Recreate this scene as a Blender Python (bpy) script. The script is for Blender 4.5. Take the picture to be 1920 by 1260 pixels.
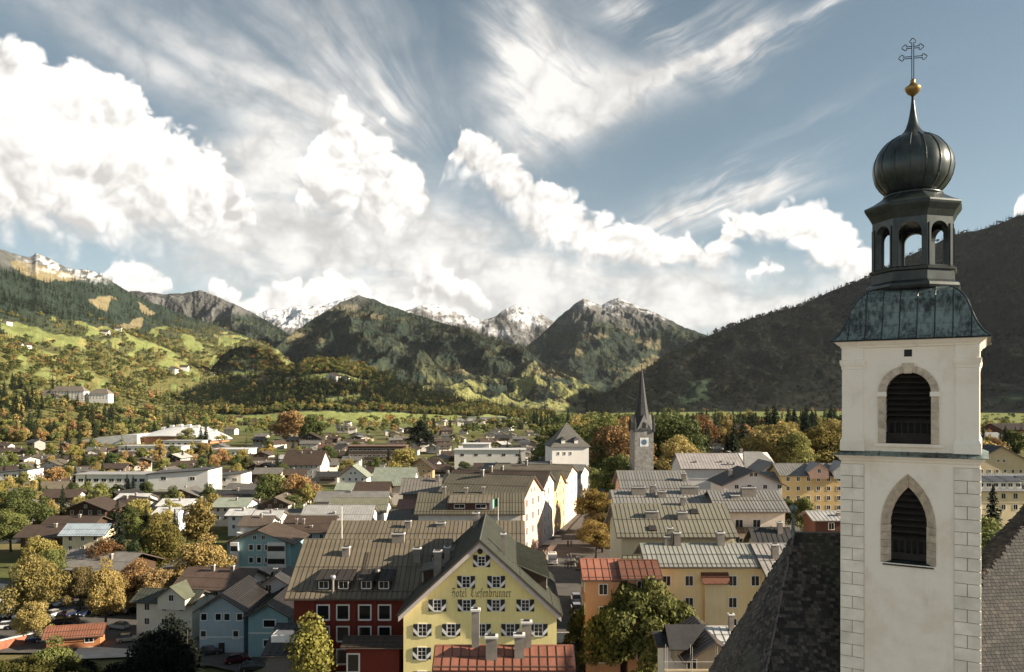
import bpy, math, random
import numpy as np
from mathutils import Vector, Matrix
R = math.radians
random.seed(7); RNG = np.random.default_rng(11)
SC = bpy.context.scene
COL = SC.collection
for _o in list(bpy.data.objects): bpy.data.objects.remove(_o)

# ------------------------------------------------------------------ camera
F, CX, HY, CAMZ = 1480.0, 960.0, 750.0, 34.0        # photo focal length / principal point (1920 px wide), eye height
cam = bpy.data.cameras.new('camera'); cam_o = bpy.data.objects.new('camera', cam); COL.objects.link(cam_o)
cam.sensor_width = 36; cam.lens = F/1920*36; cam.shift_y = 120/1920
cam.clip_start = 0.5; cam.clip_end = 60000
cam_o.location = (0, 0, CAMZ); cam_o.rotation_euler = (R(90), 0, 0)
SC.camera = cam_o

# ------------------------------------------------------------------ light
SUN_EL, SUN_FRONT = 23.0, 6.0                       # sun low over the right-hand slope, a touch to the near side
sun = bpy.data.lights.new('sun', 'SUN'); sun.energy = 5.0; sun.angle = R(0.6); sun.color = (1.0, 0.87, 0.69)
sun_o = bpy.data.objects.new('sun', sun); COL.objects.link(sun_o)
SDIR = Vector((math.cos(R(SUN_EL))*math.cos(R(SUN_FRONT)), -math.cos(R(SUN_EL))*math.sin(R(SUN_FRONT)), math.sin(R(SUN_EL))))
sun_o.rotation_euler = SDIR.to_track_quat('Z', 'Y').to_euler()
sun_o.location = (60, 0, 120)

SC.view_settings.view_transform = 'Standard'; SC.view_settings.look = 'None'
SC.view_settings.gamma = 1; SC.view_settings.exposure = 1.46
SC.cycles.max_bounces = 6; SC.cycles.diffuse_bounces = 3; SC.cycles.glossy_bounces = 2
SC.cycles.transparent_max_bounces = 6; SC.cycles.use_denoising = True
SC.cycles.sample_clamp_indirect = 6

# ------------------------------------------------------------------ sky
world = bpy.data.worlds.new('World'); SC.world = world; world.use_nodes = True
class NT:
    """tiny node-graph helper"""
    def __init__(s, tree): s.t = tree; s.n = tree.nodes; s.l = tree.links
    def put(s, sock, v):
        if v is None: return
        if isinstance(v, bpy.types.NodeSocket): s.l.new(v, sock)
        else: sock.default_value = v
    def add(s, typ, **kw):
        n = s.n.new(typ)
        for k, v in kw.items(): setattr(n, k, v)
        return n
    def m(s, op, a, b=None, c=None, clamp=False):
        n = s.add('ShaderNodeMath', operation=op, use_clamp=clamp)
        s.put(n.inputs[0], a); s.put(n.inputs[1], b); s.put(n.inputs[2], c)
        return n.outputs[0]
    def vm(s, op, a, b=None, out=0, scale=None):
        n = s.add('ShaderNodeVectorMath', operation=op)
        s.put(n.inputs[0], a); s.put(n.inputs[1], b)
        if scale is not None: s.put(n.inputs['Scale'], scale)
        return n.outputs[out]
    def mix(s, f, a, b, blend='MIX'):
        n = s.add('ShaderNodeMix', data_type='RGBA', blend_type=blend)
        s.put(n.inputs[0], f); s.put(n.inputs[6], a); s.put(n.inputs[7], b)
        return n.outputs[2]
    def noise(s, vec, scale, detail=4, rough=0.5, lac=2.0, dist=0.0, out=0):
        n = s.add('ShaderNodeTexNoise')
        s.put(n.inputs['Vector'], vec); s.put(n.inputs['Scale'], scale); s.put(n.inputs['Detail'], detail)
        s.put(n.inputs['Roughness'], rough); s.put(n.inputs['Lacunarity'], lac); s.put(n.inputs['Distortion'], dist)
        return n.outputs[out]
    def ss(s, v, lo, hi, a=0.0, b=1.0, kind='SMOOTHSTEP'):
        n = s.add('ShaderNodeMapRange', interpolation_type=kind)
        s.put(n.inputs[0], v); s.put(n.inputs[1], lo); s.put(n.inputs[2], hi); s.put(n.inputs[3], a); s.put(n.inputs[4], b)
        return n.outputs[0]
    def rgb(s, c):
        n = s.add('ShaderNodeRGB'); n.outputs[0].default_value = (*c, 1); return n.outputs[0]
    def xyz(s, x, y, z):
        n = s.add('ShaderNodeCombineXYZ'); s.put(n.inputs[0], x); s.put(n.inputs[1], y); s.put(n.inputs[2], z); return n.outputs[0]

def build_sky():
    w = NT(world.node_tree); w.n.clear()
    out = w.add('ShaderNodeOutputWorld'); bg = w.add('ShaderNodeBackground'); bg.inputs[1].default_value = 0.1
    w.l.new(bg.outputs[0], out.inputs[0])
    sky = w.add('ShaderNodeTexSky', sky_type='NISHITA', sun_disc=False)
    sky.sun_elevation = R(SUN_EL); sky.sun_rotation = R(90 + SUN_FRONT); sky.altitude = 800
    sky.air_density = 1.0; sky.dust_density = 0.4; sky.ozone_density = 1.2
    hs = w.add('ShaderNodeHueSaturation'); hs.inputs['Saturation'].default_value = 0.74; hs.inputs['Value'].default_value = 0.39
    hs.inputs['Hue'].default_value = 0.477
    w.l.new(sky.outputs[0], hs.inputs['Color']); skyc = hs.outputs[0]
    d = w.add('ShaderNodeTexCoord').outputs['Generated']
    sp = w.add('ShaderNodeSeparateXYZ'); w.l.new(d, sp.inputs[0]); x, y, z = sp.outputs
    az = w.m('ARCTAN2', x, y)
    hl = w.m('SQRT', w.m('ADD', w.m('MULTIPLY', x, x), w.m('MULTIPLY', y, y)))
    t = w.m('DIVIDE', z, w.m('MAXIMUM', hl, 0.02))
    A = 0.64
    # low-frequency warp so traced outlines do not read as curves
    wn = w.noise(d, 9.0, 3, 0.55, out=1)
    ws = w.add('ShaderNodeSeparateXYZ'); w.l.new(wn, ws.inputs[0])
    azw = w.m('ADD', az, w.m('MULTIPLY', w.m('SUBTRACT', ws.outputs[0], 0.5), 0.03))
    tw = w.m('ADD', t, w.m('MULTIPLY', w.m('SUBTRACT', ws.outputs[1], 0.5), 0.03))
    s = w.m('DIVIDE', w.m('PINGPONG', w.m('ADD', azw, A), 2*A), 2*A)
    def P2(px, py):
        a = math.atan((px-CX)/F); return a, (HY-py)/F*math.cos(a)
    TS = 0.6
    def curve(pts):
        n = w.add('ShaderNodeFloatCurve'); c = n.mapping.curves[0]
        pts = sorted((((P2(px, py)[0]+A)/(2*A)), min(1, max(0, P2(px, py)[1]/TS))) for px, py in pts)
        pts = [(0.0, pts[0][1])] + pts + [(1.0, pts[-1][1])]
        while len(c.points) < len(pts): c.points.new(0.5, 0.5)
        for p, (a, b) in zip(c.points, pts):
            p.location = (a, b); p.handle_type = 'VECTOR'
        n.mapping.update(); w.put(n.inputs['Value'], s)
        return w.m('MULTIPLY', n.outputs[0], TS*F)
    tp = w.m('MULTIPLY', tw, F)                      # height above the horizon, photo pixels
    # cauliflower noise, and the same towards the sun for relief
    def billow(vec, fb):
        r = fb
        for sc, k in ((17.0, 1.15), (41.0, 0.62), (95.0, 0.30)):
            n = w.noise(vec, sc, 0, 0.5)
            r = w.m('ADD', r, w.m('MULTIPLY', w.m('ABSOLUTE', w.m('SUBTRACT', n, 0.5)), k))
        return w.m('SUBTRACT', r, 0.30)
    dw = w.vm('ADD', d, w.vm('SCALE', w.vm('SUBTRACT', wn, (0.5, 0.5, 0.5)), scale=0.05))
    fb = w.m('MULTIPLY', w.noise(dw, 12.0, 5, 0.55), 0.55)
    b0 = billow(dw, fb)
    b1 = billow(w.vm('ADD', dw, (0.009, 0.0, 0.010)), fb)
    def cumulus(rows, amp, bsoft):
        top = curve([(r[0], r[1]) for r in rows]); bot = curve([(r[0], r[2]) for r in rows])
        e = w.m('MINIMUM', w.m('SUBTRACT', top, tp), w.m('MULTIPLY', w.m('SUBTRACT', tp, bot), bsoft))
        e = w.m('ADD', e, w.m('MULTIPLY', w.m('SUBTRACT', b0, 0.14), amp))
        rel = w.m('DIVIDE', w.m('SUBTRACT', tp, bot), w.m('MAXIMUM', w.m('SUBTRACT', top, bot), 20))
        return e, rel
    main = [(-60,60,450),(0,85,462),(30,112,465),(60,90,470),(110,102,470),(160,110,470),(200,138,472),(240,172,475),(280,210,475),(320,232,470),
            (360,246,468),(400,268,468),(430,305,468),(455,362,465),(475,398,440),(490,440,425),(520,470,400),(540,400,370),(560,330,395),(580,285,410),
            (610,228,420),(640,200,430),(680,226,437),(720,244,442),(760,294,445),(800,342,430),(812,372,395),(822,400,345),(833,330,305),(843,282,318),(856,260,332),(874,250,348),
            (910,256,380),(950,278,425),(1000,318,458),(1050,354,482),(1100,388,502),(1150,410,512),(1200,434,517),(1240,458,517),(1290,438,517),(1325,470,520),
            (1340,445,515),(1365,408,478),(1400,398,448),(1440,402,438),(1480,412,468),(1530,404,520),(1580,418,545),(1610,440,550),(1635,482,540),(1652,540,490),
            (1700,600,480),(1880,600,480),(1910,392,400),(1960,385,420)]
    e1, r1 = cumulus(main, 120, 0.8)
    low = [(0,640,560),(165,600,540),(185,512,525),(205,500,548),(240,492,560),(290,498,562),(318,516,548),(335,600,530),(375,600,540),(390,545,565),(410,538,600),
           (440,550,605),(480,556,605),(520,542,605),(560,522,605),(620,516,605),(660,532,605),(700,556,605),(740,580,605),(765,560,600),(790,508,575),(830,497,580),
           (870,520,605),(910,556,605),(945,620,560),(1380,640,540),(1398,510,518),(1440,482,522),(1482,505,516),(1500,640,540),(1920,640,540)]
    e2, r2 = cumulus(low, 75, 0.9)
    d1 = w.ss(e1, -4, w.ss(r1, 0.0, 0.6, 70.0, 17.0)); d2 = w.ss(e2, -4, w.ss(r2, 0.0, 0.55, 34.0, 13.0))
    rel = w.m('MAXIMUM', w.m('MULTIPLY', r1, d1), w.m('MULTIPLY', r2, d2))
    relief = w.m('MULTIPLY', w.m('SUBTRACT', b0, b1), 2.6)
    core = w.ss(e1, 0, 150)                          # towards the middle of the mass the relief fades
    lit = w.m('ADD', w.m('ADD', 0.58, w.m('MULTIPLY', w.ss(rel, 0.0, 0.8), 0.40)), w.m('MULTIPLY', relief, 0.75))
    lit = w.m('ADD', lit, w.m('MULTIPLY', w.m('SUBTRACT', w.noise(d, 7.0, 4, 0.5), 0.52), 1.3))
    lit = w.m('MINIMUM', w.m('MAXIMUM', lit, 0.30), 1.0)
    cumc = w.mix(lit, w.rgb((1.75, 1.67, 1.6)), w.rgb((4.35, 4.22, 4.02)))
    # high veils: long streaks, one set fanning out of the far left-centre, one combed up to the right
    def streakR(rot, kx, ky, scale, dist, detail=5):
        c, q = math.cos(R(rot)), math.sin(R(rot))
        u = w.m('ADD', w.m('MULTIPLY', azw, c), w.m('MULTIPLY', tw, q)); v = w.m('SUBTRACT', w.m('MULTIPLY', tw, c), w.m('MULTIPLY', azw, q))
        return w.noise(w.xyz(w.m('MULTIPLY', u, kx), w.m('MULTIPLY', v, ky), w.m('MULTIPLY', y, 2.0)), scale, detail, 0.62, dist=dist)
    fa, ft = P2(880, 372)
    fu = w.m('SUBTRACT', azw, fa); fv = w.m('SUBTRACT', tw, ft)
    fan = w.m('ARCTAN2', fv, w.m('MULTIPLY', fu, -1.0)); fr = w.m('SQRT', w.m('ADD', w.m('MULTIPLY', fu, fu), w.m('MULTIPLY', fv, fv)))
    sA = w.noise(w.xyz(w.m('MULTIPLY', fan, 2.4), w.m('MULTIPLY', fr, 2.2), w.m('MULTIPLY', y, 1.5)), 3.0, 5, 0.52, dist=0.1)
    sB = streakR(-38, 1.3, 4.6, 3.4, 0.35); sC = streakR(24, 1.2, 8.0, 3.2, 0.35)
    def gauss(px, py, rx, ry, rot):
        a, b = P2(px, py)
        u = w.m('SUBTRACT', azw, a); v = w.m('SUBTRACT', tw, b)
        c, q = math.cos(R(rot)), math.sin(R(rot))
        up = w.m('DIVIDE', w.m('ADD', w.m('MULTIPLY', u, c), w.m('MULTIPLY', v, q)), rx/F)
        vp = w.m('DIVIDE', w.m('SUBTRACT', w.m('MULTIPLY', v, c), w.m('MULTIPLY', u, q)), ry/F)
        r = w.m('ADD', w.m('MULTIPLY', up, up), w.m('MULTIPLY', vp, vp))
        return w.m('EXPONENT', w.m('MULTIPLY', r, -1.0))
    def addall(v):
        r = v[0]
        for q in v[1:]: r = w.m('ADD', r, q)
        return r
    mA = addall([gauss(480,150,340,85,-28), gauss(640,80,190,110,-45), gauss(740,250,140,60,-50), gauss(180,60,240,45,-20)])
    mB = addall([gauss(965,60,62,120,12), gauss(1020,150,100,110,-35), gauss(1130,175,170,48,8), gauss(1060,235,120,40,25), gauss(1290,120,120,14,22)])
    mC = addall([gauss(1230,50,120,34,-35), gauss(1390,60,60,60,-40), gauss(1430,90,110,22,22), gauss(1360,350,190,36,26), gauss(1270,410,120,26,18), gauss(1430,360,90,20,8), gauss(1560,12,50,12,20)])
    mV = addall([gauss(720,505,380,110,-4), gauss(640,430,250,100,-10), gauss(490,320,80,120,-25), gauss(1000,545,330,55,0), gauss(1150,570,480,46,0), gauss(1480,578,260,26,2)])
    back = w.ss(w.m('ABSOLUTE', az), 0.66, 1.0)      # the same kind of veil goes on round the rest of the sky
    mR = w.m('MULTIPLY', back, w.ss(w.noise(d, 2.2, 3, 0.5), 0.45, 0.7, 0.0, 0.9))
    mA = w.m('MULTIPLY', mA, w.ss(fr, 0.03, 0.16))
    vA = w.m('MULTIPLY', w.m('ADD', mA, mR), w.ss(sA, 0.26, 0.78, 0.10, 0.70))
    vB = w.m('MULTIPLY', mB, w.ss(sB, 0.28, 0.66, 0.20, 1.05))
    vC = w.m('MULTIPLY', mC, w.ss(sC, 0.36, 0.68, 0.05, 1.05))
    vV = w.m('MULTIPLY', mV, w.ss(w.noise(w.vm('MULTIPLY', d, (1, 1, 3.2)), 7.0, 4, 0.55), 0.30, 0.68, 0.30, 1.05))
    veil = w.m('MINIMUM', addall([vA, vB, vC, vV]), 0.92)
    hz = w.ss(t, 0.0, 0.16, 0.55, 0.0)
    veil = w.m('MAXIMUM', veil, hz)
    vc = w.mix(w.ss(w.m('ADD', w.m('MULTIPLY', b0, 0.9), w.noise(w.vm('MULTIPLY', d, (1, 1, 2.4)), 5.0, 5, 0.6)), 0.30, 0.95), w.rgb((2.35, 2.3, 2.22)), w.rgb((4.0, 3.86, 3.66)))
    col = w.mix(veil, skyc, vc)
    dens = w.m('MAXIMUM', d1, d2)
    col = w.mix(dens, col, cumc)
    w.l.new(col, bg.inputs[0])
    world.cycles.sampling_method = 'MANUAL'; world.cycles.sample_map_resolution = 512
build_sky()

# ------------------------------------------------------------------ pixel -> place
def at(px, py, Y):                                   # the point at depth Y seen at a photo pixel
    return Vector(((px-CX)/F*Y, Y, CAMZ+(HY-py)/F*Y))
def sstep(a, b, x):
    t = np.clip((np.asarray(x, float)-a)/(b-a), 0, 1); return t*t*(3-2*t)
def ground(X, Y):                                    # old town on its low ridge, the lower town 12 m below
    X = np.asarray(X, float); Y = np.asarray(Y, float)
    xc = 8+np.maximum(0, Y-180)*0.17
    far = sstep(20, 70, X-xc)
    m = sstep(-53, -37, X-xc)*(1-sstep(95+150*sstep(200, 400, Y), 150+250*sstep(200, 400, Y), X-xc))*(1-sstep(330+350*far, 470+600*far, Y))
    return -12+12*m
def gz(X, Y): return float(ground(X, Y))
def on_ground(px, py, lift=0.0):                     # where the sight line through a pixel meets the ground
    Y = 100.0
    for _ in range(40):
        z = gz((px-CX)/F*Y, Y)+lift
        Y = 0.5*Y+0.5*(CAMZ-z)*F/max(py-HY, 8)
    return Vector(((px-CX)/F*Y, Y, gz((px-CX)/F*Y, Y)))
# ------------------------------------------------------------------ materials
MATS = {}
def new_mat(name):
    m = bpy.data.materials.new(name); m.use_nodes = True
    t = NT(m.node_tree); t.n.clear()
    out = t.add('ShaderNodeOutputMaterial'); b = t.add('ShaderNodeBsdfPrincipled')
    t.l.new(b.outputs[0], out.inputs[0])
    return m, t, b, out
def plain(name, col, rough=0.8, metal=0.0, var=0.10, scale=1.5, bump=0.0, bscale=20.0, coord='Object', streak=False, spec=0.3):
    """painted / plastered / metal surface: colour with soft mottling, optional run-off streaks and fine relief"""
    if name in MATS: return MATS[name]
    m, t, b, out = new_mat(name)
    v = t.add('ShaderNodeTexCoord').outputs[coord]
    n = t.noise(v, scale, 4, 0.6)
    if streak:
        n2 = t.noise(t.vm('MULTIPLY', v, (2.5, 2.5, 0.25)), 1.6, 4, 0.6)
        n = t.m('ADD', t.m('MULTIPLY', n, 0.55), t.m('MULTIPLY', n2, 0.45))
    rnd = t.add('ShaderNodeObjectInfo').outputs['Random']
    f = t.m('ADD', t.ss(n, 0.25, 0.75, 1-var*1.6, 1+var*1.0, 'LINEAR'), t.m('MULTIPLY', t.m('SUBTRACT', rnd, 0.5), var*0.7))
    c = t.vm('SCALE', t.rgb(col), scale=f)
    t.l.new(c, b.inputs['Base Color'])
    b.inputs['Roughness'].default_value = rough; b.inputs['Metallic'].default_value = metal
    b.inputs['Specular IOR Level'].default_value = spec
    if bump:
        bp = t.add('ShaderNodeBump'); bp.inputs['Strength'].default_value = bump; bp.inputs['Distance'].default_value = 0.02
        t.l.new(t.noise(v, bscale, 3, 0.6), bp.inputs['Height']); t.l.new(bp.outputs[0], b.inputs['Normal'])
    MATS[name] = m; return m
def objcol(name, rough=0.4, metal=0.0, coat=0.0, var=0.05):
    """colour taken from the object's own colour"""
    if name in MATS: return MATS[name]
    m, t, b, out = new_mat(name)
    t.l.new(t.add('ShaderNodeObjectInfo').outputs['Color'], b.inputs['Base Color'])
    b.inputs['Roughness'].default_value = rough; b.inputs['Metallic'].default_value = metal; b.inputs['Coat Weight'].default_value = coat
    MATS[name] = m; return m
def glass_mat():
    if 'window_glass' in MATS: return MATS['window_glass']
    m, t, b, out = new_mat('window_glass')
    rnd = t.add('ShaderNodeObjectInfo').outputs['Random']
    c = t.mix(t.ss(rnd, 0.2, 1.0), t.rgb((0.012, 0.013, 0.014)), t.rgb((0.05, 0.045, 0.038)))
    t.l.new(c, b.inputs['Base Color']); b.inputs['Roughness'].default_value = 0.12; b.inputs['Specular IOR Level'].default_value = 0.45
    MATS['window_glass'] = m; return m
def leaf_mat(name, inst):
    """foliage: colour per tree (its own colour, or the scattered point's), lighter and darker leaves, a little light through"""
    m, t, b, out = new_mat(name)
    if inst:
        a = t.add('ShaderNodeAttribute', attribute_type='INSTANCER', attribute_name='tint'); c = a.outputs['Color']
    else:
        c = t.add('ShaderNodeObjectInfo').outputs['Color']
    v = t.add('ShaderNodeTexCoord').outputs['Object']
    n = t.noise(v, 0.55, 3, 0.6); n2 = t.noise(v, 6.0, 1, 0.5)
    f = t.m('ADD', t.ss(n, 0.3, 0.7, 0.62, 1.3, 'LINEAR'), t.ss(n2, 0.3, 0.7, -0.25, 0.25, 'LINEAR'))
    hs = t.add('ShaderNodeHueSaturation'); t.l.new(c, hs.inputs['Color'])
    t.l.new(t.ss(n, 0.3, 0.7, 0.512, 0.492, 'LINEAR'), hs.inputs['Hue']); t.l.new(f, hs.inputs['Value'])
    t.l.new(hs.outputs[0], b.inputs['Base Color']); b.inputs['Roughness'].default_value = 0.75; b.inputs['Specular IOR Level'].default_value = 0.15
    tr = t.add('ShaderNodeBsdfTranslucent'); t.l.new(hs.outputs[0], tr.inputs[0])
    mx = t.add('ShaderNodeMixShader'); mx.inputs[0].default_value = 0.28
    t.l.new(b.outputs[0], mx.inputs[1]); t.l.new(tr.outputs[0], mx.inputs[2]); t.l.new(mx.outputs[0], out.inputs[0])
    return m

# ------------------------------------------------------------------ mesh helpers
class MB:
    """collects faces and links them as ONE mesh object"""
    def __init__(s): s.v = []; s.f = []; s.mi = []
    def poly(s, pts, m=0):
        k = len(s.v); s.v += [tuple(p) for p in pts]; s.f.append(tuple(range(k, k+len(pts)))); s.mi.append(m)
    def box(s, x0, y0, z0, x1, y1, z1, m=0):
        k = len(s.v)
        s.v += [(x0,y0,z0),(x1,y0,z0),(x1,y1,z0),(x0,y1,z0),(x0,y0,z1),(x1,y0,z1),(x1,y1,z1),(x0,y1,z1)]
        for q in ((0,3,2,1),(4,5,6,7),(0,1,5,4),(1,2,6,5),(2,3,7,6),(3,0,4,7)):
            s.f.append(tuple(k+i for i in q)); s.mi.append(m)
    def hexa(s, p, m=0):                              # 8 corners, bottom ring then top ring
        k = len(s.v); s.v += [tuple(q) for q in p]
        for q in ((0,3,2,1),(4,5,6,7),(0,1,5,4),(1,2,6,5),(2,3,7,6),(3,0,4,7)):
            s.f.append(tuple(k+i for i in q)); s.mi.append(m)
    def slab(s, a, b, c, d, th, m=0):                 # quad a,b,c,d thickened downwards along its normal
        a, b, c, d = map(Vector, (a, b, c, d)); n = (b-a).cross(d-a).normalized()*th
        s.hexa([a-n, b-n, c-n, d-n, a, b, c, d], m)
    def extrude(s, prof, y0, y1, m=0, cap=True):      # profile in x,z pulled along y (anticlockwise seen from -y)
        k = len(s.v); n = len(prof)
        s.v += [(x, y0, z) for x, z in prof]+[(x, y1, z) for x, z in prof]
        for i in range(n):
            j = (i+1) % n; s.f.append((k+i, k+j, k+n+j, k+n+i)); s.mi.append(m)
        if cap:
            s.f.append(tuple(k+i for i in range(n))[::-1]); s.mi.append(m); s.f.append(tuple(k+n+i for i in range(n))); s.mi.append(m)
    def rings(s, rings, m=0, cap0=True, cap1=True, closed=True):
        k = len(s.v); n = len(rings[0])
        for r in rings: s.v += [tuple(p) for p in r]
        for i in range(len(rings)-1):
            for j in range(n if closed else n-1):
                a = k+i*n+j; b = k+i*n+(j+1) % n
                s.f.append((a, b, b+n, a+n)); s.mi.append(m)
        if cap0 and closed: s.f.append(tuple(k+j for j in range(n))[::-1]); s.mi.append(m)
        if cap1 and closed: s.f.append(tuple(k+(len(rings)-1)*n+j for j in range(n))); s.mi.append(m)
    def lathe(s, prof, n=24, m=0, cx=0, cy=0, a0=0.0, sq=None, cap0=True, cap1=True):
        s.rings([[(cx+r*math.cos(a0+2*math.pi*j/n), cy+r*math.sin(a0+2*math.pi*j/n), z) for j in range(n)] for r, z in prof], m, cap0, cap1)
    def tube(s, p, r, n=6, m=0):
        p = [Vector(q) for q in p]; rr = r if isinstance(r, (list, tuple)) else [r]*len(p); out = []
        for i, q in enumerate(p):
            d = (p[min(i+1, len(p)-1)]-p[max(i-1, 0)]).normalized()
            u = d.cross(Vector((0, 0, 1)) if abs(d.z) < 0.9 else Vector((1, 0, 0))).normalized(); w = d.cross(u)
            out.append([q+(u*math.cos(2*math.pi*j/n)+w*math.sin(2*math.pi*j/n))*rr[i] for j in range(n)])
        s.rings(out, m)
    def mesh(s, name, mats, smooth=False):
        me = bpy.data.meshes.new(name); me.from_pydata(s.v, [], s.f)
        for q in (mats if isinstance(mats, (list, tuple)) else [mats]): me.materials.append(q)
        if any(s.mi): me.polygons.foreach_set('material_index', s.mi)
        if smooth: me.polygons.foreach_set('use_smooth', [True]*len(s.f))
        me.update(); return me
    def build(s, name, mats, parent=None, loc=(0,0,0), rz=0.0, smooth=False):
        return obj(name, s.mesh(name, mats, smooth), parent, loc, rz)
def obj(name, me, parent=None, loc=(0,0,0), rz=0.0, rot=None):
    o = bpy.data.objects.new(name, me); COL.objects.link(o); o.parent = parent; o.location = loc
    o.rotation_euler = rot if rot is not None else (0, 0, rz)
    return o
def tag(o, label=None, cat=None, group=None, kind=None):
    if label: o['label'] = label
    if cat: o['category'] = cat
    if group: o['group'] = group
    if kind: o['kind'] = kind
    return o
def thing(name, label, cat, loc, rz=0.0, group=None):
    o = bpy.data.objects.new(name, None); COL.objects.link(o); o.location = loc; o.rotation_euler = (0, 0, rz)
    o.empty_display_size = 0.5
    return tag(o, label, cat, group)
def np_mesh(name, V, Q, mats, smooth=False, tri=False):
    k = 3 if tri else 4
    me = bpy.data.meshes.new(name); me.vertices.add(len(V)); me.vertices.foreach_set('co', np.asarray(V, np.float32).ravel())
    me.loops.add(len(Q)*k); me.loops.foreach_set('vertex_index', np.asarray(Q, np.int32).ravel())
    me.polygons.add(len(Q)); me.polygons.foreach_set('loop_start', np.arange(len(Q), dtype=np.int32)*k)
    me.polygons.foreach_set('loop_total', np.full(len(Q), k, np.int32))
    if smooth: me.polygons.foreach_set('use_smooth', np.ones(len(Q), bool))
    for q in (mats if isinstance(mats, (list, tuple)) else [mats]): me.materials.append(q)
    me.update(calc_edges=True); return me
def vcol(me, name, C):
    a = me.color_attributes.new(name, 'FLOAT_COLOR', 'POINT')
    if C.shape[1] == 3: C = np.concatenate([C, np.ones((len(C), 1))], 1)
    a.data.foreach_set('color', C.astype(np.float32).ravel())

# ------------------------------------------------------------------ numpy noise
_perm = np.random.default_rng(3).permutation(4096)
_grad = np.random.default_rng(4).normal(size=(4096, 2)); _grad /= np.linalg.norm(_grad, axis=1)[:, None]
def perlin(x, y):
    xi = np.floor(x).astype(int); yi = np.floor(y).astype(int); xf = x-xi; yf = y-yi
    u = xf*xf*xf*(xf*(xf*6-15)+10); v = yf*yf*yf*(yf*(yf*6-15)+10)
    def g(i, j, dx, dy):
        h = _perm[(_perm[(xi+i) & 4095]+(yi+j)) & 4095]; gr = _grad[h]; return gr[..., 0]*dx+gr[..., 1]*dy
    a = g(0,0,xf,yf); b = g(1,0,xf-1,yf); c = g(0,1,xf,yf-1); d = g(1,1,xf-1,yf-1)
    return (a+(b-a)*u)+((c+(d-c)*u)-(a+(b-a)*u))*v
def fbm(x, y, o=5, ridged=False, gain=0.5):
    s = 0; a = 1.0; f = 1.0
    for k in range(o):
        n = perlin(x*f+17.3*k, y*f-9.1*k)
        s = s+a*((0.35-2*np.abs(n)) if ridged else n); a *= gain; f *= 2.03
    return s
# ------------------------------------------------------------------ terrain
def terrain_mat(name, s1, s2, bump, bdist):
    m, t, b, out = new_mat(name)
    c = t.add('ShaderNodeVertexColor', layer_name='tone').outputs['Color'] if False else t.add('ShaderNodeAttribute', attribute_name='tone').outputs['Color']
    v = t.add('ShaderNodeTexCoord').outputs['Object']
    n = t.noise(v, s1, 5, 0.65); n2 = t.noise(v, s2, 3, 0.6)
    f = t.m('ADD', t.ss(n, 0.3, 0.7, 0.72, 1.28, 'LINEAR'), t.ss(n2, 0.3, 0.7, -0.16, 0.16, 'LINEAR'))
    t.l.new(t.vm('SCALE', c, scale=f), b.inputs['Base Color']); b.inputs['Roughness'].default_value = 0.95; b.inputs['Specular IOR Level'].default_value = 0.05
    bp = t.add('ShaderNodeBump'); bp.inputs['Strength'].default_value = bump; bp.inputs['Distance'].default_value = bdist
    t.l.new(t.m('ADD', n, t.m('MULTIPLY', n2, 0.5)), bp.inputs['Height']); t.l.new(bp.outputs[0], b.inputs['Normal'])
    return m
FOREST = np.array((0.026, 0.037, 0.028)); FOREST2 = np.array((0.046, 0.052, 0.032)); MEADOW = np.array((0.160, 0.180, 0.064)); MEADOW2 = np.array((0.27, 0.215, 0.085))
PASTURE = np.array((0.180, 0.150, 0.085)); ROCK = np.array((0.145, 0.14, 0.135)); SNOW = np.array((0.66, 0.67, 0.70))
def lerp(a, b, t): return a+(b-a)*t[..., None]
def inpoly(px, py, poly):
    r = np.zeros(px.shape, bool); n = len(poly)
    for i in range(n):
        x1, y1 = poly[i]; x2, y2 = poly[(i+1) % n]
        c = ((y1 > py) != (y2 > py)) & (px < (x2-x1)*(py-y1)/((y2-y1) if y2 != y1 else 1e-9)+x1)
        r ^= c
    return r
SHEETS = {}
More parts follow.
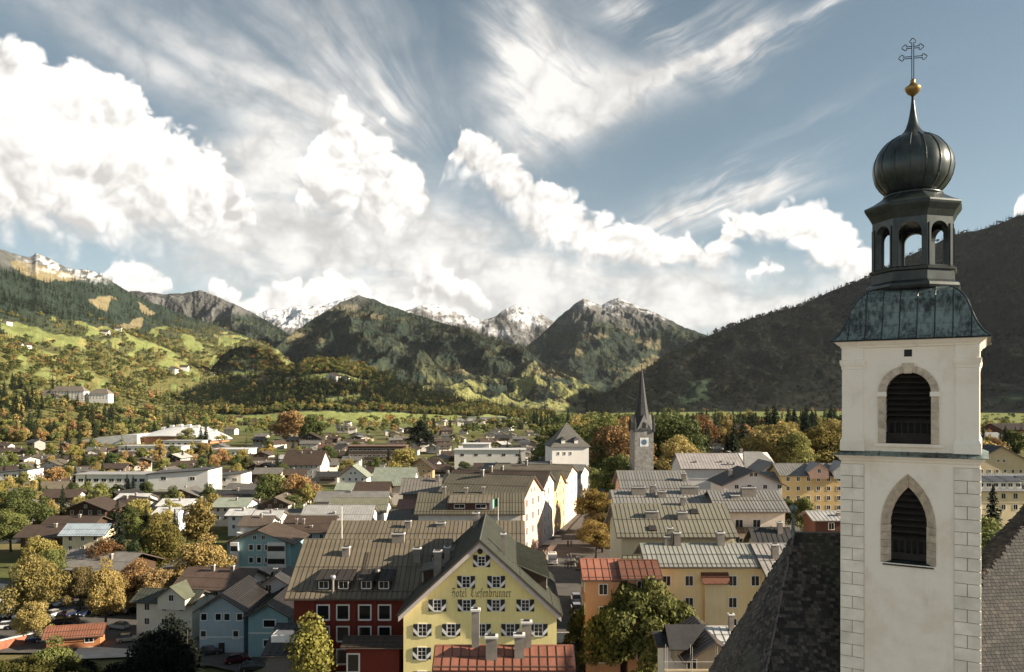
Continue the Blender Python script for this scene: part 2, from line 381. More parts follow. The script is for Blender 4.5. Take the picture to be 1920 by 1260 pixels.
def hill(name, sky, base, crest_d, base_d, nu, nv, amp, wl, seed, paint, mat, ridged=True, power=0.85, zbase=-12.6, skyrough=1.0):
    """a hillside from its foot on the valley floor up to its crest (both at their own distances) and down behind"""
    p0 = sky[0][0]; p1 = sky[-1][0]
    u = np.linspace(p0, p1, nu); it = lambda pts: np.interp(u, [q[0] for q in pts], [q[1] for q in pts])
    cy, cd = it(sky), it(crest_d); by = it(base)
    if base_d is None: bd = (CAMZ-zbase)*F/np.maximum(by-HY, 4)
    else: bd = it(base_d); by = HY+(CAMZ-zbase)*F/bd
    cy = cy+skyrough*(2.2*fbm(u/23+seed, u*0+seed, 3)+1.2*fbm(u/7+seed, u*0+3.1, 3))
    v = np.linspace(0, 1, nv)[:, None]
    ks = max(3, nu//9); kern = np.hanning(2*ks+1); kern /= kern.sum(); cs = np.convolve(np.pad(cy, ks, 'edge'), kern, 'valid')
    py = by+(cs-by)*v+(cy-cs)*v**4; D = bd*(cd/bd)**(v**power)
    PX = np.broadcast_to(u, py.shape)
    X = (PX-CX)/F*D; Z = CAMZ+(HY-py)/F*D
    k = amp*cd*np.clip(v*3, 0, 1)*np.clip((1-v)*7, 0.0, 1)
    Z = Z+k*fbm(X/wl+seed, D/wl*0.8-seed, 6, ridged)
    tone = paint(PX, py, X, D, Z, v+0*py)
    # far side
    Xb, Db, Zb = [], [], []
    for q in (0.06, 0.15, 0.3, 0.5):
        Db.append(cd*(1+q)); Xb.append(X[-1]*(1+q)); Zb.append(Z[-1]-(Z[-1]+12.6)*min(1, q*2.0)**0.9)
    XX = np.concatenate([X, Xb]); DD = np.concatenate([D, Db]); ZZ = np.concatenate([Z, Zb])
    TT = np.concatenate([tone, np.repeat(tone[-1:], 4, 0)])
    V = np.stack([XX, DD, ZZ], -1).reshape(-1, 3); n0 = len(XX)
    i = np.arange(n0-1)[:, None]*nu+np.arange(nu-1)[None]; Q = np.stack([i, i+1, i+nu+1, i+nu], -1).reshape(-1, 4)
    me = np_mesh(name, V, Q, mat, True); vcol(me, 'tone', TT.reshape(-1, 3))
    o = tag(obj(name, me), kind='structure')
    SHEETS[name if name != 'mountain' else 'mountain%d' % sum(k.startswith('mountain') for k in SHEETS)] = dict(u=u, PX=PX, py=py, X=X, D=D, Z=Z, cy=cy, by=by, nv=nv, nu=nu)
    return o
def sheet_pt(name, px, py):
    s = SHEETS[name]; i = int(np.clip(np.searchsorted(s['u'], px), 1, s['nu']-1))
    col = s['py'][:, i]; j = float(np.interp(-py, -col, np.arange(len(col)))); a = int(j); b = min(a+1, len(col)-1); t = j-a
    g = lambda q: float(s[q][a, i]*(1-t)+s[q][b, i]*t)
    return Vector((g('X'), g('D'), g('Z')))

MF = terrain_mat('far_mountain', 0.004, 0.03, 0.9, 40.0); MN = terrain_mat('near_hillside', 0.02, 0.12, 0.7, 6.0)
def snowmix(c, Z, X, D, lo, hi, seed, wl=260):
    n = fbm(X/wl+seed, Z/(wl*0.5)+seed, 5); n2 = fbm(X/70+seed, Z/30, 4); return lerp(c, SNOW, sstep(lo, hi, Z+n*300)*sstep(-0.45, 0.15, n2+0.2*sstep(lo, hi+300, Z)))
def paint_far(snow_lo, snow_hi, rock_lo, seed, past=0.12, foot=False):
    def f(PX, py, X, D, Z, v):
        n = fbm(X/420+seed, Z/160+seed, 5); n2 = fbm(X/160-seed, Z/80, 4)
        c = lerp(FOREST*0.9+0*PX[..., None], FOREST2, sstep(-0.2, 0.5, n2))
        c = lerp(c, PASTURE, sstep(past+0.22, past+0.36, n+0.25*n2)*0.6)
        c = lerp(c, ROCK*0.75, sstep(rock_lo-60, rock_lo+160, Z+n*220)*0.9)
        if foot: c = lerp(c, np.array((0.19, 0.19, 0.075)), sstep(700, 728, py)*sstep(-0.10, 0.10, fbm(X/130, D/170, 3)))
        return snowmix(c, Z, X, D, snow_lo, snow_hi, seed)
    return f
# far snowy range, the twin peaks, the dark cone and the ridge on the left, from the back forwards
hill('mountain', [(380,600),(440,588),(475,588),(505,582),(545,577),(590,573),(615,569),(640,560),(662,556),(700,575),(760,610),(800,640)],
     [(380,757),(800,757)], [(380,9000),(800,9500)], [(380,7500),(800,7500)], 260, 90, 0.022, 900, 3.3, paint_far(700, 980, 500, 1.0), MF)
hill('mountain', [(690,600),(740,590),(770,580),(795,572),(815,570),(835,574),(850,583),(880,592),(905,600),(930,592),(948,579),(968,571),(985,573),(1003,582),(1035,600),(1060,610),(1120,640)],
     [(690,757),(1120,757)], [(690,7600),(900,8200),(1120,8600)], [(690,6800),(1120,7200)], 300, 90, 0.020, 700, 7.7, paint_far(720, 1040, 520, 2.0), MF)
hill('mountain', [(900,700),(955,672),(1000,640),(1035,608),(1060,583),(1080,568),(1095,559),(1110,566),(1126,572),(1145,563),(1160,558),(1176,566),(1195,573),(1240,592),(1285,614),(1322,628),(1380,655),(1450,690)],
     [(900,760),(1450,757)], [(900,6000),(1160,6800),(1450,6200)], [(900,4800),(1450,4800)], 420, 150, 0.024, 800, 12.1, paint_far(760, 1020, 620, 3.0, 0.02), MF)
hill('mountain', [(200,570),(245,545),(275,548),(310,551),(345,550),(375,544),(398,552),(430,566),(470,584),(520,612),(560,640),(620,690)],
     [(200,762),(620,760)], [(200,5600),(620,5200)], [(200,4000),(620,4000)], 320, 120, 0.030, 600, 5.1, paint_far(820, 1250, 520, 4.0, 0.08), MF)
hill('mountain', [(440,735),(480,690),(512,655),(560,616),(600,590),(640,566),(672,554),(702,562),(740,577),(770,587),(820,603),(900,625),(960,648),(1010,675),(1060,706),(1110,735),(1160,755)],
     [(440,764),(700,768),(1160,760)], [(440,3900),(672,5000),(960,4700),(1160,4200)], [(440,3300),(800,2900),(1160,3700)], 520, 170, 0.035, 650, 9.4, paint_far(960, 1300, 640, 5.0, 0.06, True), MF)
MEADOWS = [[(0,594),(47,606),(110,628),(164,646),(160,653),(91,640),(36,622),(0,607)], [(22,640),(69,641),(124,668),(128,676),(84,676),(36,662)],
  [(137,686),(160,686),(190,700),(228,719),(190,724),(142,706)], [(126,600),(153,603),(226,632),(204,636),(160,624)], [(230,634),(270,650),(343,672),(372,682),(314,676),(252,662)],
  [(326,645),(357,630),(379,654),(408,674),(365,664)], [(297,678),(355,688),(350,694),(305,686)], [(233,725),(300,735),(330,752),(262,742)], [(150,745),(185,735),(215,752),(160,762)],
  [(400,625),(440,640),(455,650),(415,646)], [(60,700),(95,705),(120,722),(80,716)]]
PASTURES = [[(18,488),(60,494),(110,506),(165,525),(120,527),(69,524),(40,512)], [(166,558),(216,560),(196,577)], [(250,563),(296,588),(268,582)], [(200,560),(215,556),(225,570)],
  [(410,600),(425,597),(435,606),(415,610)], [(205,596),(270,600),(262,612),(215,608)], [(500,632),(520,630),(525,648),(505,646)]]
def paint_left(PX, py, X, D, Z, v):
    w1 = 7*fbm(PX/30, py/16, 3); w2 = 4*fbm(PX/24+9, py/14+5, 3)
    n = fbm(X/150, D/260, 4)
    low = sstep(590, 690, py+30*n)
    c = lerp(FOREST+0*PX[..., None], np.array((0.125, 0.12, 0.045)), low)
    mm = (fbm(PX/34+2, py/13-4, 3) > 0.26)*(py > 600+0.05*PX)*(py < 745)*1.0
    for q in MEADOWS: mm = np.maximum(mm, inpoly(PX+w1, py+w2, q))
    c = lerp(c, MEADOW, mm); c = lerp(c, MEADOW2, mm*sstep(0.1, 0.5, fbm(PX/40, py/20, 3))*0.6)
    pp = np.zeros(PX.shape)
    for q in PASTURES: pp = np.maximum(pp, inpoly(PX+w1, py+w2, q))
    c = lerp(c, PASTURE, pp)
    c = lerp(c, ROCK, sstep(512, 488, py-0.10*PX)*(1-pp)*0.6)
    sn = sstep(0.0, 0.35, fbm(PX/14, py/9, 4)+0.20)*sstep(34, 12, py-(474+0.17*PX))*sstep(25, 100, PX+25*fbm(PX/12, py/9+7, 3))*sstep(230, 170, PX)
    paint_left.open = np.maximum(mm, np.maximum(pp, sn > 0.3))
    return lerp(c, SNOW, sn*0.5)
hill('hillside', [(-700,430),(-300,440),(-120,450),(0,467),(40,480),(58,482),(68,475),(80,479),(96,486),(128,503),(172,507),(190,515),(215,531),(245,549),(275,562),(330,585),(400,608),(470,634),(520,655),(560,690),(640,740),(700,764)],
     [(-700,900),(-300,862),(0,836),(300,808),(500,789),(700,776)], [(-700,2300),(-300,2600),(0,2900),(270,3800),(540,4000),(700,3000)], None, 760, 220, 0.010, 260, 2.2, paint_left, MN, ridged=False)
SHEETS['hillside']['open'] = paint_left.open
def paint_wood(a, b, seed, mead=None):
    def f(PX, py, X, D, Z, v):
        n = fbm(X/60+seed, D/90, 4); c = lerp(np.array(a)+0*PX[..., None], np.array(b), sstep(-0.3, 0.4, n))
        m = np.zeros(PX.shape)
        if mead:
            for q in mead: m = np.maximum(m, inpoly(PX+5*fbm(PX/20, py/9, 2), py+2*fbm(PX/15, py/9+4, 2), q))
            c = lerp(c, MEADOW if seed < 3 else np.array((0.028, 0.042, 0.024)), m)  # clearings on the right-hand mountain carry its shade in their dark green
        f.open = m
        return c
    return f
pw = paint_wood(FOREST, FOREST2*1.3, 1.0, [[(430,700),(470,694),(520,700),(560,716),(470,716)]])
hill('wooded_knoll', [(360,742),(400,686),(418,664),(440,652),(462,648),(490,654),(515,668),(545,690),(600,722),(640,740)], [(360,782),(640,774)], [(360,2500),(640,2500)], None, 180, 60, 0.006, 120, 3.0, pw, MN, False)
SHEETS['wooded_knoll']['open'] = pw.open
H2M = [[(556,714),(590,703),(640,702),(690,714),(712,726),(640,722),(580,720)], [(600,752),(680,745),(690,751),(620,760)], [(400,778),(600,772),(760,776),(900,780),(1020,782),(1020,790),(700,794),(400,798)], [(770,716),(790,708),(830,713),(820,722)]]
pw2 = paint_wood(FOREST, FOREST2, 2.0, H2M)
hill('wooded_hill', [(330,750),(380,728),(440,712),(500,700),(545,688),(575,678),(610,674),(650,677),(700,694),(760,722),(830,747),(900,763),(980,773),(1040,779)], [(330,800),(700,792),(1040,784)], [(330,1900),(640,1900),(1040,2000)], None, 320, 80, 0.006, 150, 6.0, pw2, MN, False)
SHEETS['wooded_hill']['open'] = pw2.open
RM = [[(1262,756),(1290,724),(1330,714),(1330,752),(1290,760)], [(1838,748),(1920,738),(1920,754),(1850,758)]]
pw3 = paint_wood((0.010, 0.013, 0.010), (0.017, 0.018, 0.012), 4.0, RM)  # near-black tones: the slope's shade is put into the colour
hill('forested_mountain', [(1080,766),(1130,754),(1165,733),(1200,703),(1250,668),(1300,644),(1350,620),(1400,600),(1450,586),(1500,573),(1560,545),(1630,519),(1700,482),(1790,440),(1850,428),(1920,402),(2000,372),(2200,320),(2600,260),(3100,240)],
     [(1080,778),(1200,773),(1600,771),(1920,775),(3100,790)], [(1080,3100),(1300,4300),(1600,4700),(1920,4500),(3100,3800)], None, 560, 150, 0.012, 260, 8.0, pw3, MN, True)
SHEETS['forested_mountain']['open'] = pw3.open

# the valley floor and the town's low ridge, one sheet out to the horizon
def ground_sheet():
    xs = np.concatenate([-np.geomspace(14000, 320, 60), np.arange(-300, 240, 3.0), np.geomspace(245, 14000, 60)])
    ys = np.concatenate([np.arange(-60, 460, 3.0), np.geomspace(463, 14000, 150)])
    X, Y = np.meshgrid(xs, ys); Z = ground(X, Y)+0.25*fbm(X/30, Y/30, 3)*(np.abs(Y) > 20)
    Z = Z-0.35
    n = fbm(X/55, Y/55, 4); n2 = fbm(X/170+4, Y/400, 4)
    grass = np.array((0.085, 0.095, 0.034)); dry = np.array((0.15, 0.13, 0.06)); pave = np.array((0.11, 0.10, 0.092))
    c = lerp(grass+0*X[..., None], dry, sstep(-0.2, 0.35, n))
    c = lerp(c, MEADOW, sstep(900, 1400, Y)*np.maximum(sstep(-0.25, 0.15, n2)*0.9, sstep(0, 200, X)))
    xc = 8+np.maximum(0, Y-180)*0.17
    core = sstep(-53, -40, X-xc)*(1-sstep(95, 130, X-xc))*(1-sstep(330, 420, Y))
    c = lerp(c, pave, core)
    nu = len(xs); i = np.arange(len(ys)-1)[:, None]*nu+np.arange(nu-1)[None]
    me = np_mesh('ground', np.stack([X, Y, Z], -1).reshape(-1, 3), np.stack([i, i+1, i+nu+1, i+nu], -1).reshape(-1, 4), terrain_mat('valley_ground', 0.08, 0.9, 0.3, 0.4), True)
    vcol(me, 'tone', c.reshape(-1, 3)); tag(obj('ground', me), kind='structure')
ground_sheet()
# ------------------------------------------------------------------ trees
BARK = plain('bark', (0.07, 0.055, 0.042), 0.9, var=0.3, scale=3)
LEAF_O = leaf_mat('leaves', False); LEAF_I = leaf_mat('leaves_scattered', True)
def leaf_quads(C, size, rng, flat=0.0, N0=None):
    """little crossed leaf sprays: one bent quad each, random tilt"""
    n = len(C); a = rng.normal(size=(n, 3)); a[:, 2] *= (1-flat); a /= np.linalg.norm(a, axis=1)[:, None]
    if N0 is not None: a = a*0.8+N0*0.9; a /= np.linalg.norm(a, axis=1)[:, None]
    r = rng.normal(size=(n, 3)); u = np.cross(a, r); u /= np.linalg.norm(u, axis=1)[:, None]; v = np.cross(a, u)
    s = (size*rng.uniform(0.6, 1.35, n))[:, None]
    P = np.stack([C-u*s-v*s*0.55, C+u*s*0.2-v*s*0.8, C+u*s+v*s*0.5, C-u*s*0.3+v*s*0.85], 1)
    return P.reshape(-1, 3), np.arange(n*4).reshape(n, 4)
def crown_broad(seed, n, leaf, tall=1.0, loose=0.0, ncl=26, rz=0.31, zc=0.60, rk=1.0):
    """unit crown: base of the tree at 0, top at 1; clumps round limb ends with gaps between"""
    rng = np.random.default_rng(seed); cl = []
    while len(cl) < ncl:
        p = rng.uniform(-1, 1, 3)
        if 0.25 < np.linalg.norm(p) < 1: cl.append(p)
    cl = np.array(cl); cl *= (rng.uniform(0.55, 1.12, ncl)/np.linalg.norm(cl, axis=1))[:, None]
    ph = rng.uniform(0, 6.28, 3); az = np.arctan2(cl[:, 1], cl[:, 0]); cl *= (1+0.20*np.sin(2*az+ph[0])+0.14*np.sin(3*az+ph[1]+2.5*cl[:, 2]))[:, None]
    rx = 0.36/tall*rng.uniform(0.72, 0.82); cen = cl*np.array((rx, rx, rz))+np.array((0, 0, zc))
    cen[:, :2] *= (1.12-0.55*np.clip((cen[:, 2:3]-0.5)/0.4, -0.5, 1))
    rad = rng.uniform(0.045, 0.15, ncl)*(1+loose*0.1)*rk
    k = rng.choice(ncl, n, p=rad**2/np.sum(rad**2)); d = rng.normal(size=(n, 3)); d /= np.linalg.norm(d, axis=1)[:, None]
    rr = rng.uniform(0.55, 1.12+loose, n)**0.6
    C = cen[k]+d*(rad[k]*rr)[:, None]*np.array((1.1, 1.1, 0.85))
    V, Q = leaf_quads(C, leaf, rng, N0=d)
    return V, Q, cen
def crown_conifer(seed, n_whorl, nb, seg, spread, drop=0.35):
    rng = np.random.default_rng(seed); V = []; Q = []; k = 0
    for i in range(n_whorl):
        t = (i+0.5)/n_whorl; z0 = 0.08+0.90*t; L = spread*(1-t)**0.85*rng.uniform(0.85, 1.12)+0.008
        for j in range(nb):
            a = 2*math.pi*(j+0.5*(i % 2)+rng.uniform(-.25, .25))/nb; l = L*rng.uniform(0.72, 1.15); dx, dy = math.cos(a), math.sin(a)
            w = max(0.012, l*0.42); zz = z0+rng.uniform(-.015, .015)
            for s in range(seg):
                r0, r1 = l*s/seg, l*(s+1)/seg; w0 = w*(1-0.35*s/seg); w1 = w*(0.9-0.75*(s+1)/seg)
                za, zb = zz-drop*r0*(0.6+r0/l*0.5), zz-drop*r1*(0.6+r1/l*0.5)
                tw = rng.uniform(-.02, .02)
                V += [(dx*r0+dy*w0*.5, dy*r0-dx*w0*.5, za-0.012+tw), (dx*r1+dy*w1*.5, dy*r1-dx*w1*.5, zb-0.012), (dx*r1-dy*w1*.5, dy*r1+dx*w1*.5, zb-0.012-tw), (dx*r0-dy*w0*.5, dy*r0+dx*w0*.5, za-0.012)]
                Q.append((k, k+1, k+2, k+3)); k += 4
    V += [(0.012, 0, 0.93), (0, 0.012, 0.93), (-0.012, -0.008, 0.93), (0, 0, 1.0)]; Q += [(k, k+1, k+3, k+3), (k+1, k+2, k+3, k+3), (k+2, k, k+3, k+3)]
    Q = [q for q in Q if len(set(q)) == 4]
    return np.array(V), np.array(Q), None
def trunk_mesh(name, cen, seed, h=0.62, r=0.020):
    rng = random.Random(seed); m = MB()
    top = (rng.uniform(-.02, .02), rng.uniform(-.02, .02), h)
    m.tube([(0, 0, -0.03), (0, 0, 0.02), (top[0]*.3, top[1]*.3, h*.45), top], [r*1.5, r*1.1, r*.85, r*.35], 7)
    if cen is not None:
        idx = list(range(len(cen))); rng.shuffle(idx)
        for i in idx[:9]:
            c = cen[i]; z = min(h*0.95, max(0.2, c[2]-0.16)); s = (top[0]*z/h*.6, top[1]*z/h*.6, z)
            m.tube([s, ((s[0]+c[0])*.5, (s[1]+c[1])*.5, (s[2]+c[2])*.5+.01), tuple(c)], [r*.5, r*.32, r*.12], 5)
    return m.mesh(name, BARK)
# kinds: big-leafed near trees (fine), ordinary broadleaf, slim birch, conifer; each in a few shapes
KIND = {}
def mk(kind, i, V, Q, cen, th=0.62, tr=0.020):
    me = np_mesh('crown', V, Q, LEAF_O); KIND.setdefault(kind, []).append((me, trunk_mesh('trunk', cen, i, th, tr)))
for i in range(5): mk('grand', i, *crown_broad(100+i, 16000, 0.0145, 0.84, 0.35, 52), tr=0.026)
for i in range(1): mk('full', i, *crown_broad(150, 36000, 0.0170, 0.62, 0.22, 120, 0.36, 0.52, 0.95), tr=0.028)
for i in range(5): mk('broad', i, *crown_broad(200+i, 4200, 0.0215, 0.84, 0.32, 28))
for i in range(3): mk('slim', i, *crown_broad(300+i, 3600, 0.0185, 1.65, 0.30, 30), tr=0.012)
for i in range(4): mk('conifer', i, *crown_conifer(400+i, 26, 11, 3, 0.20), th=0.95, tr=0.014)
for i in range(2): mk('column', i, *crown_broad(500+i, 1500, 0.026, 3.2, 0.1, 22), tr=0.012)
TREES = []                                            # (kind, x, y, z, height, tint, zone)
YEL = (0.30, 0.250, 0.080); ORG = (0.35, 0.215, 0.095); GLD = (0.38, 0.295, 0.110); OLV = (0.160, 0.172, 0.055); GRN = (0.095, 0.112, 0.036); RUS = (0.16, 0.085, 0.036); DKG = (0.020, 0.028, 0.016); CON = (0.022, 0.032, 0.017); CO2 = (0.035, 0.045, 0.02)
def tree(kind, pos, h, tint, zone, who=None):
    TREES.append((kind, pos[0], pos[1], pos[2], h, tint, zone, who))
def jit(c, k=0.18):
    f = 1+random.uniform(-k, k); return tuple(max(0.004, q*f*(1+random.uniform(-k, k)*0.5)) for q in c)
# far LOD shapes for scattered woods
PROTO = bpy.data.collections.new('wood_shapes')
def proto(name, V, Q):
    o = bpy.data.objects.new(name, np_mesh(name, V, Q, LEAF_I)); PROTO.objects.link(o); return o
for i in range(3): proto('a_conifer_shape_%d' % i, *crown_conifer(600+i, 8, 6, 1, 0.19, 0.5)[:2])
for i in range(3): proto('b_broadleaf_shape_%d' % i, *crown_broad(700+i, 420, 0.048, 0.80, 0.05, 18)[:2])
def wood(name, P, S, K, T, label):
    """an uncountable wood: one point per tree, each point carries its own shape, size and tint"""
    n = len(P); me = bpy.data.meshes.new(name); me.vertices.add(n); me.vertices.foreach_set('co', np.asarray(P, np.float32).ravel())
    for nm, typ, arr, key in (('size', 'FLOAT', S, 'value'), ('shape', 'INT', K, 'value'), ('turn', 'FLOAT', RNG.uniform(0, 6.28, n), 'value')):
        me.attributes.new(nm, typ, 'POINT').data.foreach_set(key, np.asarray(arr, np.int32 if typ == 'INT' else np.float32))
    a = me.attributes.new('tint', 'FLOAT_COLOR', 'POINT'); a.data.foreach_set('color', np.concatenate([T, np.ones((n, 1))], 1).astype(np.float32).ravel())
    o = tag(obj(name, me), label, kind='stuff')
    g = bpy.data.node_groups.new(name, 'GeometryNodeTree')
    g.interface.new_socket('Geometry', in_out='INPUT', socket_type='NodeSocketGeometry'); g.interface.new_socket('Geometry', in_out='OUTPUT', socket_type='NodeSocketGeometry')
    N, L = g.nodes, g.links; gi, go = N.new('NodeGroupInput'), N.new('NodeGroupOutput')
    ip = N.new('GeometryNodeInstanceOnPoints'); ci = N.new('GeometryNodeCollectionInfo'); ci.inputs[0].default_value = PROTO; ci.inputs['Separate Children'].default_value = True; ci.inputs['Reset Children'].default_value = True
    def na(nm, t):
        q = N.new('GeometryNodeInputNamedAttribute'); q.data_type = t; q.inputs[0].default_value = nm; return q.outputs[0]
    cx = N.new('ShaderNodeCombineXYZ'); L.new(na('turn', 'FLOAT'), cx.inputs[2])
    L.new(gi.outputs[0], ip.inputs['Points']); L.new(ci.outputs[0], ip.inputs['Instance']); ip.inputs['Pick Instance'].default_value = True
    L.new(na('shape', 'INT'), ip.inputs['Instance Index']); L.new(cx.outputs[0], ip.inputs['Rotation']); L.new(na('size', 'FLOAT'), ip.inputs['Scale'])
    L.new(ip.outputs[0], go.inputs[0])
    o.modifiers.new('scatter', 'NODES').node_group = g
    return o
def scatter(sheet, n, keep, tint, kindf, hc, hb, bias=0.0, umin=-1e9, umax=1e9):
    s = SHEETS[sheet]; nu, nv = s['nu'], s['nv']
    a = RNG.uniform(0, 1, n)**(1/(1+bias)) if bias else RNG.uniform(0, 1, n)
    i = RNG.uniform(0, nu-1.001, n); j = a*(nv-1.001); i0 = i.astype(int); j0 = j.astype(int); fi = i-i0; fj = j-j0
    def g(q):
        A = s[q]; return (A[j0, i0]*(1-fi)*(1-fj)+A[j0, i0+1]*fi*(1-fj)+A[j0+1, i0]*(1-fi)*fj+A[j0+1, i0+1]*fi*fj)
    px, py, X, D, Z = g('PX'), g('py'), g('X'), g('D'), g('Z')
    k = (px > umin) & (px < umax) & (px > -260) & (px < 2300)
    if 'open' in s: k &= s['open'][j0, i0] < 0.5
    k &= keep(px, py, X, D, Z)
    px, py, X, D, Z = px[k], py[k], X[k], D[k], Z[k]; m = len(px)
    con = kindf(px, py, X, D) > RNG.uniform(0, 1, m)
    K = np.where(con, RNG.integers(0, 3, m), RNG.integers(3, 6, m))
    S = np.where(con, hc*RNG.uniform(0.7, 1.25, m), hb*RNG.uniform(0.65, 1.25, m))
    T = tint(px, py, X, D, con, m)
    return np.stack([X, D, Z-0.6], 1), S, K, T
def tints(m, con, cw, bw):
    """weighted palette pick per tree"""
    def pick(w):
        cols = np.array([c for c, _ in w]); p = np.array([q for _, q in w], float); p /= p.sum()
        return cols[RNG.choice(len(cols), m, p=p)]
    t = np.where(con[:, None], pick(cw), pick(bw)); return t*RNG.uniform(0.75, 1.25, (m, 1))
def cat(*a): return [np.concatenate(q) for q in zip(*a)]
# the hillside on the left: dark spruce high up, autumn broadleaf lower down
pL = cat(scatter('hillside', 16000, lambda px, py, X, D, Z: (py > 495+0.10*px) & (py < 720), lambda px, py, X, D, con, m: tints(m, con, [(CON, 3), (CO2, 2)], [(OLV, 4), (YEL, 2.4), (GLD, 1.4), (ORG, .6), (GRN, 3)]),
              lambda px, py, X, D: 1-sstep(575, 660, py-0.02*px+25*fbm(X/140, D/200, 3))*0.80, 23, 14),
         scatter('hillside', 4200, lambda px, py, X, D, Z: (py > 640), lambda px, py, X, D, con, m: tints(m, con, [(CON, 2), (CO2, 2)], [(OLV, 4), (YEL, 2.4), (GLD, 1.6), (ORG, .6), (GRN, 3)]),
              lambda px, py, X, D: np.clip(.35+2.2*fbm(px/45, py/22, 3), 0.05, .95), 24, 15))
wood('hillside_wood', *pL, 'dark spruce and autumn broadleaf wood over the sunlit hillside')
pK = scatter('wooded_knoll', 2600, lambda px, py, X, D, Z: py > 0, lambda px, py, X, D, con, m: tints(m, con, [(CON, 2), (CO2, 1)], [(OLV, 3), (RUS, 1.5), (YEL, .7)]), lambda px, py, X, D: np.where(px < 480, 0.9, 0.35), 24, 17)
wood('knoll_wood', *pK, 'dense dark wood covering the small round knoll')
pH = cat(scatter('wooded_hill', 9000, lambda px, py, X, D, Z: (py > 676), lambda px, py, X, D, con, m: tints(m, con, [(CON, 3), (CO2, 1)], [(RUS, .6), (OLV, 4), (GRN, 1.5), (YEL, 2), (GLD, 1)]),
          lambda px, py, X, D: np.where(((py < 706) & (px > 520)) | (py > 768+8*fbm(px/60, py/30, 2)), 0.12, 0.86), 25, 14))
wood('low_hill_wood', *pH, 'spruce and rust brown wood on the low hill behind the town')
pR = cat(scatter('forested_mountain', 17000, lambda px, py, X, D, Z: px > 1100, lambda px, py, X, D, con, m: tints(m, con, [((0.012, 0.018, 0.013), 3), ((0.020, 0.026, 0.017), 2)], [((0.028, 0.029, 0.017), 3), ((0.065, 0.052, 0.024), .5), ((0.022, 0.027, 0.016), 3)]),  # tree tints darkened too, standing in for shade on this slope
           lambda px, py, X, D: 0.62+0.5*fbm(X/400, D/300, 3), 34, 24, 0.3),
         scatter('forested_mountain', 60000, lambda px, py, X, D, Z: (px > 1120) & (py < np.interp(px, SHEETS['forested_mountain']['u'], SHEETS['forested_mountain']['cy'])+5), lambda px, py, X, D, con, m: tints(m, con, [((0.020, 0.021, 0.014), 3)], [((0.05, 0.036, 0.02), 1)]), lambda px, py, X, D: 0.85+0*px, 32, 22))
wood('mountain_wood', *pR, 'brown and green wood tinted dark for shade over the steep mountainside')
# spruce over the far mountains below the rock
dk = lambda px, py, X, D, con, m: tints(m, con, [((0.026, 0.034, 0.024), 3), ((0.036, 0.042, 0.028), 2), ((0.055, 0.050, 0.028), .6)], [((0.10, 0.08, 0.04), 1)])
def gaps(px, py, X, D, Z): return ((Z > 150) | (fbm(X/130, D/170, 3) < -0.05)) & (fbm(X/170+3, Z/70, 4) < 0.16) & (Z < 560+90*fbm(X/200, D/200, 3)) & (Z > -5)
wood('cone_mountain_wood', *scatter('mountain4', 15000, gaps, dk, lambda px, py, X, D: .93+0*px, 30, 20), 'dark spruce wood over the cone shaped mountain')
wood('twin_peak_wood', *scatter('mountain2', 9000, gaps, dk, lambda px, py, X, D: .95+0*px, 32, 20), 'dark spruce wood below the twin snowy peaks')
wood('left_ridge_wood', *scatter('mountain3', 6000, gaps, dk, lambda px, py, X, D: .95+0*px, 30, 20), 'dark spruce wood on the ridge behind the hillside')
# ------------------------------------------------------------------ building kit
def plaster(c, name=None):
    name = name or 'plaster_%02x%02x%02x' % tuple(int(255*min(1, q)) for q in c)
    return plain(name, c, 0.9, var=0.10, scale=0.5, bump=0.15, bscale=14, streak=True, spec=0.1)
def roofmetal(c, rough=0.5):
    name = 'sheet_metal_%02x%02x%02x' % tuple(int(255*min(1, q)) for q in c)
    return plain(name, c, rough, 0.15, var=0.30, scale=0.45, streak=True, spec=0.35)
W_WHITE = (0.72, 0.69, 0.64); W_CREAM = (0.68, 0.58, 0.40); W_YELLOW = (0.88, 0.76, 0.35); W_PINK = (0.66, 0.42, 0.32); W_RED = (0.165, 0.036, 0.026); W_BLUE = (0.38, 0.46, 0.50); W_TURQ = (0.27, 0.42, 0.42); W_ORANGE = (0.58, 0.32, 0.19); W_GREY = (0.45, 0.43, 0.40); W_OCHRE = (0.56, 0.40, 0.19); W_WOOD = (0.07, 0.045, 0.03); W_PEACH = (0.70, 0.55, 0.42)
R_OLIVE = (0.180, 0.150, 0.105); R_GREY = (0.235, 0.225, 0.205); R_LIGHT = (0.40, 0.39, 0.37); R_BROWN = (0.085, 0.060, 0.045); R_DARK = (0.055, 0.052, 0.050); R_RED = (0.30, 0.115, 0.070); R_GREEN = (0.22, 0.215, 0.155); R_SAGE = (0.30, 0.33, 0.26); R_WHITE = (0.62, 0.61, 0.59); R_MAROON = (0.17, 0.075, 0.05)
WOOD = plain('dark_timber', (0.05, 0.033, 0.023), 0.75, var=0.3, scale=4); TRIM = plain('white_trim', (0.74, 0.72, 0.68), 0.7, var=0.05); GLASS = glass_mat()
CHIM = plain('chimney_render', (0.24, 0.215, 0.185), 0.9, var=0.18, scale=1.5); CAPM = plain('chimney_cap', (0.62, 0.60, 0.57), 0.8, var=0.1); DARK = plain('iron_and_hole_black', (0.02, 0.02, 0.02), 0.6)  # the black also colours dark sheets standing for shade inside openings
GUT = plain('gutter_metal', (0.10, 0.08, 0.065), 0.5, 0.3)
_wcache = {}
def seam_mat(c): return roofmetal(tuple(q*.42 for q in c))
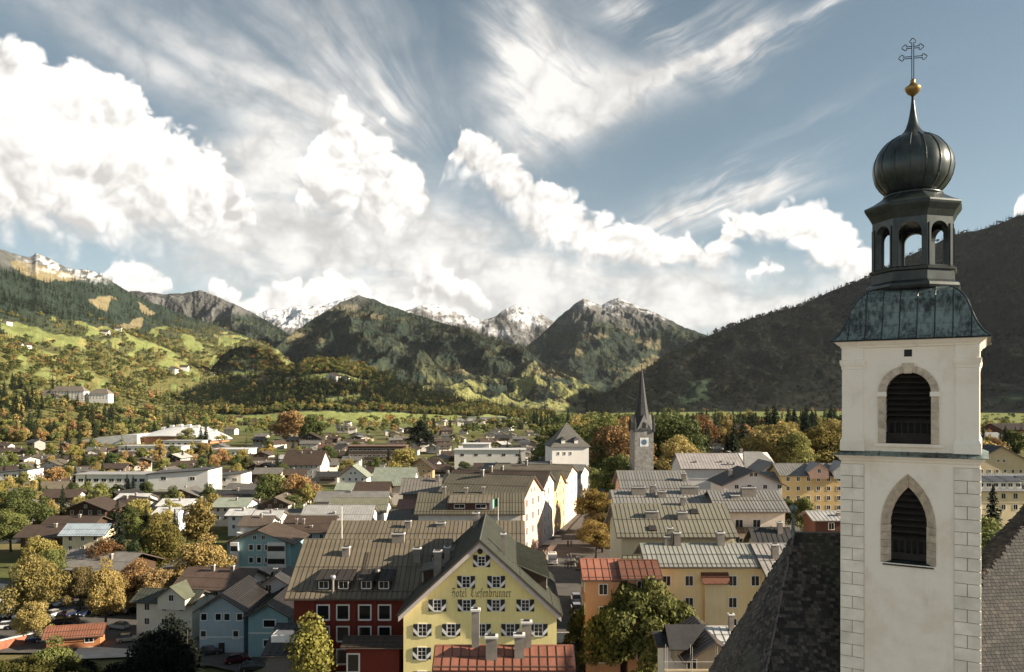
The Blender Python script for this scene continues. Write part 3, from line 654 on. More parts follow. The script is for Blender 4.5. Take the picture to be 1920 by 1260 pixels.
def window_mesh(w, h, style):
    key = (round(w, 2), round(h, 2), style)
    if key in _wcache: return _wcache[key]
    t = 0.10 if style != 'bold' else 0.17
    f = MB(); g = MB()
    f.box(-w/2-t, -0.07, -h/2-t, -w/2, 0.02, h/2+t); f.box(w/2, -0.07, -h/2-t, w/2+t, 0.02, h/2+t)
    f.box(-w/2, -0.07, h/2, w/2, 0.02, h/2+t); f.box(-w/2, -0.09, -h/2-t*1.2, w/2, 0.02, -h/2)
    if style in ('cross', 'plain'): f.box(-0.025, -0.045, -h/2, 0.025, 0.0, h/2)
    if style == 'cross':
        for k in (-1/6, 1/6): f.box(-w/2, -0.04, h*k-0.02, w/2, 0.0, h*k+0.02)
    g.poly([(-w/2, -0.012, -h/2), (w/2, -0.012, -h/2), (w/2, -0.012, h/2), (-w/2, -0.012, h/2)])
    _wcache[key] = (f.mesh('window', [TRIM]), g.mesh('pane', [GLASS]))
    b = MB(); b.v = f.v+g.v; k = len(f.v); b.f = f.f+[tuple(i+k for i in q) for q in g.f]; b.mi = [0]*len(f.f)+[1]*len(g.f)
    _wcache[key+('one',)] = b.mesh('window', [TRIM, GLASS])
    return _wcache[key]
ROT = {'y-': 0.0, 'x+': math.pi/2, 'y+': math.pi, 'x-': -math.pi/2}
def add_window(root, face, u, z, W, D, w=0.9, h=1.2, style='plain', near=False, bump=0.0):
    """u along the face, seen from outside left to right"""
    if face == 'y-': p = (u, -D/2, z)
    elif face == 'y+': p = (-u, D/2, z)
    elif face == 'x+': p = (W/2, u, z)
    else: p = (-W/2, -u, z)
    fm, gm = window_mesh(w, h, style)
    if near:
        o = obj('window', fm, root, p, ROT[face]); obj('pane', gm, o); return o
    return obj('window', _wcache[(round(w, 2), round(h, 2), style, 'one')], root, p, ROT[face])
def chimney(parent, x, y, z, w=0.7, d=0.7, h=1.6, cap=True, sink=1.2, m=None):
    c = MB(); c.box(-w/2, -d/2, -sink, w/2, d/2, h)
    if cap:
        c.box(-w/2-.08, -d/2-.08, h, w/2+.08, d/2+.08, h+.14, 1); c.box(-w/2+.12, -d/2+.12, h+.14, w/2-.12, d/2-.12, h+.22, 2)
    return c.build('chimney', [m or CHIM, CAPM, DARK], parent, (x, y, z))
FOOT = []                                             # occupied footprints (x, y, r)
def gable_house(name, label, cx, cy, z0, yaw, W, D, he, hr, wall, roof, over=0.8, overx=None, style='seam', spacing=0.75, group=None, cat='house', near=False,
                wins=(), chims=(), guard=True, wood=False, base=2.5, wins_style='plain', hip=0.0, gap=0.0):
    """walls, a two-pitched roof (ridge along local x) with real seams or single sheet panels, windows, chimneys"""
    t = thing(name, label, cat, (cx, cy, z0), yaw, group)
    wm = plaster(wall); rm = roofmetal(roof)
    b = MB()
    tw = 0.0
    prof = [(-D/2, -base), (D/2, -base), (D/2, he), (0, hr), (-D/2, he)]
    k = len(b.v); b.v += [(-W/2, y, z) for y, z in prof]+[(W/2, y, z) for y, z in prof]
    b.f += [(4,3,2,1,0), (5,6,7,8,9), (0,1,6,5), (1,2,7,6), (4,0,5,9)]; b.mi += [0]*5
    b.f += [(2,3,8,7), (3,4,9,8)]; b.mi += [0]*2
    b.build('wall', [wm], t)
    ox = over if overx is None else overx
    sl = (hr-he)/(D/2); L = W/2+ox; ye = D/2+over; zl = he-sl*over; th = 0.16; lift = th*math.sqrt(1+sl*sl)+0.02
    r = MB(); hx = hip
    for s in (-1, 1):
        a = Vector((-L*s, s*ye, zl+lift)); bb = Vector((L*s, s*ye, zl+lift)); c = Vector((L*s-hx*s, 0, hr+lift)); d = Vector((-L*s+hx*s, 0, hr+lift))
        a, bb, c, d = (bb, a, d, c) if s > 0 else (a, bb, c, d)
        if s > 0: q = [Vector((L, ye, zl+lift)), Vector((-L, ye, zl+lift)), Vector((-L+hx, 0, hr+lift)), Vector((L-hx, 0, hr+lift))]
        else: q = [Vector((-L, -ye, zl+lift)), Vector((L, -ye, zl+lift)), Vector((L-hx, 0, hr+lift)), Vector((-L+hx, 0, hr+lift))]
        r.slab(*q, th)
        # fascia / gutter along the eaves
        y0 = s*(ye+0.10); r.tube([(-L, y0, zl+lift-0.12), (L, y0, zl+lift-0.12)], 0.075, 5, 1)
        # rafters ends read as a dark verge
        if hx == 0:
            for e in (-1, 1):
                x0 = e*(L+0.02)
                p0 = Vector((x0, s*ye, zl+lift-0.10)); p1 = Vector((x0, 0, hr+lift-0.10))
                r.hexa([p0+Vector((-.03,0,-.16)), p0+Vector((.03,0,-.16)), p1+Vector((.03,0,-.16)), p1+Vector((-.03,0,-.16)), p0+Vector((-.03,0,.13)), p0+Vector((.03,0,.13)), p1+Vector((.03,0,.13)), p1+Vector((-.03,0,.13))], 1)
    if hx:
        for e in (-1, 1):
            q = [Vector((e*L, -e*ye, zl+lift)), Vector((e*L, e*ye, zl+lift)), Vector((e*(L-hx), 0, hr+lift))]
            r.poly(q)
    r.tube([(-L+hx, 0, hr+lift+0.02), (L-hx, 0, hr+lift+0.02)], 0.09, 5, 0)
    ln = math.hypot(ye, hr-zl); n = max(2, int(2*L/spacing)); dx = 2*L/n
    if style == 'seam':
        for s in (-1, 1):
            for i in range(1, n):
                x = -L+i*dx; f0 = 0.0
                f1 = 1.0 if not hx else min(1.0, (L-abs(x))/hx)
                p0 = Vector((x, s*ye, zl+lift)); p1 = Vector((x, s*ye*(1-f1), zl+(hr-zl)*f1+lift)); q = Vector((0.022, 0, 0)); up = Vector((0, 0, 0.05))
                r.hexa([p0-q, p0+q, p1+q, p1-q, p0-q+up, p0+q+up, p1+q+up, p1-q+up], 2)
    if guard and near:
        for s in (-1, 1):
            for f in (0.10, 0.5):
                y, z = s*ye*(1-f), zl+(hr-zl)*f+lift+0.12
                r.tube([(-L+hx*f+.1, y, z), (L-hx*f-.1, y, z)], 0.03, 4, 1)
    ro = r.build('roof', [rm, GUT, seam_mat(roof)], t)
    if style == 'panel':
        ang = math.atan2(hr-zl, ye); pm = MB()
        pm.hexa([(0.0, 0, 0.0), (dx-.012, 0, 0.0), (dx-.012, ln, 0.0), (0.0, ln, 0.0), (0.0, 0, 0.03), (dx-.012, 0, 0.03), (dx-.012, ln, 0.03), (0.0, ln, 0.03)])
        pm.hexa([(0.0, 0, 0.03), (0.05, 0, 0.03), (0.05, ln, 0.03), (0.0, ln, 0.03), (0.01, 0, 0.075), (0.04, 0, 0.075), (0.04, ln, 0.075), (0.01, ln, 0.075)], 1)
        me = pm.mesh('roof_panel', [rm, seam_mat(roof)])
        for i in range(n):
            obj('roof_panel', me, ro, (-L+i*dx, -ye, zl+lift+0.004), rot=(ang, 0, 0))
            obj('roof_panel', me, ro, (L-i*dx, ye, zl+lift+0.004), rot=(ang, 0, math.pi))
    if callable(wins): wins = wins(W, D, he, hr)
    for spec in wins:                                 # (face, [u..], [z..], w, h)
        face, us, zs, w, h = spec[:5]; st = spec[5] if len(spec) > 5 else wins_style
        for z in zs:
            for u in us: add_window(t, face, u, z, W, D, w, h, st, near)
    for c in chims:                                   # (x, f, side, w, d, h): f up the slope
        x, f, s, w, d, h = c; x = x*W/2
        chimney(ro, x, s*ye*(1-f), zl+(hr-zl)*f+lift, w, d, h)
    FOOT.append((cx, cy, 0.5*math.hypot(W, D)))
    t['_dim'] = (W, D, he, hr, ye, zl, lift, L)
    return t
def dims(t):
    d = list(t['_dim']); return d
def lin(n, a, b): return [a+(b-a)*(i+0.5)/n for i in range(n)]
def solveE(pxL, pxR, pe, pr, he, pitch):
    """eaves towards the viewer: depth from the eaves height, half depth from the pitch"""
    Y = 150.0; X = 0
    for _ in range(30):
        g = gz(((pxL+pxR)/2-CX)/F*(Y+5), Y+5); Y = 0.5*Y+0.5*(CAMZ-(g+he))*F/max(pe-HY, 6)
    ze = CAMZ-(pe-HY)*Y/F; k = (pr-HY)/F; hd = (CAMZ-k*Y-ze)/(math.tan(R(pitch))+k)
    return Y, (pxL-CX)/F*Y, (pxR-CX)/F*Y, g, ze, max(hd, 1.5), ze+max(hd, 1.5)*math.tan(R(pitch))
def houseE(label, pxL, pxR, pe, pr, he, wall, roof, pitch=24, over=0.8, yaw=0.0, name='house', **kw):
    Y, XL, XR, g, ze, hd, zr = solveE(pxL, pxR, pe, pr, he, pitch)
    W = (XR-XL)-2*over; D = 2*hd-2*over; sl = math.tan(R(pitch))
    return gable_house(name, label, (XL+XR)/2, Y+hd, g, R(yaw), max(W, 3), max(D, 3), ze-g+sl*over, zr-g, wall, roof, over, **kw)
def houseG(label, pxL, pxR, pe, pa, he, length, wall, roof, over=0.9, yaw=0.0, name='house', **kw):
    """gable towards the viewer"""
    Y = 150.0
    for _ in range(30):
        g = gz(((pxL+pxR)/2-CX)/F*(Y+5), Y+5); Y = 0.5*Y+0.5*(CAMZ-(g+he))*F/max(pe-HY, 6)
    XL, XR = (pxL-CX)/F*Y, (pxR-CX)/F*Y; ze = CAMZ-(pe-HY)*Y/F; za = CAMZ-(pa-HY)*Y/F
    hw = (XR-XL)/2; sl = max(0.2, (za-ze)/hw); D = 2*hw-2*over
    return gable_house(name, label, (XL+XR)/2, Y+length/2, g, R(90+yaw), length-2*0.9, max(D, 3), ze-g+sl*over, max(za, ze+sl*hw)-g, wall, roof, over, overx=0.9, **kw)
def auto_wins(W, D, he, hr, faces=('y-', 'x+'), near=False, w=0.95, h=1.2, st=2.75, gable=True, step=2.6):
    out = []
    for f in faces:
        ln = W if f[0] == 'y' else D
        n = max(1, int((ln-1.0)/step)); zs = [he-1.25-st*i for i in range(max(1, int((he-0.6)/st)))]
        out.append((f, lin(n, -ln/2+0.4, ln/2-0.4), [z for z in zs if z > 0.7], w, h))
        if f[0] == 'x' and gable and hr-he > 1.7: out.append((f, [0] if hr-he < 3 else [-1.0, 1.0], [he+(hr-he)*0.33], w*0.85, h*0.8))
    return out

def AW(*faces, near=False, **kw):
    return lambda W, D, he, hr: auto_wins(W, D, he, hr, faces, near, **kw)
def shed_dormer(t, x0, x1, f0, h, side=-1, wall=None, roof=None, wins=1, near=True, pitch=0.18, wsize=(0.9, 0.8), name='dormer', rib=.06):
    """a shed dormer standing on the slope: cheeks, front with windows, flatter roof running back into the slope"""
    W, D, he, hr, ye, zl, lift, L = t['_dim']; sl = (hr-zl)/ye
    y0 = ye*(1-f0); z0 = zl+(hr-zl)*f0+lift; zt = z0+h; run = min(y0-0.05, h/(sl-pitch)); y1 = y0-run; z1 = zt+pitch*run
    S = side; m = MB()
    P = lambda x, y, z: (x, S*y, z)
    m.poly([P(x0, y0, z0-.05), P(x1, y0, z0-.05), P(x1, y0, zt), P(x0, y0, zt)] if S < 0 else [P(x1, y0, z0-.05), P(x0, y0, z0-.05), P(x0, y0, zt), P(x1, y0, zt)])
    for x in (x0, x1): m.poly([P(x, y0, z0-.05), P(x, y0, zt), P(x, y1, z1)])
    o = m.build(name, [wall or WOOD], t)
    r = MB(); a, b, c, d = P(x0-.25, y0+.4, zt-pitch*.4+.1), P(x1+.25, y0+.4, zt-pitch*.4+.1), P(x1+.25, y1, z1+.1), P(x0-.25, y1, z1+.1)
    r.slab(*((a, b, c, d) if S < 0 else (b, a, d, c)), 0.12)
    n = max(1, int((x1-x0)/0.8))
    for i in range(n+1):
        x = x0+(x1-x0)*i/n; p0 = Vector(P(x, y0+.4, zt-pitch*.4+.1)); p1 = Vector(P(x, y1, z1+.1)); q = Vector((.02, 0, 0)); u = Vector((0, 0, rib))
        r.hexa([p0-q, p0+q, p1+q, p1-q, p0-q+u, p0+q+u, p1+q+u, p1-q+u])
    r.build('dormer_roof', [roof or GUT], o)
    for u in lin(wins, x0, x1):
        fm, gm = window_mesh(wsize[0], wsize[1], 'plain'); obj('dormer_window', _wcache[(round(wsize[0], 2), round(wsize[1], 2), 'plain', 'one')], o, (u, S*y0+S*0.02, (z0+zt)/2+.05), 0 if S < 0 else math.pi)
    return o
def cross_gable(t, x, w, f0, side, wall, roof, out=0.0, near=False):
    """a small gable growing out of the slope"""
    W, D, he, hr, ye, zl, lift, L = t['_dim']; sl = (hr-zl)/ye; S = side
    y0 = ye*(1-f0)+out; z0 = zl+(hr-zl)*f0+lift; h = w*0.32; zt = z0+h*0.9; za = zt+w/2*0.75; y1 = max(0.05, y0-(za-z0)/sl)
    m = MB(); P = lambda a, b, c: (x+a, S*b, c)
    m.poly([P(-w/2, y0, z0-.8), P(w/2, y0, z0-.8), P(w/2, y0, zt), P(0, y0, za), P(-w/2, y0, zt)])
    for e in (-1, 1): m.poly([P(e*w/2, y0, z0-.8), P(e*w/2, y0, zt), P(e*w/2, y0-(zt-z0)/sl, zt), P(e*w/2, y0, z0)])
    o = m.build('cross_gable', [wall], t); r = MB(); v = 0.5
    for e in (-1, 1):
        a = P(e*(w/2+v), y0+.7, zt-v*.75+.1); b = P(0, y0+.7, za+.1); c = P(0, y1, za+.1); d = P(e*(w/2+v), max(.05, y0-(zt-v*.75-z0)/sl), zt-v*.75+.1)
        r.slab(*((a, b, c, d) if e*S > 0 else (b, a, d, c)), 0.13)
    r.build('gable_roof', [roof], o)
    obj('gable_window', window_mesh(0.9, 1.1, 'plain') and _wcache[(0.9, 1.1, 'plain', 'one')], o, (x, S*(y0+.0), zt-.15), 0 if S < 0 else math.pi)
    return o
def balcony(t, face, u0, u1, z, W, D, depth=1.2, m=None):
    b = MB(); b.box(u0, -depth, -.12, u1, 0, 0)
    n = max(2, int((u1-u0)/0.5))
    b.box(u0, -depth, .95, u1, -depth+.09, 1.05)
    for i in range(n):
        a = u0+(u1-u0)*i/n; b.box(a+.02, -depth+.02, 0, a+(u1-u0)/n-.02, -depth+.06, .95)
    for x in (u0, u1): b.box(x-.04, -depth, 0, x+.04, 0, 1.05)
    p = {'y-': (0, -D/2, z), 'x+': (W/2, 0, z), 'x-': (-W/2, 0, z), 'y+': (0, D/2, z)}[face]
    return b.build('balcony', [m or WOOD], t, p, ROT[face])
# ------------------------------------------------------------------ the church tower beside us
def copper_mat():
    m, t, b, out = new_mat('patinated_copper')
    v = t.add('ShaderNodeTexCoord').outputs['Object']; rnd = t.add('ShaderNodeObjectInfo').outputs['Random']
    n = t.noise(t.vm('MULTIPLY', v, (3.2, 3.2, 0.30)), 1.6, 5, 0.65); n2 = t.noise(v, 0.5, 3, 0.6)
    c = t.mix(t.ss(t.m('ADD', t.m('ADD', n, t.m('MULTIPLY', t.m('SUBTRACT', n2, 0.5), 0.8)), t.m('MULTIPLY', t.m('SUBTRACT', rnd, 0.5), 0.14)), 0.27, 0.68), t.rgb((0.036, 0.040, 0.038)), t.rgb((0.215, 0.27, 0.245)))
    t.l.new(c, b.inputs['Base Color']); b.inputs['Metallic'].default_value = 0.35; b.inputs['Roughness'].default_value = 0.42
    return m
COPPER = copper_mat(); DKCOP = plain('dark_copper', (0.040, 0.050, 0.047), 0.32, 0.35, var=0.5, scale=1.2, streak=True, spec=0.5); GOLD = plain('gilded_metal', (0.33, 0.21, 0.07), 0.4, 0.85, var=0.15)
def tower_plaster():
    m, t, b, out = new_mat('tower_plaster'); v = t.add('ShaderNodeTexCoord').outputs['Object']
    n1 = t.noise(v, 0.45, 5, 0.65); n2 = t.noise(t.vm('MULTIPLY', v, (1.6, 1.6, 0.22)), 1.3, 5, 0.65); n3 = t.noise(v, 5.0, 4, 0.7)
    c = t.mix(t.ss(n1, 0.42, 0.72, 0, 0.75), t.rgb((0.95, 0.87, 0.74)), t.rgb((0.80, 0.69, 0.53)))
    c = t.mix(t.ss(n2, 0.55, 0.80, 0, 0.45), c, t.rgb((0.60, 0.52, 0.42))); c = t.mix(t.ss(n3, 0.58, 0.75, 0, 0.30), c, t.rgb((0.66, 0.57, 0.46)))
    t.l.new(c, b.inputs['Base Color']); b.inputs['Roughness'].default_value = 0.92; b.inputs['Specular IOR Level'].default_value = 0.08
    bp = t.add('ShaderNodeBump'); bp.inputs['Strength'].default_value = 0.5; bp.inputs['Distance'].default_value = 0.03; t.l.new(t.m('ADD', n3, n1), bp.inputs['Height']); t.l.new(bp.outputs[0], b.inputs['Normal'])
    return m
TOWER_W = tower_plaster()
QUOIN = plain('quoin_plaster', (0.90, 0.82, 0.69), 0.9, var=0.16, scale=0.9, bump=0.2, spec=0.08); JOINT = plain('joint', (0.30, 0.235, 0.18), 0.95, var=0.1)
SURR = plain('surround_stone', (0.60, 0.50, 0.38), 0.9, var=0.22, scale=3.0, bump=0.5, bscale=12); SLAT = plain('louvre_wood', (0.030, 0.024, 0.020), 0.8, var=0.3)
def sq(m, prof, mi=0, cap0=True, cap1=True):
    m.rings([[(-h, -h, z), (h, -h, z), (h, h, z), (-h, h, z)] for h, z in prof], mi, cap0, cap1)
def arch_round(hw, z0, zs, n=16): return [(-hw, z0)]+[(-hw*math.cos(math.pi*i/n), zs+hw*math.sin(math.pi*i/n)) for i in range(n+1)]+[(hw, z0)]
def arch_gothic(hw, z0, zs, za, n=9):
    h = za-zs; Rr = (hw*hw+h*h)/(2*hw); a1 = math.asin(min(1, h/Rr)); L = [(-hw+Rr-Rr*math.cos(a1*i/n), zs+Rr*math.sin(a1*i/n)) for i in range(n+1)]
    return [(-hw, z0)]+L+[(-x, z) for x, z in L[-2::-1]]+[(hw, z0)]
def wall_arch(m, x0, x1, z0, z1, pts, y, depth):
    xl, xr, zb = pts[0][0], pts[-1][0], pts[0][1]
    V = lambda x, z, q=0.0: (x, y+q, z)
    m.poly([V(x0, z0), V(xl, z0), V(xl, z1), V(x0, z1)]); m.poly([V(xr, z0), V(x1, z0), V(x1, z1), V(xr, z1)]); m.poly([V(xl, z0), V(xr, z0), V(xr, zb), V(xl, zb)])
    for (xa, za), (xb, zb2) in zip(pts, pts[1:]):
        if xb-xa > 1e-6: m.poly([V(xa, za), V(xb, zb2), V(xb, z1), V(xa, z1)])
        m.poly([V(xa, za), V(xa, za, depth), V(xb, zb2, depth), V(xb, zb2)])
def build_tower():
    T = thing('church_tower', 'white church tower with green copper bell roof, dark onion dome and double-barred cross', 'church tower', (24.07, 47.4, 0.0), R(-31.0))
    hb, hu = 3.47, 3.38
    low = MB(); AG = arch_gothic(1.38, 24.75, 26.9, 29.82, 12)
    wall_arch(low, -hb, hb, -3, 30.45, AG, -hb, 0.05)
    AI = arch_gothic(0.93, 24.75, 26.9, 29.05, 12)
    for (xa, za), (xb, zb_) in zip(AI, AI[1:]): low.poly([(xa, -hb+.40, za), (xa, -hb+1.0, za), (xb, -hb+1.0, zb_), (xb, -hb+.40, zb_)])
    for p in ([(hb, -hb), (hb, hb)], [(hb, hb), (-hb, hb)], [(-hb, hb), (-hb, -hb)]):
        (xa, ya), (xb, yb) = p; low.poly([(xa, ya, -3), (xb, yb, -3), (xb, yb, 30.45), (xa, ya, 30.45)])
    low.build('lower_shaft', [TOWER_W], T)
    up = MB(); AR = arch_round(1.15, 31.5, 34.42)
    wall_arch(up, -hu, hu, 30.9, 37.2, AR, -hu, 0.9)
    for p in ([(hu, -hu), (hu, hu)], [(hu, hu), (-hu, hu)], [(-hu, hu), (-hu, -hu)]):
        (xa, ya), (xb, yb) = p; up.poly([(xa, ya, 30.9), (xb, yb, 30.9), (xb, yb, 37.2), (xa, ya, 37.2)])
    bel = up.build('belfry_wall', [TOWER_W], T)
    m = MB(); sq(m, [(3.50, 30.30), (3.50, 30.45), (3.58, 30.52), (3.62, 30.62), (3.78, 30.74), (3.80, 30.80), (3.40, 30.80)]); m.build('string_course', [TOWER_W], T)
    m = MB(); sq(m, [(3.80, 30.801), (3.90, 30.805), (3.90, 30.84), (3.36, 31.08)], cap0=False)
    fl = m.build('copper_flashing', [COPPER], T)
    for i in range(-2, 3):
        s = MB(); s.hexa([(i*1.45-.02, -3.90, 30.84), (i*1.45+.02, -3.90, 30.84), (i*1.45+.02, -3.4, 31.06), (i*1.45-.02, -3.4, 31.06), (i*1.45-.02, -3.90, 30.88), (i*1.45+.02, -3.90, 30.88), (i*1.45+.02, -3.4, 31.10), (i*1.45-.02, -3.4, 31.10)])
        s.build('flashing_seam', [DKCOP], fl)
    # corner pilasters of the belfry
    for sx in (-1, 1):
        for sy in (-1, 1):
            m = MB(); a, b = (2.34, 3.46); c = (a+b)/2; h = (b-a)/2
            def ring(e, z): return [(sx*c-h-e, sy*c-h-e, z), (sx*c+h+e, sy*c-h-e, z), (sx*c+h+e, sy*c+h+e, z), (sx*c-h-e, sy*c+h+e, z)]
            m.rings([ring(.10, 31.05), ring(.10, 31.62), ring(.05, 31.72), ring(.0, 31.85), ring(0, 35.75), ring(.03, 35.80), ring(.03, 35.9), ring(.09, 36.05), ring(.12, 36.2), ring(.12, 36.3), ring(.02, 36.34), ring(.02, 37.2)], 0)
            m.build('pilaster', [TOWER_W], T)
    m = MB(); sq(m, [(3.42, 36.98), (3.52, 37.02), (3.56, 37.12), (3.66, 37.18), (3.80, 37.32), (3.84, 37.40), (3.84, 37.47), (3.0, 37.47)]); m.build('cornice', [TOWER_W], T)
    m = MB(); m.box(-.20, -3.39, 36.45, .20, -3.384, 36.85); m.build('vent_hole', [DARK], T)  # thin dark plate painted as the shade inside the hole
    # belfry window: stone arch, imposts, keystone, jambs, sill, louvres
    sw = MB(); y0, y1 = -hu-.10, -hu+.02
    def ringpiece(r0, r1, a0, a1, zc, n, ya=y0, yb=y1):
        q = MB()
        for i in range(n):
            p, r = a0+(a1-a0)*i/n, a0+(a1-a0)*(i+1)/n
            A, B = (math.cos(p), math.sin(p)), (math.cos(r), math.sin(r))
            q.hexa([(A[0]*r0, ya, zc+A[1]*r0), (A[0]*r1, ya, zc+A[1]*r1), (A[0]*r1, yb, zc+A[1]*r1), (A[0]*r0, yb, zc+A[1]*r0), (B[0]*r0, ya, zc+B[1]*r0), (B[0]*r1, ya, zc+B[1]*r1), (B[0]*r1, yb, zc+B[1]*r1), (B[0]*r0, yb, zc+B[1]*r0)])
        return q
    win = MB(); win.poly([(-1.2, -hu+.88, 31.4), (1.2, -hu+.88, 31.4), (1.2, -hu+.88, 35.7), (-1.2, -hu+.88, 35.7)]); bw = win.build('belfry_window', [DARK], T)  # dark sheet closing the recess, stands for the unlit belfry inside
    k = 10
    for i in range(k):
        a0 = math.pi*i/k; ringpiece(1.15, 1.53, a0+.006, a0+math.pi/k-.006, 34.42, 3).build('arch_stone', [SURR], bw)
    m = MB(); m.hexa([(-.20, y0-.05, 35.50), (.20, y0-.05, 35.50), (.20, y1, 35.50), (-.20, y1, 35.50), (-.30, y0-.05, 36.08), (.30, y0-.05, 36.08), (.30, y1, 36.08), (-.30, y1, 36.08)]); m.build('keystone', [SURR], bw)
    for s in (-1, 1):
        m = MB(); m.box(min(s*1.10, s*1.62), y0-.06, 34.20, max(s*1.10, s*1.62), y1, 34.46); m.build('impost', [TOWER_W], bw)
        for z in (31.55, 32.43, 33.31):
            m = MB(); m.box(min(s*1.15, s*1.53), y0, z, max(s*1.15, s*1.53), y1, z+.865); m.build('jamb_stone', [SURR], bw)
    m = MB(); m.box(-1.75, y0-.08, 31.36, 1.75, y1, 31.53); m.build('sill', [TOWER_W], bw)
    def slats(pts, zb, zt, y, n, hwf, par):
        for i in range(n):
            z = zb+(zt-zb)*(i+.3)/n; hw = hwf(z+.1)
            if hw < .15: continue
            s = MB(); s.hexa([(-hw, y, z), (hw, y, z), (hw, y+.34, z+.20), (-hw, y+.34, z+.20), (-hw, y, z+.035), (hw, y, z+.035), (hw, y+.34, z+.235), (-hw, y+.34, z+.235)]); s.build('louvre_slat', [SLAT], par)
    slats(AR, 32.7, 35.5, -hu+.30, 9, lambda z: 1.14 if z < 34.42 else math.sqrt(max(0, 1.14**2-(z-34.42)**2)), bw)
    m = MB(); m.box(-1.14, -hu+.25, 31.5, 1.14, -hu+.4, 32.05); m.box(-1.14, -hu+.22, 32.05, 1.14, -hu+.42, 32.12)
    for i in range(7): m.box(-1.05+i*.33, -hu+.28, 32.12, -.98+i*.33, -hu+.36, 32.7)
    m.box(-1.14, -hu+.25, 32.7, 1.14, -hu+.4, 32.78); m.build('parapet', [SLAT], bw)
    # pointed window
    gw = MB(); gw.poly([(-1, -hb+.98, 24.6), (1, -hb+.98, 24.6), (1, -hb+.98, 29.1), (-1, -hb+.98, 29.1)]); gw = gw.build('pointed_window', [DARK], T)  # dark backing sheet in place of the unlit tower room
    O = arch_gothic(1.40, 24.75, 26.9, 29.85, 12)
    I = arch_gothic(0.93, 24.75, 26.9, 29.05, 12)
    def stone(a, b, c, d):
        m = MB(); f, r = -hb-.03-random.uniform(0, .025), -hb+.05; e = -hb+.42
        (ax, az), (bx, bz), (cx_, cz), (dx_, dz) = a, b, c, d         # a,b inner lower/upper ; c,d outer upper/lower
        m.hexa([(ax, e, az), (dx_, f, dz), (dx_, r, dz), (ax, e+.06, az), (bx, e, bz), (cx_, f, cz), (cx_, r, cz), (bx, e+.06, bz)])
        m.build('surround_stone', [SURR], gw)
    for s in (-1, 1):
        for i in range(5):
            z0 = 24.75+2.15*i/5; z1 = 24.75+2.15*(i+1)/5-.018; stone((s*.90, z0), (s*.90, z1), (s*1.40, z1), (s*1.40, z0))
        for i in range(0, 12, 2):
            a, b = I[1+i], I[3+i]; d, c = O[1+i], O[3+i]; g = 0.985
            stone((s*-a[0], a[1]), (s*-(a[0]+(b[0]-a[0])*g), a[1]+(b[1]-a[1])*g), (s*-(d[0]+(c[0]-d[0])*g), d[1]+(c[1]-d[1])*g), (s*-d[0], d[1]))
    m = MB(); m.hexa([(-1.30, -hb-.10, 24.62), (1.30, -hb-.10, 24.62), (.95, -hb+.95, 24.95), (-.95, -hb+.95, 24.95), (-1.30, -hb-.10, 24.66), (1.30, -hb-.10, 24.66), (.95, -hb+.95, 25.0), (-.95, -hb+.95, 25.0)]); m.build('sloped_sill', [DKCOP], gw)
    def hw2(z):
        if z < 26.9: return .92
        ps = [p for p in I if p[0] <= 0]; return -float(np.interp(z, [p[1] for p in ps[1:]], [p[0] for p in ps[1:]]))
    slats(I, 26.0, 28.9, -hb+.42, 8, hw2, gw)
    m = MB(); m.box(-.92, -hb+.5, 24.9, .92, -hb+.6, 25.3)
    for i in range(6): m.box(-.85+i*.32, -hb+.5, 25.3, -.78+i*.32, -hb+.58, 26.0)
    m.box(-.92, -hb+.48, 26.0, .92, -hb+.6, 26.08); m.build('parapet', [SLAT], gw)
    # quoins: a whole block, then two halves, up both corners
    for s in (-1, 1):
        back = MB(); x0, x1 = sorted((s*2.27, s*3.492)); back.box(x0, -3.492, -3, x1, -3.40, 30.30); x2, x3 = sorted((s*3.40, s*3.492)); back.box(x2, -3.39, -3, x3, -2.27, 30.30)
        q = back.build('corner_strip', [JOINT], T)
        z = 30.28; i = 0
        while z > 12:
            h = .665; z0 = z-h
            cuts = [(2.28, 3.535)] if i % 2 == 0 else [(2.28, 2.88), (2.915, 3.535)]
            for a, b in cuts:
                m = MB(); xa, xb = sorted((s*a, s*b)); e = random.uniform(0, .008); m.box(xa, -3.535-e, z0, xb, -3.36, z)
                if b > 3.5: xa, xb = sorted((s*3.36, s*(3.535+e))); m.box(xa, -3.355, z0, xb, -2.28 if i % 2 else -2.9, z)
                m.build('quoin', [QUOIN], q)
            z = z0-.035; i += 1
    # copper bell roof: panels between seams on each face
    prof = [(4.02, 37.42), (3.90, 37.50), (3.66, 37.74), (3.45, 38.06), (3.28, 38.42), (3.14, 38.80), (3.01, 39.20), (2.86, 39.58), (2.68, 39.90), (2.45, 40.16), (2.20, 40.36), (2.0, 40.46)]
    m = MB(); sq(m, [(3.84, 37.36), (4.0, 37.38), (3.96, 37.41)], cap1=False); sq(m, [(h-.03, z-.02) for h, z in prof]); br = m.build('bell_roof', [DKCOP], T)
    hz = [z for h, z in prof]; hh = [h for h, z in prof]; half = lambda z: float(np.interp(z, hz, hh))
    cuts = [37.43, 38.25, 39.0, 39.75, 40.45]; nx = 9
    for face in range(4):
        a = face*math.pi/2; ca, sa = math.cos(a), math.sin(a)
        rot = lambda x, y, z: (x*ca-y*sa, x*sa+y*ca, z)
        for i in range(nx):
            xa, xb = -3.98+7.96*i/nx, -3.98+7.96*(i+1)/nx
            for j in range(4):
                zs = np.linspace(cuts[j]+.012, cuts[j+1], 6); q = MB(); rows = []
                for z in zs:
                    h = half(z); l, r = max(xa+.02, -h), min(xb-.02, h)
                    if r-l < .01: continue
                    o = .012+.008*((i+j) % 2); rows.append([rot(l, -h-o, z), rot(r, -h-o, z)])
                if len(rows) < 2: continue
                for r0, r1 in zip(rows, rows[1:]): q.poly([r0[0], r0[1], r1[1], r1[0]])
                q.build('copper_panel', [COPPER], br)
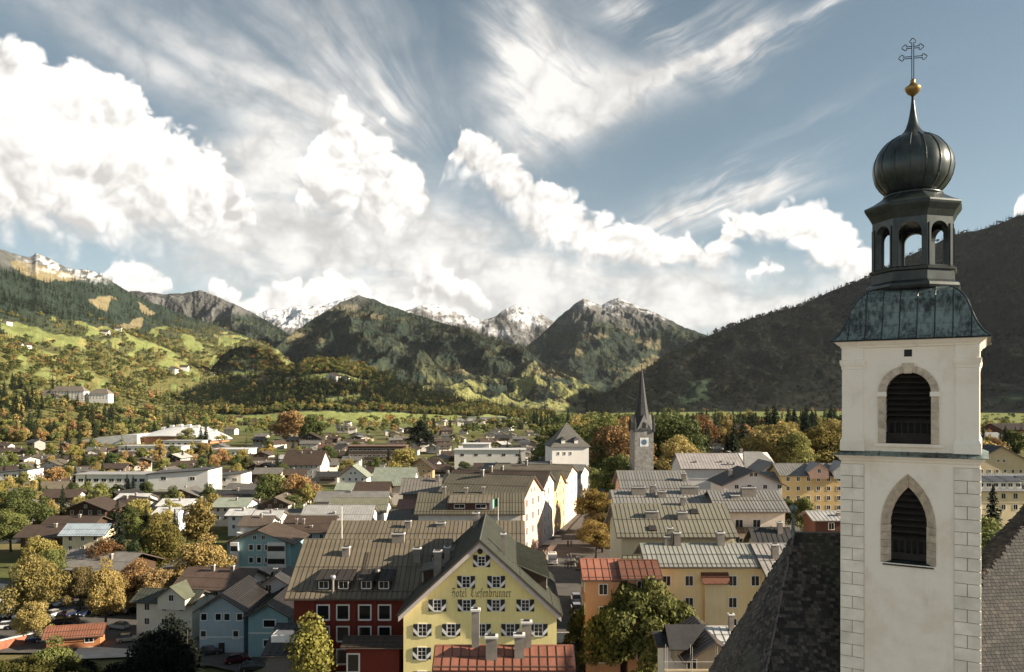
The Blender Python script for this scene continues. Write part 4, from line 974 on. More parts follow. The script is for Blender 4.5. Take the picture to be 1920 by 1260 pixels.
        for i in range(1, nx):
            x = -3.98+7.96*i/nx; pts = [rot(x, -half(z)-.02, z) for z in np.linspace(37.43, 40.44, 14) if half(z) > abs(x)]
            if len(pts) > 1: q = MB(); q.tube(pts, .035, 5); q.build('roof_seam', [DKCOP], br)
        q = MB(); q.tube([rot(-half(z), -half(z), z) for z in np.linspace(37.43, 40.44, 14)], .06, 6); q.build('hip_roll', [DKCOP], br)
    # eight-sided lantern
    k8 = 1/math.cos(math.pi/8); a0 = math.pi/8
    def oct_(prof, name, mat, par=T, cap0=True, cap1=True):
        m = MB(); m.lathe([(r*k8, z) for r, z in prof], 8, 0, a0=a0, cap0=cap0, cap1=cap1); return m.build(name, [mat], par)
    lb = oct_([(2.30, 40.40), (2.42, 40.46), (2.48, 40.60), (2.46, 40.76), (2.28, 40.86), (2.18, 40.95), (2.18, 41.48), (2.28, 41.55), (2.30, 41.68), (2.10, 41.78), (2.0, 41.79)], 'lantern_base', DKCOP)
    ap = 2.13; fw = ap*math.tan(math.pi/8)            # half width of one side
    for i in range(8):
        a = i*math.pi/4; m = MB(); pts = arch_round(.60, 41.78, 43.72, 10)
        y = -ap
        wall_arch(m, -fw, fw, 41.70, 44.62, pts, y, .42)
        m.poly([(-fw*.8, y+.42, 41.7), (-.6, y+.42, 41.7), (-.6, y+.42, 44.6), (-fw*.8, y+.42, 44.6)]); m.poly([(.6, y+.42, 41.7), (fw*.8, y+.42, 41.7), (fw*.8, y+.42, 44.6), (.6, y+.42, 44.6)])
        o = m.build('lantern_side', [DKCOP], T, rz=a)
        for s in (-1, 1): q = MB(); q.box(min(s*.67, s*.76), y-.05, 41.78, max(s*.67, s*.76), y+.02, 44.2); q.build('pilaster_strip', [DKCOP], o)
    oct_([(2.0, 44.55), (2.15, 44.62), (2.30, 44.95), (2.52, 45.28), (2.56, 45.40), (2.54, 45.50), (2.10, 45.72), (1.72, 45.98), (1.52, 46.16), (1.50, 46.2)], 'lantern_roof', DKCOP)
    m = MB(); m.lathe([(1.50, 46.12), (1.62, 46.16), (1.64, 46.26), (1.50, 46.32), (1.34, 46.36)], 24); m.build('neck_ring', [DKCOP], T, smooth=True)
    pr = [(366,47),(360,55),(352,63),(343,69.5),(335,73),(325,75.5),(316,76.7),(305,75.5),(297,73),(288,69),(280,63),(272,56),(266,49),(260,39),(256,31),(252,24),(247,18),(240,13.5),(230,10),(218,7.2),(205,5),(190,3.2),(178,2.4)]
    pf = [(p*.0286, CAMZ+(750-q)*.0320) for q, p in pr]
    m = MB(); n = 64; rings = []
    for r, z in pf:
        rings.append([((r*(1+.016*abs(math.sin(8*2*math.pi*j/n)))-.0)*math.cos(2*math.pi*j/n), r*(1+.016*abs(math.sin(8*2*math.pi*j/n)))*math.sin(2*math.pi*j/n), z) for j in range(n)])
    m.rings(rings); od = m.build('onion_dome', [DKCOP], T, smooth=True)
    for j in range(16):
        a = 2*math.pi*j/16; q = MB(); q.tube([((r+.01)*math.cos(a), (r+.01)*math.sin(a), z) for r, z in pf[:15]], [.04]*15, 5); q.build('dome_seam', [DKCOP], od)
    m = MB(); m.box(.55, -1.05, 49.45, .95, -.75, 49.62); m.build('hatch', [DKCOP], od)
    zt = pf[-1][1]
    m = MB(); m.lathe([(.06, zt-.1), (.16, zt), (.30, zt+.10), (.41, zt+.28), (.45, zt+.42), (.44, zt+.47), (.30, zt+.56), (.17, zt+.68), (.12, zt+.80), (.16, zt+.86), (.05, zt+.98)], 24); m.build('gilded_ball', [GOLD], T, smooth=True)
    # double-barred cross, open outlined arms with trefoil ends
    zc = zt+.95; g = MB(); d = .055; rr = .026
    top = CAMZ+(750-72)*.032
    def outline(pts): g.tube(pts+[pts[0]], rr, 5)
    def trefoil(c, u, v, r=.12):
        c, u, v = Vector(c), Vector(u), Vector(v); pts = []
        for k2, ang in ((-1, -90), (0, 0), (1, 90)):
            cc = c+u*(.10 if k2 == 0 else 0.0)*1.0+v*(k2*.085)
            for q in range(5):
                b = R(ang-80+40*q); pts.append(cc+(u*math.cos(b)+v*math.sin(b))*r*.75)
        g.tube([tuple(p) for p in pts], rr, 5)
    for s in (-1, 1): g.tube([(s*d, 0, zc), (s*d, 0, top-.22)], rr, 5)
    trefoil((0, 0, top-.16), (0, 0, 1), (1, 0, 0))
    for zb, hw in ((CAMZ+(750-88)*.032, .50), (CAMZ+(750-107)*.032, .68)):
        for s in (-1, 1):
            for e in (-1, 1): g.tube([(s*d, 0, zb+e*d), (s*(hw-.12), 0, zb+e*d)], rr, 5)
            trefoil((s*(hw-.08), 0, zb), (s, 0, 0), (0, 0, 1))
    g.build('cross', [DARK], T, rz=R(20))
    FOOT.append((24, 47, 9)); return T
build_tower()

# ------------------------------------------------------------------ the church roofs either side of the tower, in wooden shingles
def shingle_mat(name='weathered_shingle', k=1.0):
    m, t, b, out = new_mat(name)
    ge = t.add('ShaderNodeNewGeometry'); rnd = t.m('FRACT', t.m('ADD', ge.outputs['Random Per Island'], t.add('ShaderNodeObjectInfo').outputs['Random']))
    v = t.add('ShaderNodeTexCoord').outputs['Object']; n = t.noise(v, 0.35, 3, 0.6)
    c = t.mix(t.m('POWER', rnd, 1.8), t.rgb((0.008*k, 0.007*k, 0.007*k)), t.rgb((0.095*k, 0.080*k, 0.066*k))); c = t.mix(t.ss(n, 0.45, 0.75, 0, 0.6), c, t.rgb((0.055*k, 0.060*k, 0.038*k)))
    t.l.new(c, b.inputs['Base Color']); b.inputs['Roughness'].default_value = 0.8
    return m
SHING = shingle_mat(); SHING2 = shingle_mat('darkened_mossy_shingle', 0.42); UNDER = plain('roof_boards', (0.02, 0.018, 0.016), 0.9)  # nave copy, moss included, darkened to offset the sun on its face
def shingle_roof(root, roof, facets, w=.30, ex=.21, th=.028, mat=None):
    SHING = mat
    """facets: (polygon in space, x axis along the courses); returns joined far shingles and single near ones"""
    items = []
    for poly in facets:
        poly = [Vector(p) for p in poly]; n = (poly[1]-poly[0]).cross(poly[2]-poly[0]).normalized()
        if n.z < 0: n = -n
        ux = Vector((0, 0, 1)).cross(n).normalized(); uy = n.cross(ux).normalized(); o = poly[0]
        P2 = [((p-o).dot(ux), (p-o).dot(uy)) for p in poly]; xs = [p[0] for p in P2]; ys = [p[1] for p in P2]
        y = min(ys); row = 0
        while y < max(ys):
            x = min(xs)-w*(.5*(row % 2)+random.uniform(0, .2))
            while x < max(xs):
                ww = w*random.uniform(.72, 1.12); cx_, cy_ = x+ww/2, y+ex*.5
                if inpoly(np.array([cx_]), np.array([cy_]), P2)[0]:
                    items.append((o+ux*cx_+uy*cy_+n*.03, ux, uy, n, ww-.02))
                x += ww
            y += ex; row += 1
    def geo(m, c, ux, uy, n, ww, j):
        l = ex*.95; a = c-uy*l*.5+n*(th+j); b = c+uy*l*.75+n*.004
        m.hexa([a-ux*ww/2-n*th, a+ux*ww/2-n*th, b+ux*ww/2-n*th, b-ux*ww/2-n*th, a-ux*ww/2, a+ux*ww/2, b+ux*ww/2, b-ux*ww/2])
    def vis(c):
        px, py = CX+F*c.x/c.y, HY-(c.z-CAMZ)*F/c.y
        return -20 < px < 1940 and 900 < py < 1275
    inv = root.matrix_basis.inverted()
    seen = sorted([q for q in items if vis(q[0])], key=lambda q: q[0].y); near = seen[:300]; ids = set(id(q) for q in near)
    far = MB()
    for q in items:
        if id(q) not in ids: geo(far, q[0], q[1], q[2], q[3], q[4], random.uniform(0, .012))
    far.build('shingles', [SHING], roof)['kind'] = 'stuff'
    cache = {}
    for c, ux, uy, n, ww in near:
        k = round(ww, 2)
        if k not in cache:
            m = MB(); geo(m, Vector((0, 0, 0)), Vector((1, 0, 0)), Vector((0, 1, 0)), Vector((0, 0, 1)), k, .006); cache[k] = m.mesh('shingle', [SHING])
        M = Matrix((ux, uy, n)).transposed().to_euler(); obj('shingle', cache[k], roof, c, rot=M)
def church_part(label, facets, walls, name, mat=SHING):
    r0 = thing(name, label, 'church roof', (0, 0, 0))
    u = MB()
    for f in facets: u.poly(f)
    w = MB()
    for f in walls: w.poly(f)
    w.build('wall', [TOWER_W], r0); ro = u.build('roof', [UNDER], r0); shingle_roof(r0, ro, facets, mat=mat)
    return r0, ro
def ext(a, b, k): return a+(b-a)*k
c1 = at(1490, 1000, 51.2); c2 = Vector((at(1600, 1003, 51.0).x, 51.0, c1.z)); c3 = ext(c1, at(1437, 1260, 46.9), 1.45); c4 = Vector((c2.x+.6, c3.y-.3, c3.z)); c5 = at(1376, 1260, 50.6); c5 = ext(c1, c5, (c3.z-c1.z)/(c5.z-c1.z))
c6 = Vector((c5.x+1, 57, c3.z)); c7 = Vector((c2.x+2, 57, c3.z))
hb_ = lambda p: Vector((p.x, p.y, -2))
def seat(root, x, y):                                # put the Empty at the building's own base
    root.location = (x, y, 0)
    for c in root.children: c.location = c.location-Vector((x, y, 0))
ch, ro = church_part('steep grey shingled hip roof at the left foot of the church tower', [[c3, c4, c2, c1], [c5, c3, c1], [c7, c6, c1, c2], [c6, c5, c1]],
   [[hb_(c3), hb_(c4), c4, c3], [hb_(c5), hb_(c3), c3, c5], [hb_(c6), hb_(c5), c5, c6]], 'church_choir')
m = MB(); m.tube([c1+Vector((0, 0, .05)), c3+Vector((0, -.03, .05))], .07, 5); m.tube([c1+Vector((0, 0, .05)), c2+Vector((0, 0, .05))], .09, 5); m.build('ridge_roll', [plain('lead_roll', (0.12, 0.10, 0.095), 0.7)], ch)
m = MB(); p = c1+Vector((-.05, .1, 0)); m.lathe([(.16, -.3), (.16, .15), (.10, .3), (.09, 1.3), (.22, 1.45), (.26, 1.62), (.24, 1.75), (.1, 1.82)], 12); m.build('finial', [COPPER], ch, p); seat(ch, 19, 52)
def onplane(px, py, a, b, c):
    n = (b-a).cross(c-a); d = Vector(((px-CX)/F, 1.0, (HY-py)/F)); o = Vector((0, 0, CAMZ)); return o+d*((a-o).dot(n)/d.dot(n))
n1 = at(1838, 1090, 47.5); n2 = ext(n1, at(1920, 985, 50.0), 2.4); n3 = at(1832, 1330, 43.2); n4 = onplane(2030, 1330, n1, n2, n3); n5 = at(1832, 1042, 50.2); n6 = onplane(2030, 830, n1, n2, n5)
cn, _r = church_part('mossy steep shingled church roof on the far side of the white tower', [[n3, n4, n2, n1], [n1, n2, n6, n5]], [[hb_(n3), hb_(n4), n4, n3]], 'church_nave', SHING2)
seat(cn, 34, 48); FOOT.append((19, 52, 8)); FOOT.append((34, 50, 9))
# ------------------------------------------------------------------ the yellow hotel
def glyph_strokes():
    """broad-nib blackletter strokes on a grid: x-height 1, ascender 1.6"""
    n = [[(0,1),(.1,.92),(.1,.1),(.2,0)], [(.1,.85),(.35,1),(.45,.88),(.45,.1),(.58,0)]]
    return {
     'H': ([[(.0,1.5),(.25,1.6),(.32,1.4),(.28,.6),(.15,.1)], [(.3,1.55),(.55,1.62),(.75,1.45)], [(.3,.85),(.55,1.0),(.68,.8),(.68,.2),(.5,-.25)], [(0,.9),(.3,.85)]], .95),
     'o': ([[(.3,1),(.05,.8),(.05,.2),(.3,0),(.5,.2),(.5,.8),(.3,1)]], .72), 't': ([[(.18,1.3),(.14,.15),(.3,0),(.42,.1)], [(0,.95),(.42,.95)]], .55),
     'e': ([[(.45,.2),(.28,0),(.06,.18),(.06,.8),(.28,1),(.45,.82),(.1,.5)]], .62), 'l': ([[(.05,1.5),(.15,1.6),(.15,.12),(.3,0)]], .45),
     'T': ([[(.0,1.35),(.25,1.6),(.55,1.45),(.85,1.6)], [(.45,1.45),(.15,1.1),(.12,.4),(.4,0),(.75,.25)], [(.42,1.3),(.42,.45)]], 1.0),
     'i': ([[(0,.95),(.12,.88),(.12,.1),(.25,0)], [(.1,1.3),(.2,1.38)]], .40), 'f': ([[(.15,-.25),(.15,1.35),(.32,1.55),(.5,1.42)], [(0,.95),(.42,.95)]], .52),
     'n': (n, .74), 'b': ([[(.05,1.5),(.12,1.6),(.12,.15),(.32,0),(.52,.2),(.52,.8),(.3,1),(.14,.88)]], .74), 'r': ([[(0,1),(.12,.9),(.12,.1),(.25,0)], [(.14,.85),(.35,1),(.46,.86)]], .56),
     'u': ([[(0,1),(.1,.92),(.1,.15),(.3,0),(.46,.12)], [(.46,1),(.46,.12),(.6,0)]], .76), ' ': ([], .75)}
def lettering(text, size, width, mat, parent, loc, rz):
    G = glyph_strokes(); x = 0; m = MB(); nx, nz = .055, .075
    tot = sum(G[c][1] for c in text); sx = width/tot
    for c in text:
        for st in G[c][0]:
            for (a, b), (d, e) in zip(st, st[1:]):
                q = [(x+a-nx, b-nz), (x+d-nx, e-nz), (x+d+nx, e+nz), (x+a+nx, b+nz)]
                m.poly([(p[0]*sx, 0, p[1]*size) for p in q])
                m.poly([((x+a-nx)*sx, -.001, (b+.02)*size), ((x+d-nx)*sx, -.001, (e+.02)*size), ((x+d-nx+.05)*sx, -.001, (e-.03)*size), ((x+a-nx+.05)*sx, -.001, (b-.03)*size)])
        x += G[c][1]
    return m.build('lettering', [mat], parent, loc, rz)
SHUT_B = plain('shutter_black', (0.020, 0.024, 0.026), 0.6, var=0.1); SHUT_W = plain('shutter_white', (0.76, 0.75, 0.73), 0.6, var=0.05)
def shutter_mesh(w, h, s):
    m = MB(); m.box(-w/2, -.05, -h/2, w/2, 0, h/2, 0); y = -.056
    # broad white diagonal band running down towards the window
    a = (-w/2*s, h*.20); b = (-w/2*s, h*-.12); c = (w/2*s, -h/2); d = (w/2*s, -h*.16)
    q = [(p[0], y, p[1]) for p in (a, b, c, d)]; m.poly(q if s > 0 else q[::-1], 1)
    return m.mesh('shutter', [SHUT_B, SHUT_W])
def hotel():
    wl = W_YELLOW
    t = houseG('big yellow hotel with a steep gable and black and white shutters', 746, 1053, 1157, 1017, 9.8, 20.5, wl, (0.085, 0.088, 0.066), over=0.5, name='hotel', cat='hotel', style='panel', spacing=.68, near=True)
    W, D, he, hr, ye, zl, lift, L = t['_dim']; Yw = t.location.y-W/2; k = Yw/F
    SL, SR = shutter_mesh(.50, 1.34, 1), shutter_mesh(.50, 1.34, -1)
    rows = [(1052, [903]), (1091, [874, 930.5]), (1135, [820, 875, 930, 985]), (1181, [792, 846, 903, 957, 1009.5]), (1225, [791, 846, 902, 957, 1010]), (1270, [791, 846, 902, 957, 1010])]
    for py, pxs in rows:
        for px in pxs:
            u = (px-CX)*k-t.location.x; z = CAMZ-(py-HY)*k; b = (.84, 1.30) if py > 1160 else (.78, 1.18) if py > 1060 else (.70, 1.0)
            o = add_window(t, 'x-', u, z, W, D, b[0], b[1], 'cross', True)
            for s, me in ((-1, SL), (1, SR)): obj('shutter', me, o, (s*(b[0]/2+.36), -.03, 0))
    m = MB(); m.lathe([(.30, 0), (.30, .05)], 16); o = obj('round_vent', m.mesh('round_vent', [DARK]), t, (-W/2-.0, 0, CAMZ-(1034-HY)*k), rot=(0, -math.pi/2, 0))
    # pale verge band under the roof edge
    for s in (-1, 1):
        v = MB(); a = Vector((-W/2-.75, s*(ye-.02), zl-.02)); b = Vector((-W/2-.75, 0, hr-.02)); d = Vector((0, 0, -.55)); q = Vector((.70, 0, 0))
        v.hexa([a+d, a+d+q, b+d+q, b+d, a, a+q, b+q, b] if s > 0 else [b+d, b+d+q, a+d+q, a+d, b, b+q, a+q, a]); v.build('verge_band', [plain('verge_plaster', (0.62, 0.56, 0.54), 0.8)], t)
    for s in (-1, 1):
        g = MB(); a = Vector((-W/2-.93, s*ye, zl+.06)); b = Vector((-W/2-.93, 0, hr+.06)); d = Vector((0, 0, .30)); q = Vector((.08, 0, 0))
        g.hexa([a, a+q, b+q, b, a+d, a+q+d, b+q+d, b+d]); g.build('verge_board', [plain('green_verge', (0.02, 0.05, 0.03), 0.5)], t)
    wx = (959-847)*k
    lettering('Hotel Tiefenbrunner', .60, wx, plain('sign_paint', (0.075, 0.05, 0.02), 0.8), t, (-W/2-.012, -((847-CX)*k-t.location.x), CAMZ-(1119-HY)*k), -math.pi/2)
    rm = roofmetal((0.085, 0.088, 0.066))
    shed_dormer(t, -5.0, 1.6, .16, 1.7, -1, WOOD, rm, 4, rib=.22, pitch=.42); shed_dormer(t, 2.6, 8.6, .16, 1.7, -1, WOOD, rm, 4, rib=.22, pitch=.42)
    shed_dormer(t, -5.5, -1.0, .25, 1.8, 1, WOOD, rm, 3); shed_dormer(t, 1.5, 6.5, .30, 1.9, 1, WOOD, rm, 3)
    ro = [c for c in t.children if c.name.startswith('roof')][0]
    f = lambda x, y: zl+(hr-zl)*(1-abs(y)/ye)+lift
    chimney(ro, -6.6, 5.0, f(0, 5.0), .9, .9, 2.6); chimney(ro, -5.5, -2.6, f(0, 2.6), .55, .55, 2.2); chimney(ro, 7.0, 1.2, f(0, 1.2), .8, .8, 1.6); chimney(ro, -3.2, 4.2, f(0, 4.2), .7, .7, 1.7)
    for i in range(7):                                # roof steps
        m = MB(); x = -8.0+i*.0; m.box(-.2, -.03, 0, .2, .03, .05); m.build('roof_step', [DARK], ro, (-7.6+.25*i, -1.0-.55*i, f(0, 1.0+.55*i)+.1))
    return t
hotel()
def red_building():
    t = houseE('dark red building with broad olive metal roof beside the yellow hotel', 533, 838, 1126, 1014, 9.9, W_RED, R_OLIVE, pitch=31, over=.9, name='guesthouse', cat='building', style='panel', spacing=.6, near=True, chims=[(-.42, .72, -1, .9, .8, .9), (.62, .62, -1, .9, .9, 1.5), (.30, .97, -1, 1.6, .9, .9)])
    W, D, he, hr, ye, zl, lift, L = t['_dim']; Yw = t.location.y-D/2; k = Yw/F
    for py in (1148, 1188.5, 1231, 1274):
        for px in (606, 643, 684, 721): add_window(t, 'y-', (px-CX)*k-t.location.x, CAMZ-(py-HY)*k, W, D, 1.32, 1.62, 'bold', True)
    for x in (606, 643, 686, 719):
        u = (x-CX)*k-t.location.x; shed_dormer(t, u-.85, u+.85, .13, 1.3, -1, WOOD, plain('dark_sheet', (0.035, 0.03, 0.026), .6), 1, wsize=(1.05, .8))
    for px in (586, 625, 664, 703): p = MB(); p.box(-.22, -D/2-.14, -1, .22, -D/2+.02, he-.3); p.build('wall_pier', [plaster((0.18, 0.04, 0.028))], t, ((px-CX)*k-t.location.x, 0, 0))
    ro = [c for c in t.children if c.name.startswith('roof') and 'panel' not in c.name][0]
    m = MB(); m.lathe([(.14, -.5), (.14, 1.6), (.30, 1.65), (.34, 1.9), (.30, 2.1), (.05, 2.15)], 12); m.build('flue', [plain('steel_flue', (0.5, 0.48, 0.46), 0.35, 0.7)], ro, ((625-CX)*k-t.location.x, -ye*.92, zl+(hr-zl)*.1+lift))
    m = MB(); m.lathe([(.12, -.5), (.12, 1.3), (.55, 1.4), (.62, 1.7), (.5, 2.0), (.05, 2.1)], 12); m.build('flue', [plain('dark_flue', (0.06, 0.055, 0.05), 0.5, 0.5)], ro, ((703-CX)*k-t.location.x, -ye*.80, zl+(hr-zl)*.22+lift))
    m = MB()
    for i in range(12): m.box(-.18, -.02, i*.28, .18, .02, i*.28+.05)
    for s in (-.18, .18): m.box(s-.02, -.02, -.1, s+.02, .02, 3.3)
    o = m.build('roof_ladder', [GUT], ro, ((673-CX)*k-t.location.x, -ye*.55, zl+(hr-zl)*.45+lift+.12)); o.rotation_euler = (-math.atan2(ye, hr-zl), 0, 0)
    return t
red_building()
near = dict(near=True, style='panel')
houseE('long olive seamed roof right behind the dark red building', 600, 985, 1030, 979, 10.5, W_GREY, R_OLIVE, pitch=20, spacing=.68, chims=[(-.2, .75, -1, .9, .8, 1.0), (.15, .8, -1, 1.4, 1.0, .5)], name='building', cat='building', **near)
houseE('red brown metal roof with four stout chimneys in front of the yellow hotel', 812, 1078, 1262, 1216, 14.5, W_PEACH, (0.30, 0.125, 0.082), pitch=38, over=.5, spacing=.6, chims=[(-.20, .55, -1, .8, .7, 1.4), (.24, .62, -1, .7, .7, 1.4), (-.46, .97, 1, .55, .55, 2.6), (.36, .97, 1, .7, .6, 1.7)], name='house', **near)
t = houseE('low dark red annexe with a brown lean-to roof under the red building', 640, 756, 1216, 1196, 3.4+2.4, W_RED, (0.075, 0.055, 0.042), pitch=22, over=.5, style='seam', near=True, wins=lambda W, D, he, hr: [('y-', [-2.2], [he-1.9], 1.2, 1.9, 'bold')], name='annexe', cat='building')
# the white house with the long dormer and the flag
t = houseE('white house with olive roof and one long brown dormer', 776, 984, 966, 925, 11, W_WHITE, (0.15, 0.135, 0.095), pitch=26, spacing=.6, wins=lambda W, D, he, hr: [('y-', [-2.5, 1.8, 6.6, 8.4], [he-2.9], .9, 1.0)], chims=[(-.55, .97, -1, .7, .6, 1.2), (-.1, .97, -1, .6, .6, 1.0), (.25, .97, -1, .6, .6, 1.2)], **near)
shed_dormer(t, -4.2, 4.4, .18, 1.5, -1, plaster((0.10, 0.055, 0.045)), roofmetal(R_OLIVE), 2, wsize=(2.0, .7))
# right side of the street
t = houseE('yellow house with pale seamed roof and small dark windows', 1210, 1453, 1066, 1022, 12.5, (0.72, 0.59, 0.34), (0.30, 0.30, 0.265), pitch=24, over=.8, spacing=.6, name='house', chims=[(-.62, .97, -1, .7, .7, 1.0), (-.44, .96, -1, .85, .8, 1.5), (.34, .97, -1, .95, .85, 1.5), (-.56, 1.0, 1, .7, .6, 2.0)],
  wins=lambda W, D, he, hr: [('y-', [-5.4, -2.5, 3.1, 6.0], [he-2.1], .95, 1.2), ('y-', [-5.4, -2.5, 3.1], [he-4.9], .95, 1.2), ('y-', [6.0], [he-4.7], .8, .4), ('y-', [-2.5, 3.1, 6.0], [he-7.6], .95, 1.2)], **near)
W, D, he, hr, ye, zl, lift, L = t['_dim']
m = MB(); m.box(-.6, -D/2-.55, -2, 2.1, -D/2, he-2.0); o = m.build('stair_bay', [plaster((0.66, 0.55, 0.35))], t)
m = MB(); m.slab((-1.0, -D/2-1.3, he-2.2), (2.5, -D/2-1.3, he-2.2), (2.5, -D/2, he-1.0), (-1.0, -D/2, he-1.0), .15)
for i in range(5): m.box(-.95+i*.8, -D/2-1.3, he-2.2, -.9+i*.8, -D/2-1.25, he-2.1)
m.build('bay_roof', [roofmetal(R_MAROON)], o)
t = houseE('wide olive grey roof with two boxy vents across the narrow street', 1157, 1386, 1010, 947, 13, W_CREAM, (0.215, 0.20, 0.15), pitch=27, spacing=.68, chims=[(-.38, .60, -1, 2.0, 1.0, .8), (.18, .56, -1, 1.5, 1.2, .9), (.28, .97, -1, .7, .7, 1.2)], **near)
ro = [c for c in t.children if c.name.startswith('roof')][0]; W, D, he, hr, ye, zl, lift, L = t['_dim']
for fx, f in ((-.42, .24), (.45, .74)):
    m = MB(); m.box(-.6, -.6, -.1, .6, .6, .28); m.box(-.5, -.5, .28, .5, .5, .30, 1); o = m.build('skylight', [GUT, GLASS], ro, (fx*W/2, -ye*(1-f), zl+(hr-zl)*f+lift)); o.rotation_euler = (math.atan2(hr-zl, ye), 0, 0)
houseE('low olive lean-to roof wedged between the yellow and the grey roofs', 1170, 1400, 1056, 1008, 9.5, W_PEACH, R_GREEN, pitch=20, style='seam', near=True, wins=AW('y-'), chims=[(-.9, .8, -1, .7, .7, 1.0)])
t = houseE('pale pink house with dark timber balcony below a grey metal roof', 1343, 1483, 962, 922, 13.5, (0.70, 0.60, 0.50), R_GREY, pitch=24, spacing=.6, wins=lambda W, D, he, hr: [('y-', [-2.4, 0.8], [he-2.6, he-6.0], 1.3, 1.8)], chims=[(.1, .78, -1, 2.6, 1.2, 1.4), (-.35, .66, -1, 1.6, .8, .4)], **near)
W, D, he, hr = t['_dim'][:4]; balcony(t, 'y-', -W/2+.3, 3.4, he-3.9, W, D); balcony(t, 'y-', -W/2+.3, 3.4, he-7.5, W, D)
houseE('long pale grey roof with big square chimneys below the clock tower', 1151, 1352, 950, 921, 14, W_CREAM, (0.26, 0.25, 0.225), pitch=22, spacing=.68, chims=[(-.52, .75, -1, 2.6, 1.2, 1.3), (-.22, .70, -1, .9, .8, 1.8), (-.05, .55, -1, 1.5, .9, 1.0), (.55, .8, -1, 3.2, 1.2, 1.2)], **near)
houseE('grey seamed roof with a weathered bluish streak below the clock tower', 1164, 1299, 922, 884, 13, W_PINK, R_GREY, pitch=26, spacing=.68, chims=[(.95, .5, -1, .9, .9, 1.6)], **near)
houseE('orange house with a red tin roof beside the chestnut tree', 1092, 1172, 1091, 1051, 12, W_ORANGE, (0.36, 0.15, 0.10), pitch=24, over=.5, near=True, style='panel', spacing=.8, wins=AW('y-', 'x-', near=True))
houseE('maroon roofed house squeezed between the orange and yellow houses', 1166, 1243, 1088, 1053, 12.3, W_ORANGE, R_MAROON, pitch=24, near=True, wins=AW('y-', near=True))
houseG('white chalet with a dark roof and timber gable among the grey roofs', 1353, 1475, 912, 884, 11, 16, W_WHITE, R_DARK, wins=lambda W, D, he, hr: [('x-', [-4.4, -1.0, 3.2, 7.0], [he-.6], 1.0, 1.0), ('x-', [-.5, .7], [he+2.6], .8, .9)], chims=[(-.1, .5, 1, .9, .9, 1.5)], near=True)
houseE('brownish white roof with rows of snow guards beyond the clock tower', 1277, 1398, 880, 851, 11, W_WHITE, (0.42, 0.38, 0.355), pitch=25, spacing=1.0, chims=[(-.5, .4, -1, .7, .6, .5), (.55, .25, -1, .6, .6, .8), (.75, .25, -1, .6, .6, .8), (.35, .4, -1, .9, .4, .5)], style='seam')
houseE('plain grey hipped roof next to the snow guard roof', 1396, 1462, 876, 848, 10, W_WHITE, (0.33, 0.315, 0.29), pitch=22, style='seam', hip=3.0, chims=[(-.8, .95, -1, .9, .8, 1.2)])
houseE('long low brown grey roof behind the clock tower', 1222, 1330, 858, 838, 8, W_CREAM, (0.23, 0.20, 0.155), pitch=22, style='seam')
houseE('dark roofed yellow house left of the clock tower', 1102, 1190, 863, 840, 8.5, W_CREAM, R_BROWN, pitch=28, style='seam', wins=AW('y-'))
t = houseE('ochre house with grey roof and two small cross gables near the tower', 1462, 1592, 893, 870, 12, W_OCHRE, R_GREY, pitch=26, style='seam', wins=AW('y-', 'x-'))
cross_gable(t, 1.0, 5.5, .0, -1, plaster(W_PINK), roofmetal(R_GREY), 1.0); cross_gable(t, 8.0, 6.0, .0, -1, plaster(W_WHITE), roofmetal(R_GREY), 1.5)
houseG('brown timber gable house left of the ochre house', 1416, 1480, 893, 868, 10, 14, W_WHITE, R_GREY, wins=AW('x-'))
houseE('grey roof in front of the timber gable house', 1436, 1482, 905, 886, 10, W_WHITE, R_GREY, pitch=24, style='seam')
houseE('low house with bright sheet roof behind the shingled church roof', 1524, 1600, 978, 960, 11.0, (0.10, 0.05, 0.035), R_LIGHT, pitch=18, style='seam', chims=[(.6, .5, -1, .8, .6, .6)], wins=AW('y-'))
houseE('dark slate hood roof with a glazed lantern beyond the yellow house', 1418, 1496, 1035, 992, 12, W_GREY, R_DARK, pitch=38, style='seam', chims=[(.6, .8, -1, .7, .6, 1.4)])
houseE('pale tin roof with one chimney right of the yellow house', 1440, 1520, 1090, 1022, 11.5, W_CREAM, (0.38, 0.35, 0.32), pitch=24, style='seam', near=True, chims=[(-.2, .6, -1, .8, .7, 1.6)])
# bottom right: scaffolded little houses
t = houseG('small weathered house with hoodlike gables wrapped in scaffolding', 1284, 1400, 1246, 1208, 7.5, 10, (0.40, 0.34, 0.26), (0.12, 0.10, 0.085), wins=lambda W, D, he, hr: [('x-', [-2.2, 1.8], [he-1.0], .9, 1.2)], near=True, cat='house')
W, D, he, hr, ye, zl, lift, L = t['_dim']; cross_gable(t, -W/2+2.5, 4, .05, 1, plaster((0.36, 0.30, 0.22)), roofmetal(R_DARK), .8)
sc = thing('scaffold', 'thin tubular scaffolding standing against the small weathered house', 'scaffold', (t.location.x, t.location.y-W/2-1.6, t.location.z))
for i in range(5):
    m = MB(); m.tube([(-5+2.5*i, 0, -1), (-5+2.5*i, 0, 9.5)], .022, 5); m.build('upright', [CAPM], sc); m = MB(); m.tube([(-5+2.5*i, .8, -1), (-5+2.5*i, .8, 9.5)], .022, 5); m.build('upright', [CAPM], sc)
for z in (2, 4.5, 7):
    m = MB(); m.tube([(-5.4, 0, z+1), (5.4, 0, z+1)], .02, 5); m.build('rail', [CAPM], sc)
    m = MB(); m.box(-5.2, .05, z, 5.2, .75, z+.05); m.build('deck', [plain('scaffold_board', (0.35, 0.28, 0.18), 0.9)], sc)
houseE('tiny red brown porch roof under the chestnut tree', 1250, 1290, 1215, 1190, 8, W_WHITE, R_DARK, pitch=35, near=True)
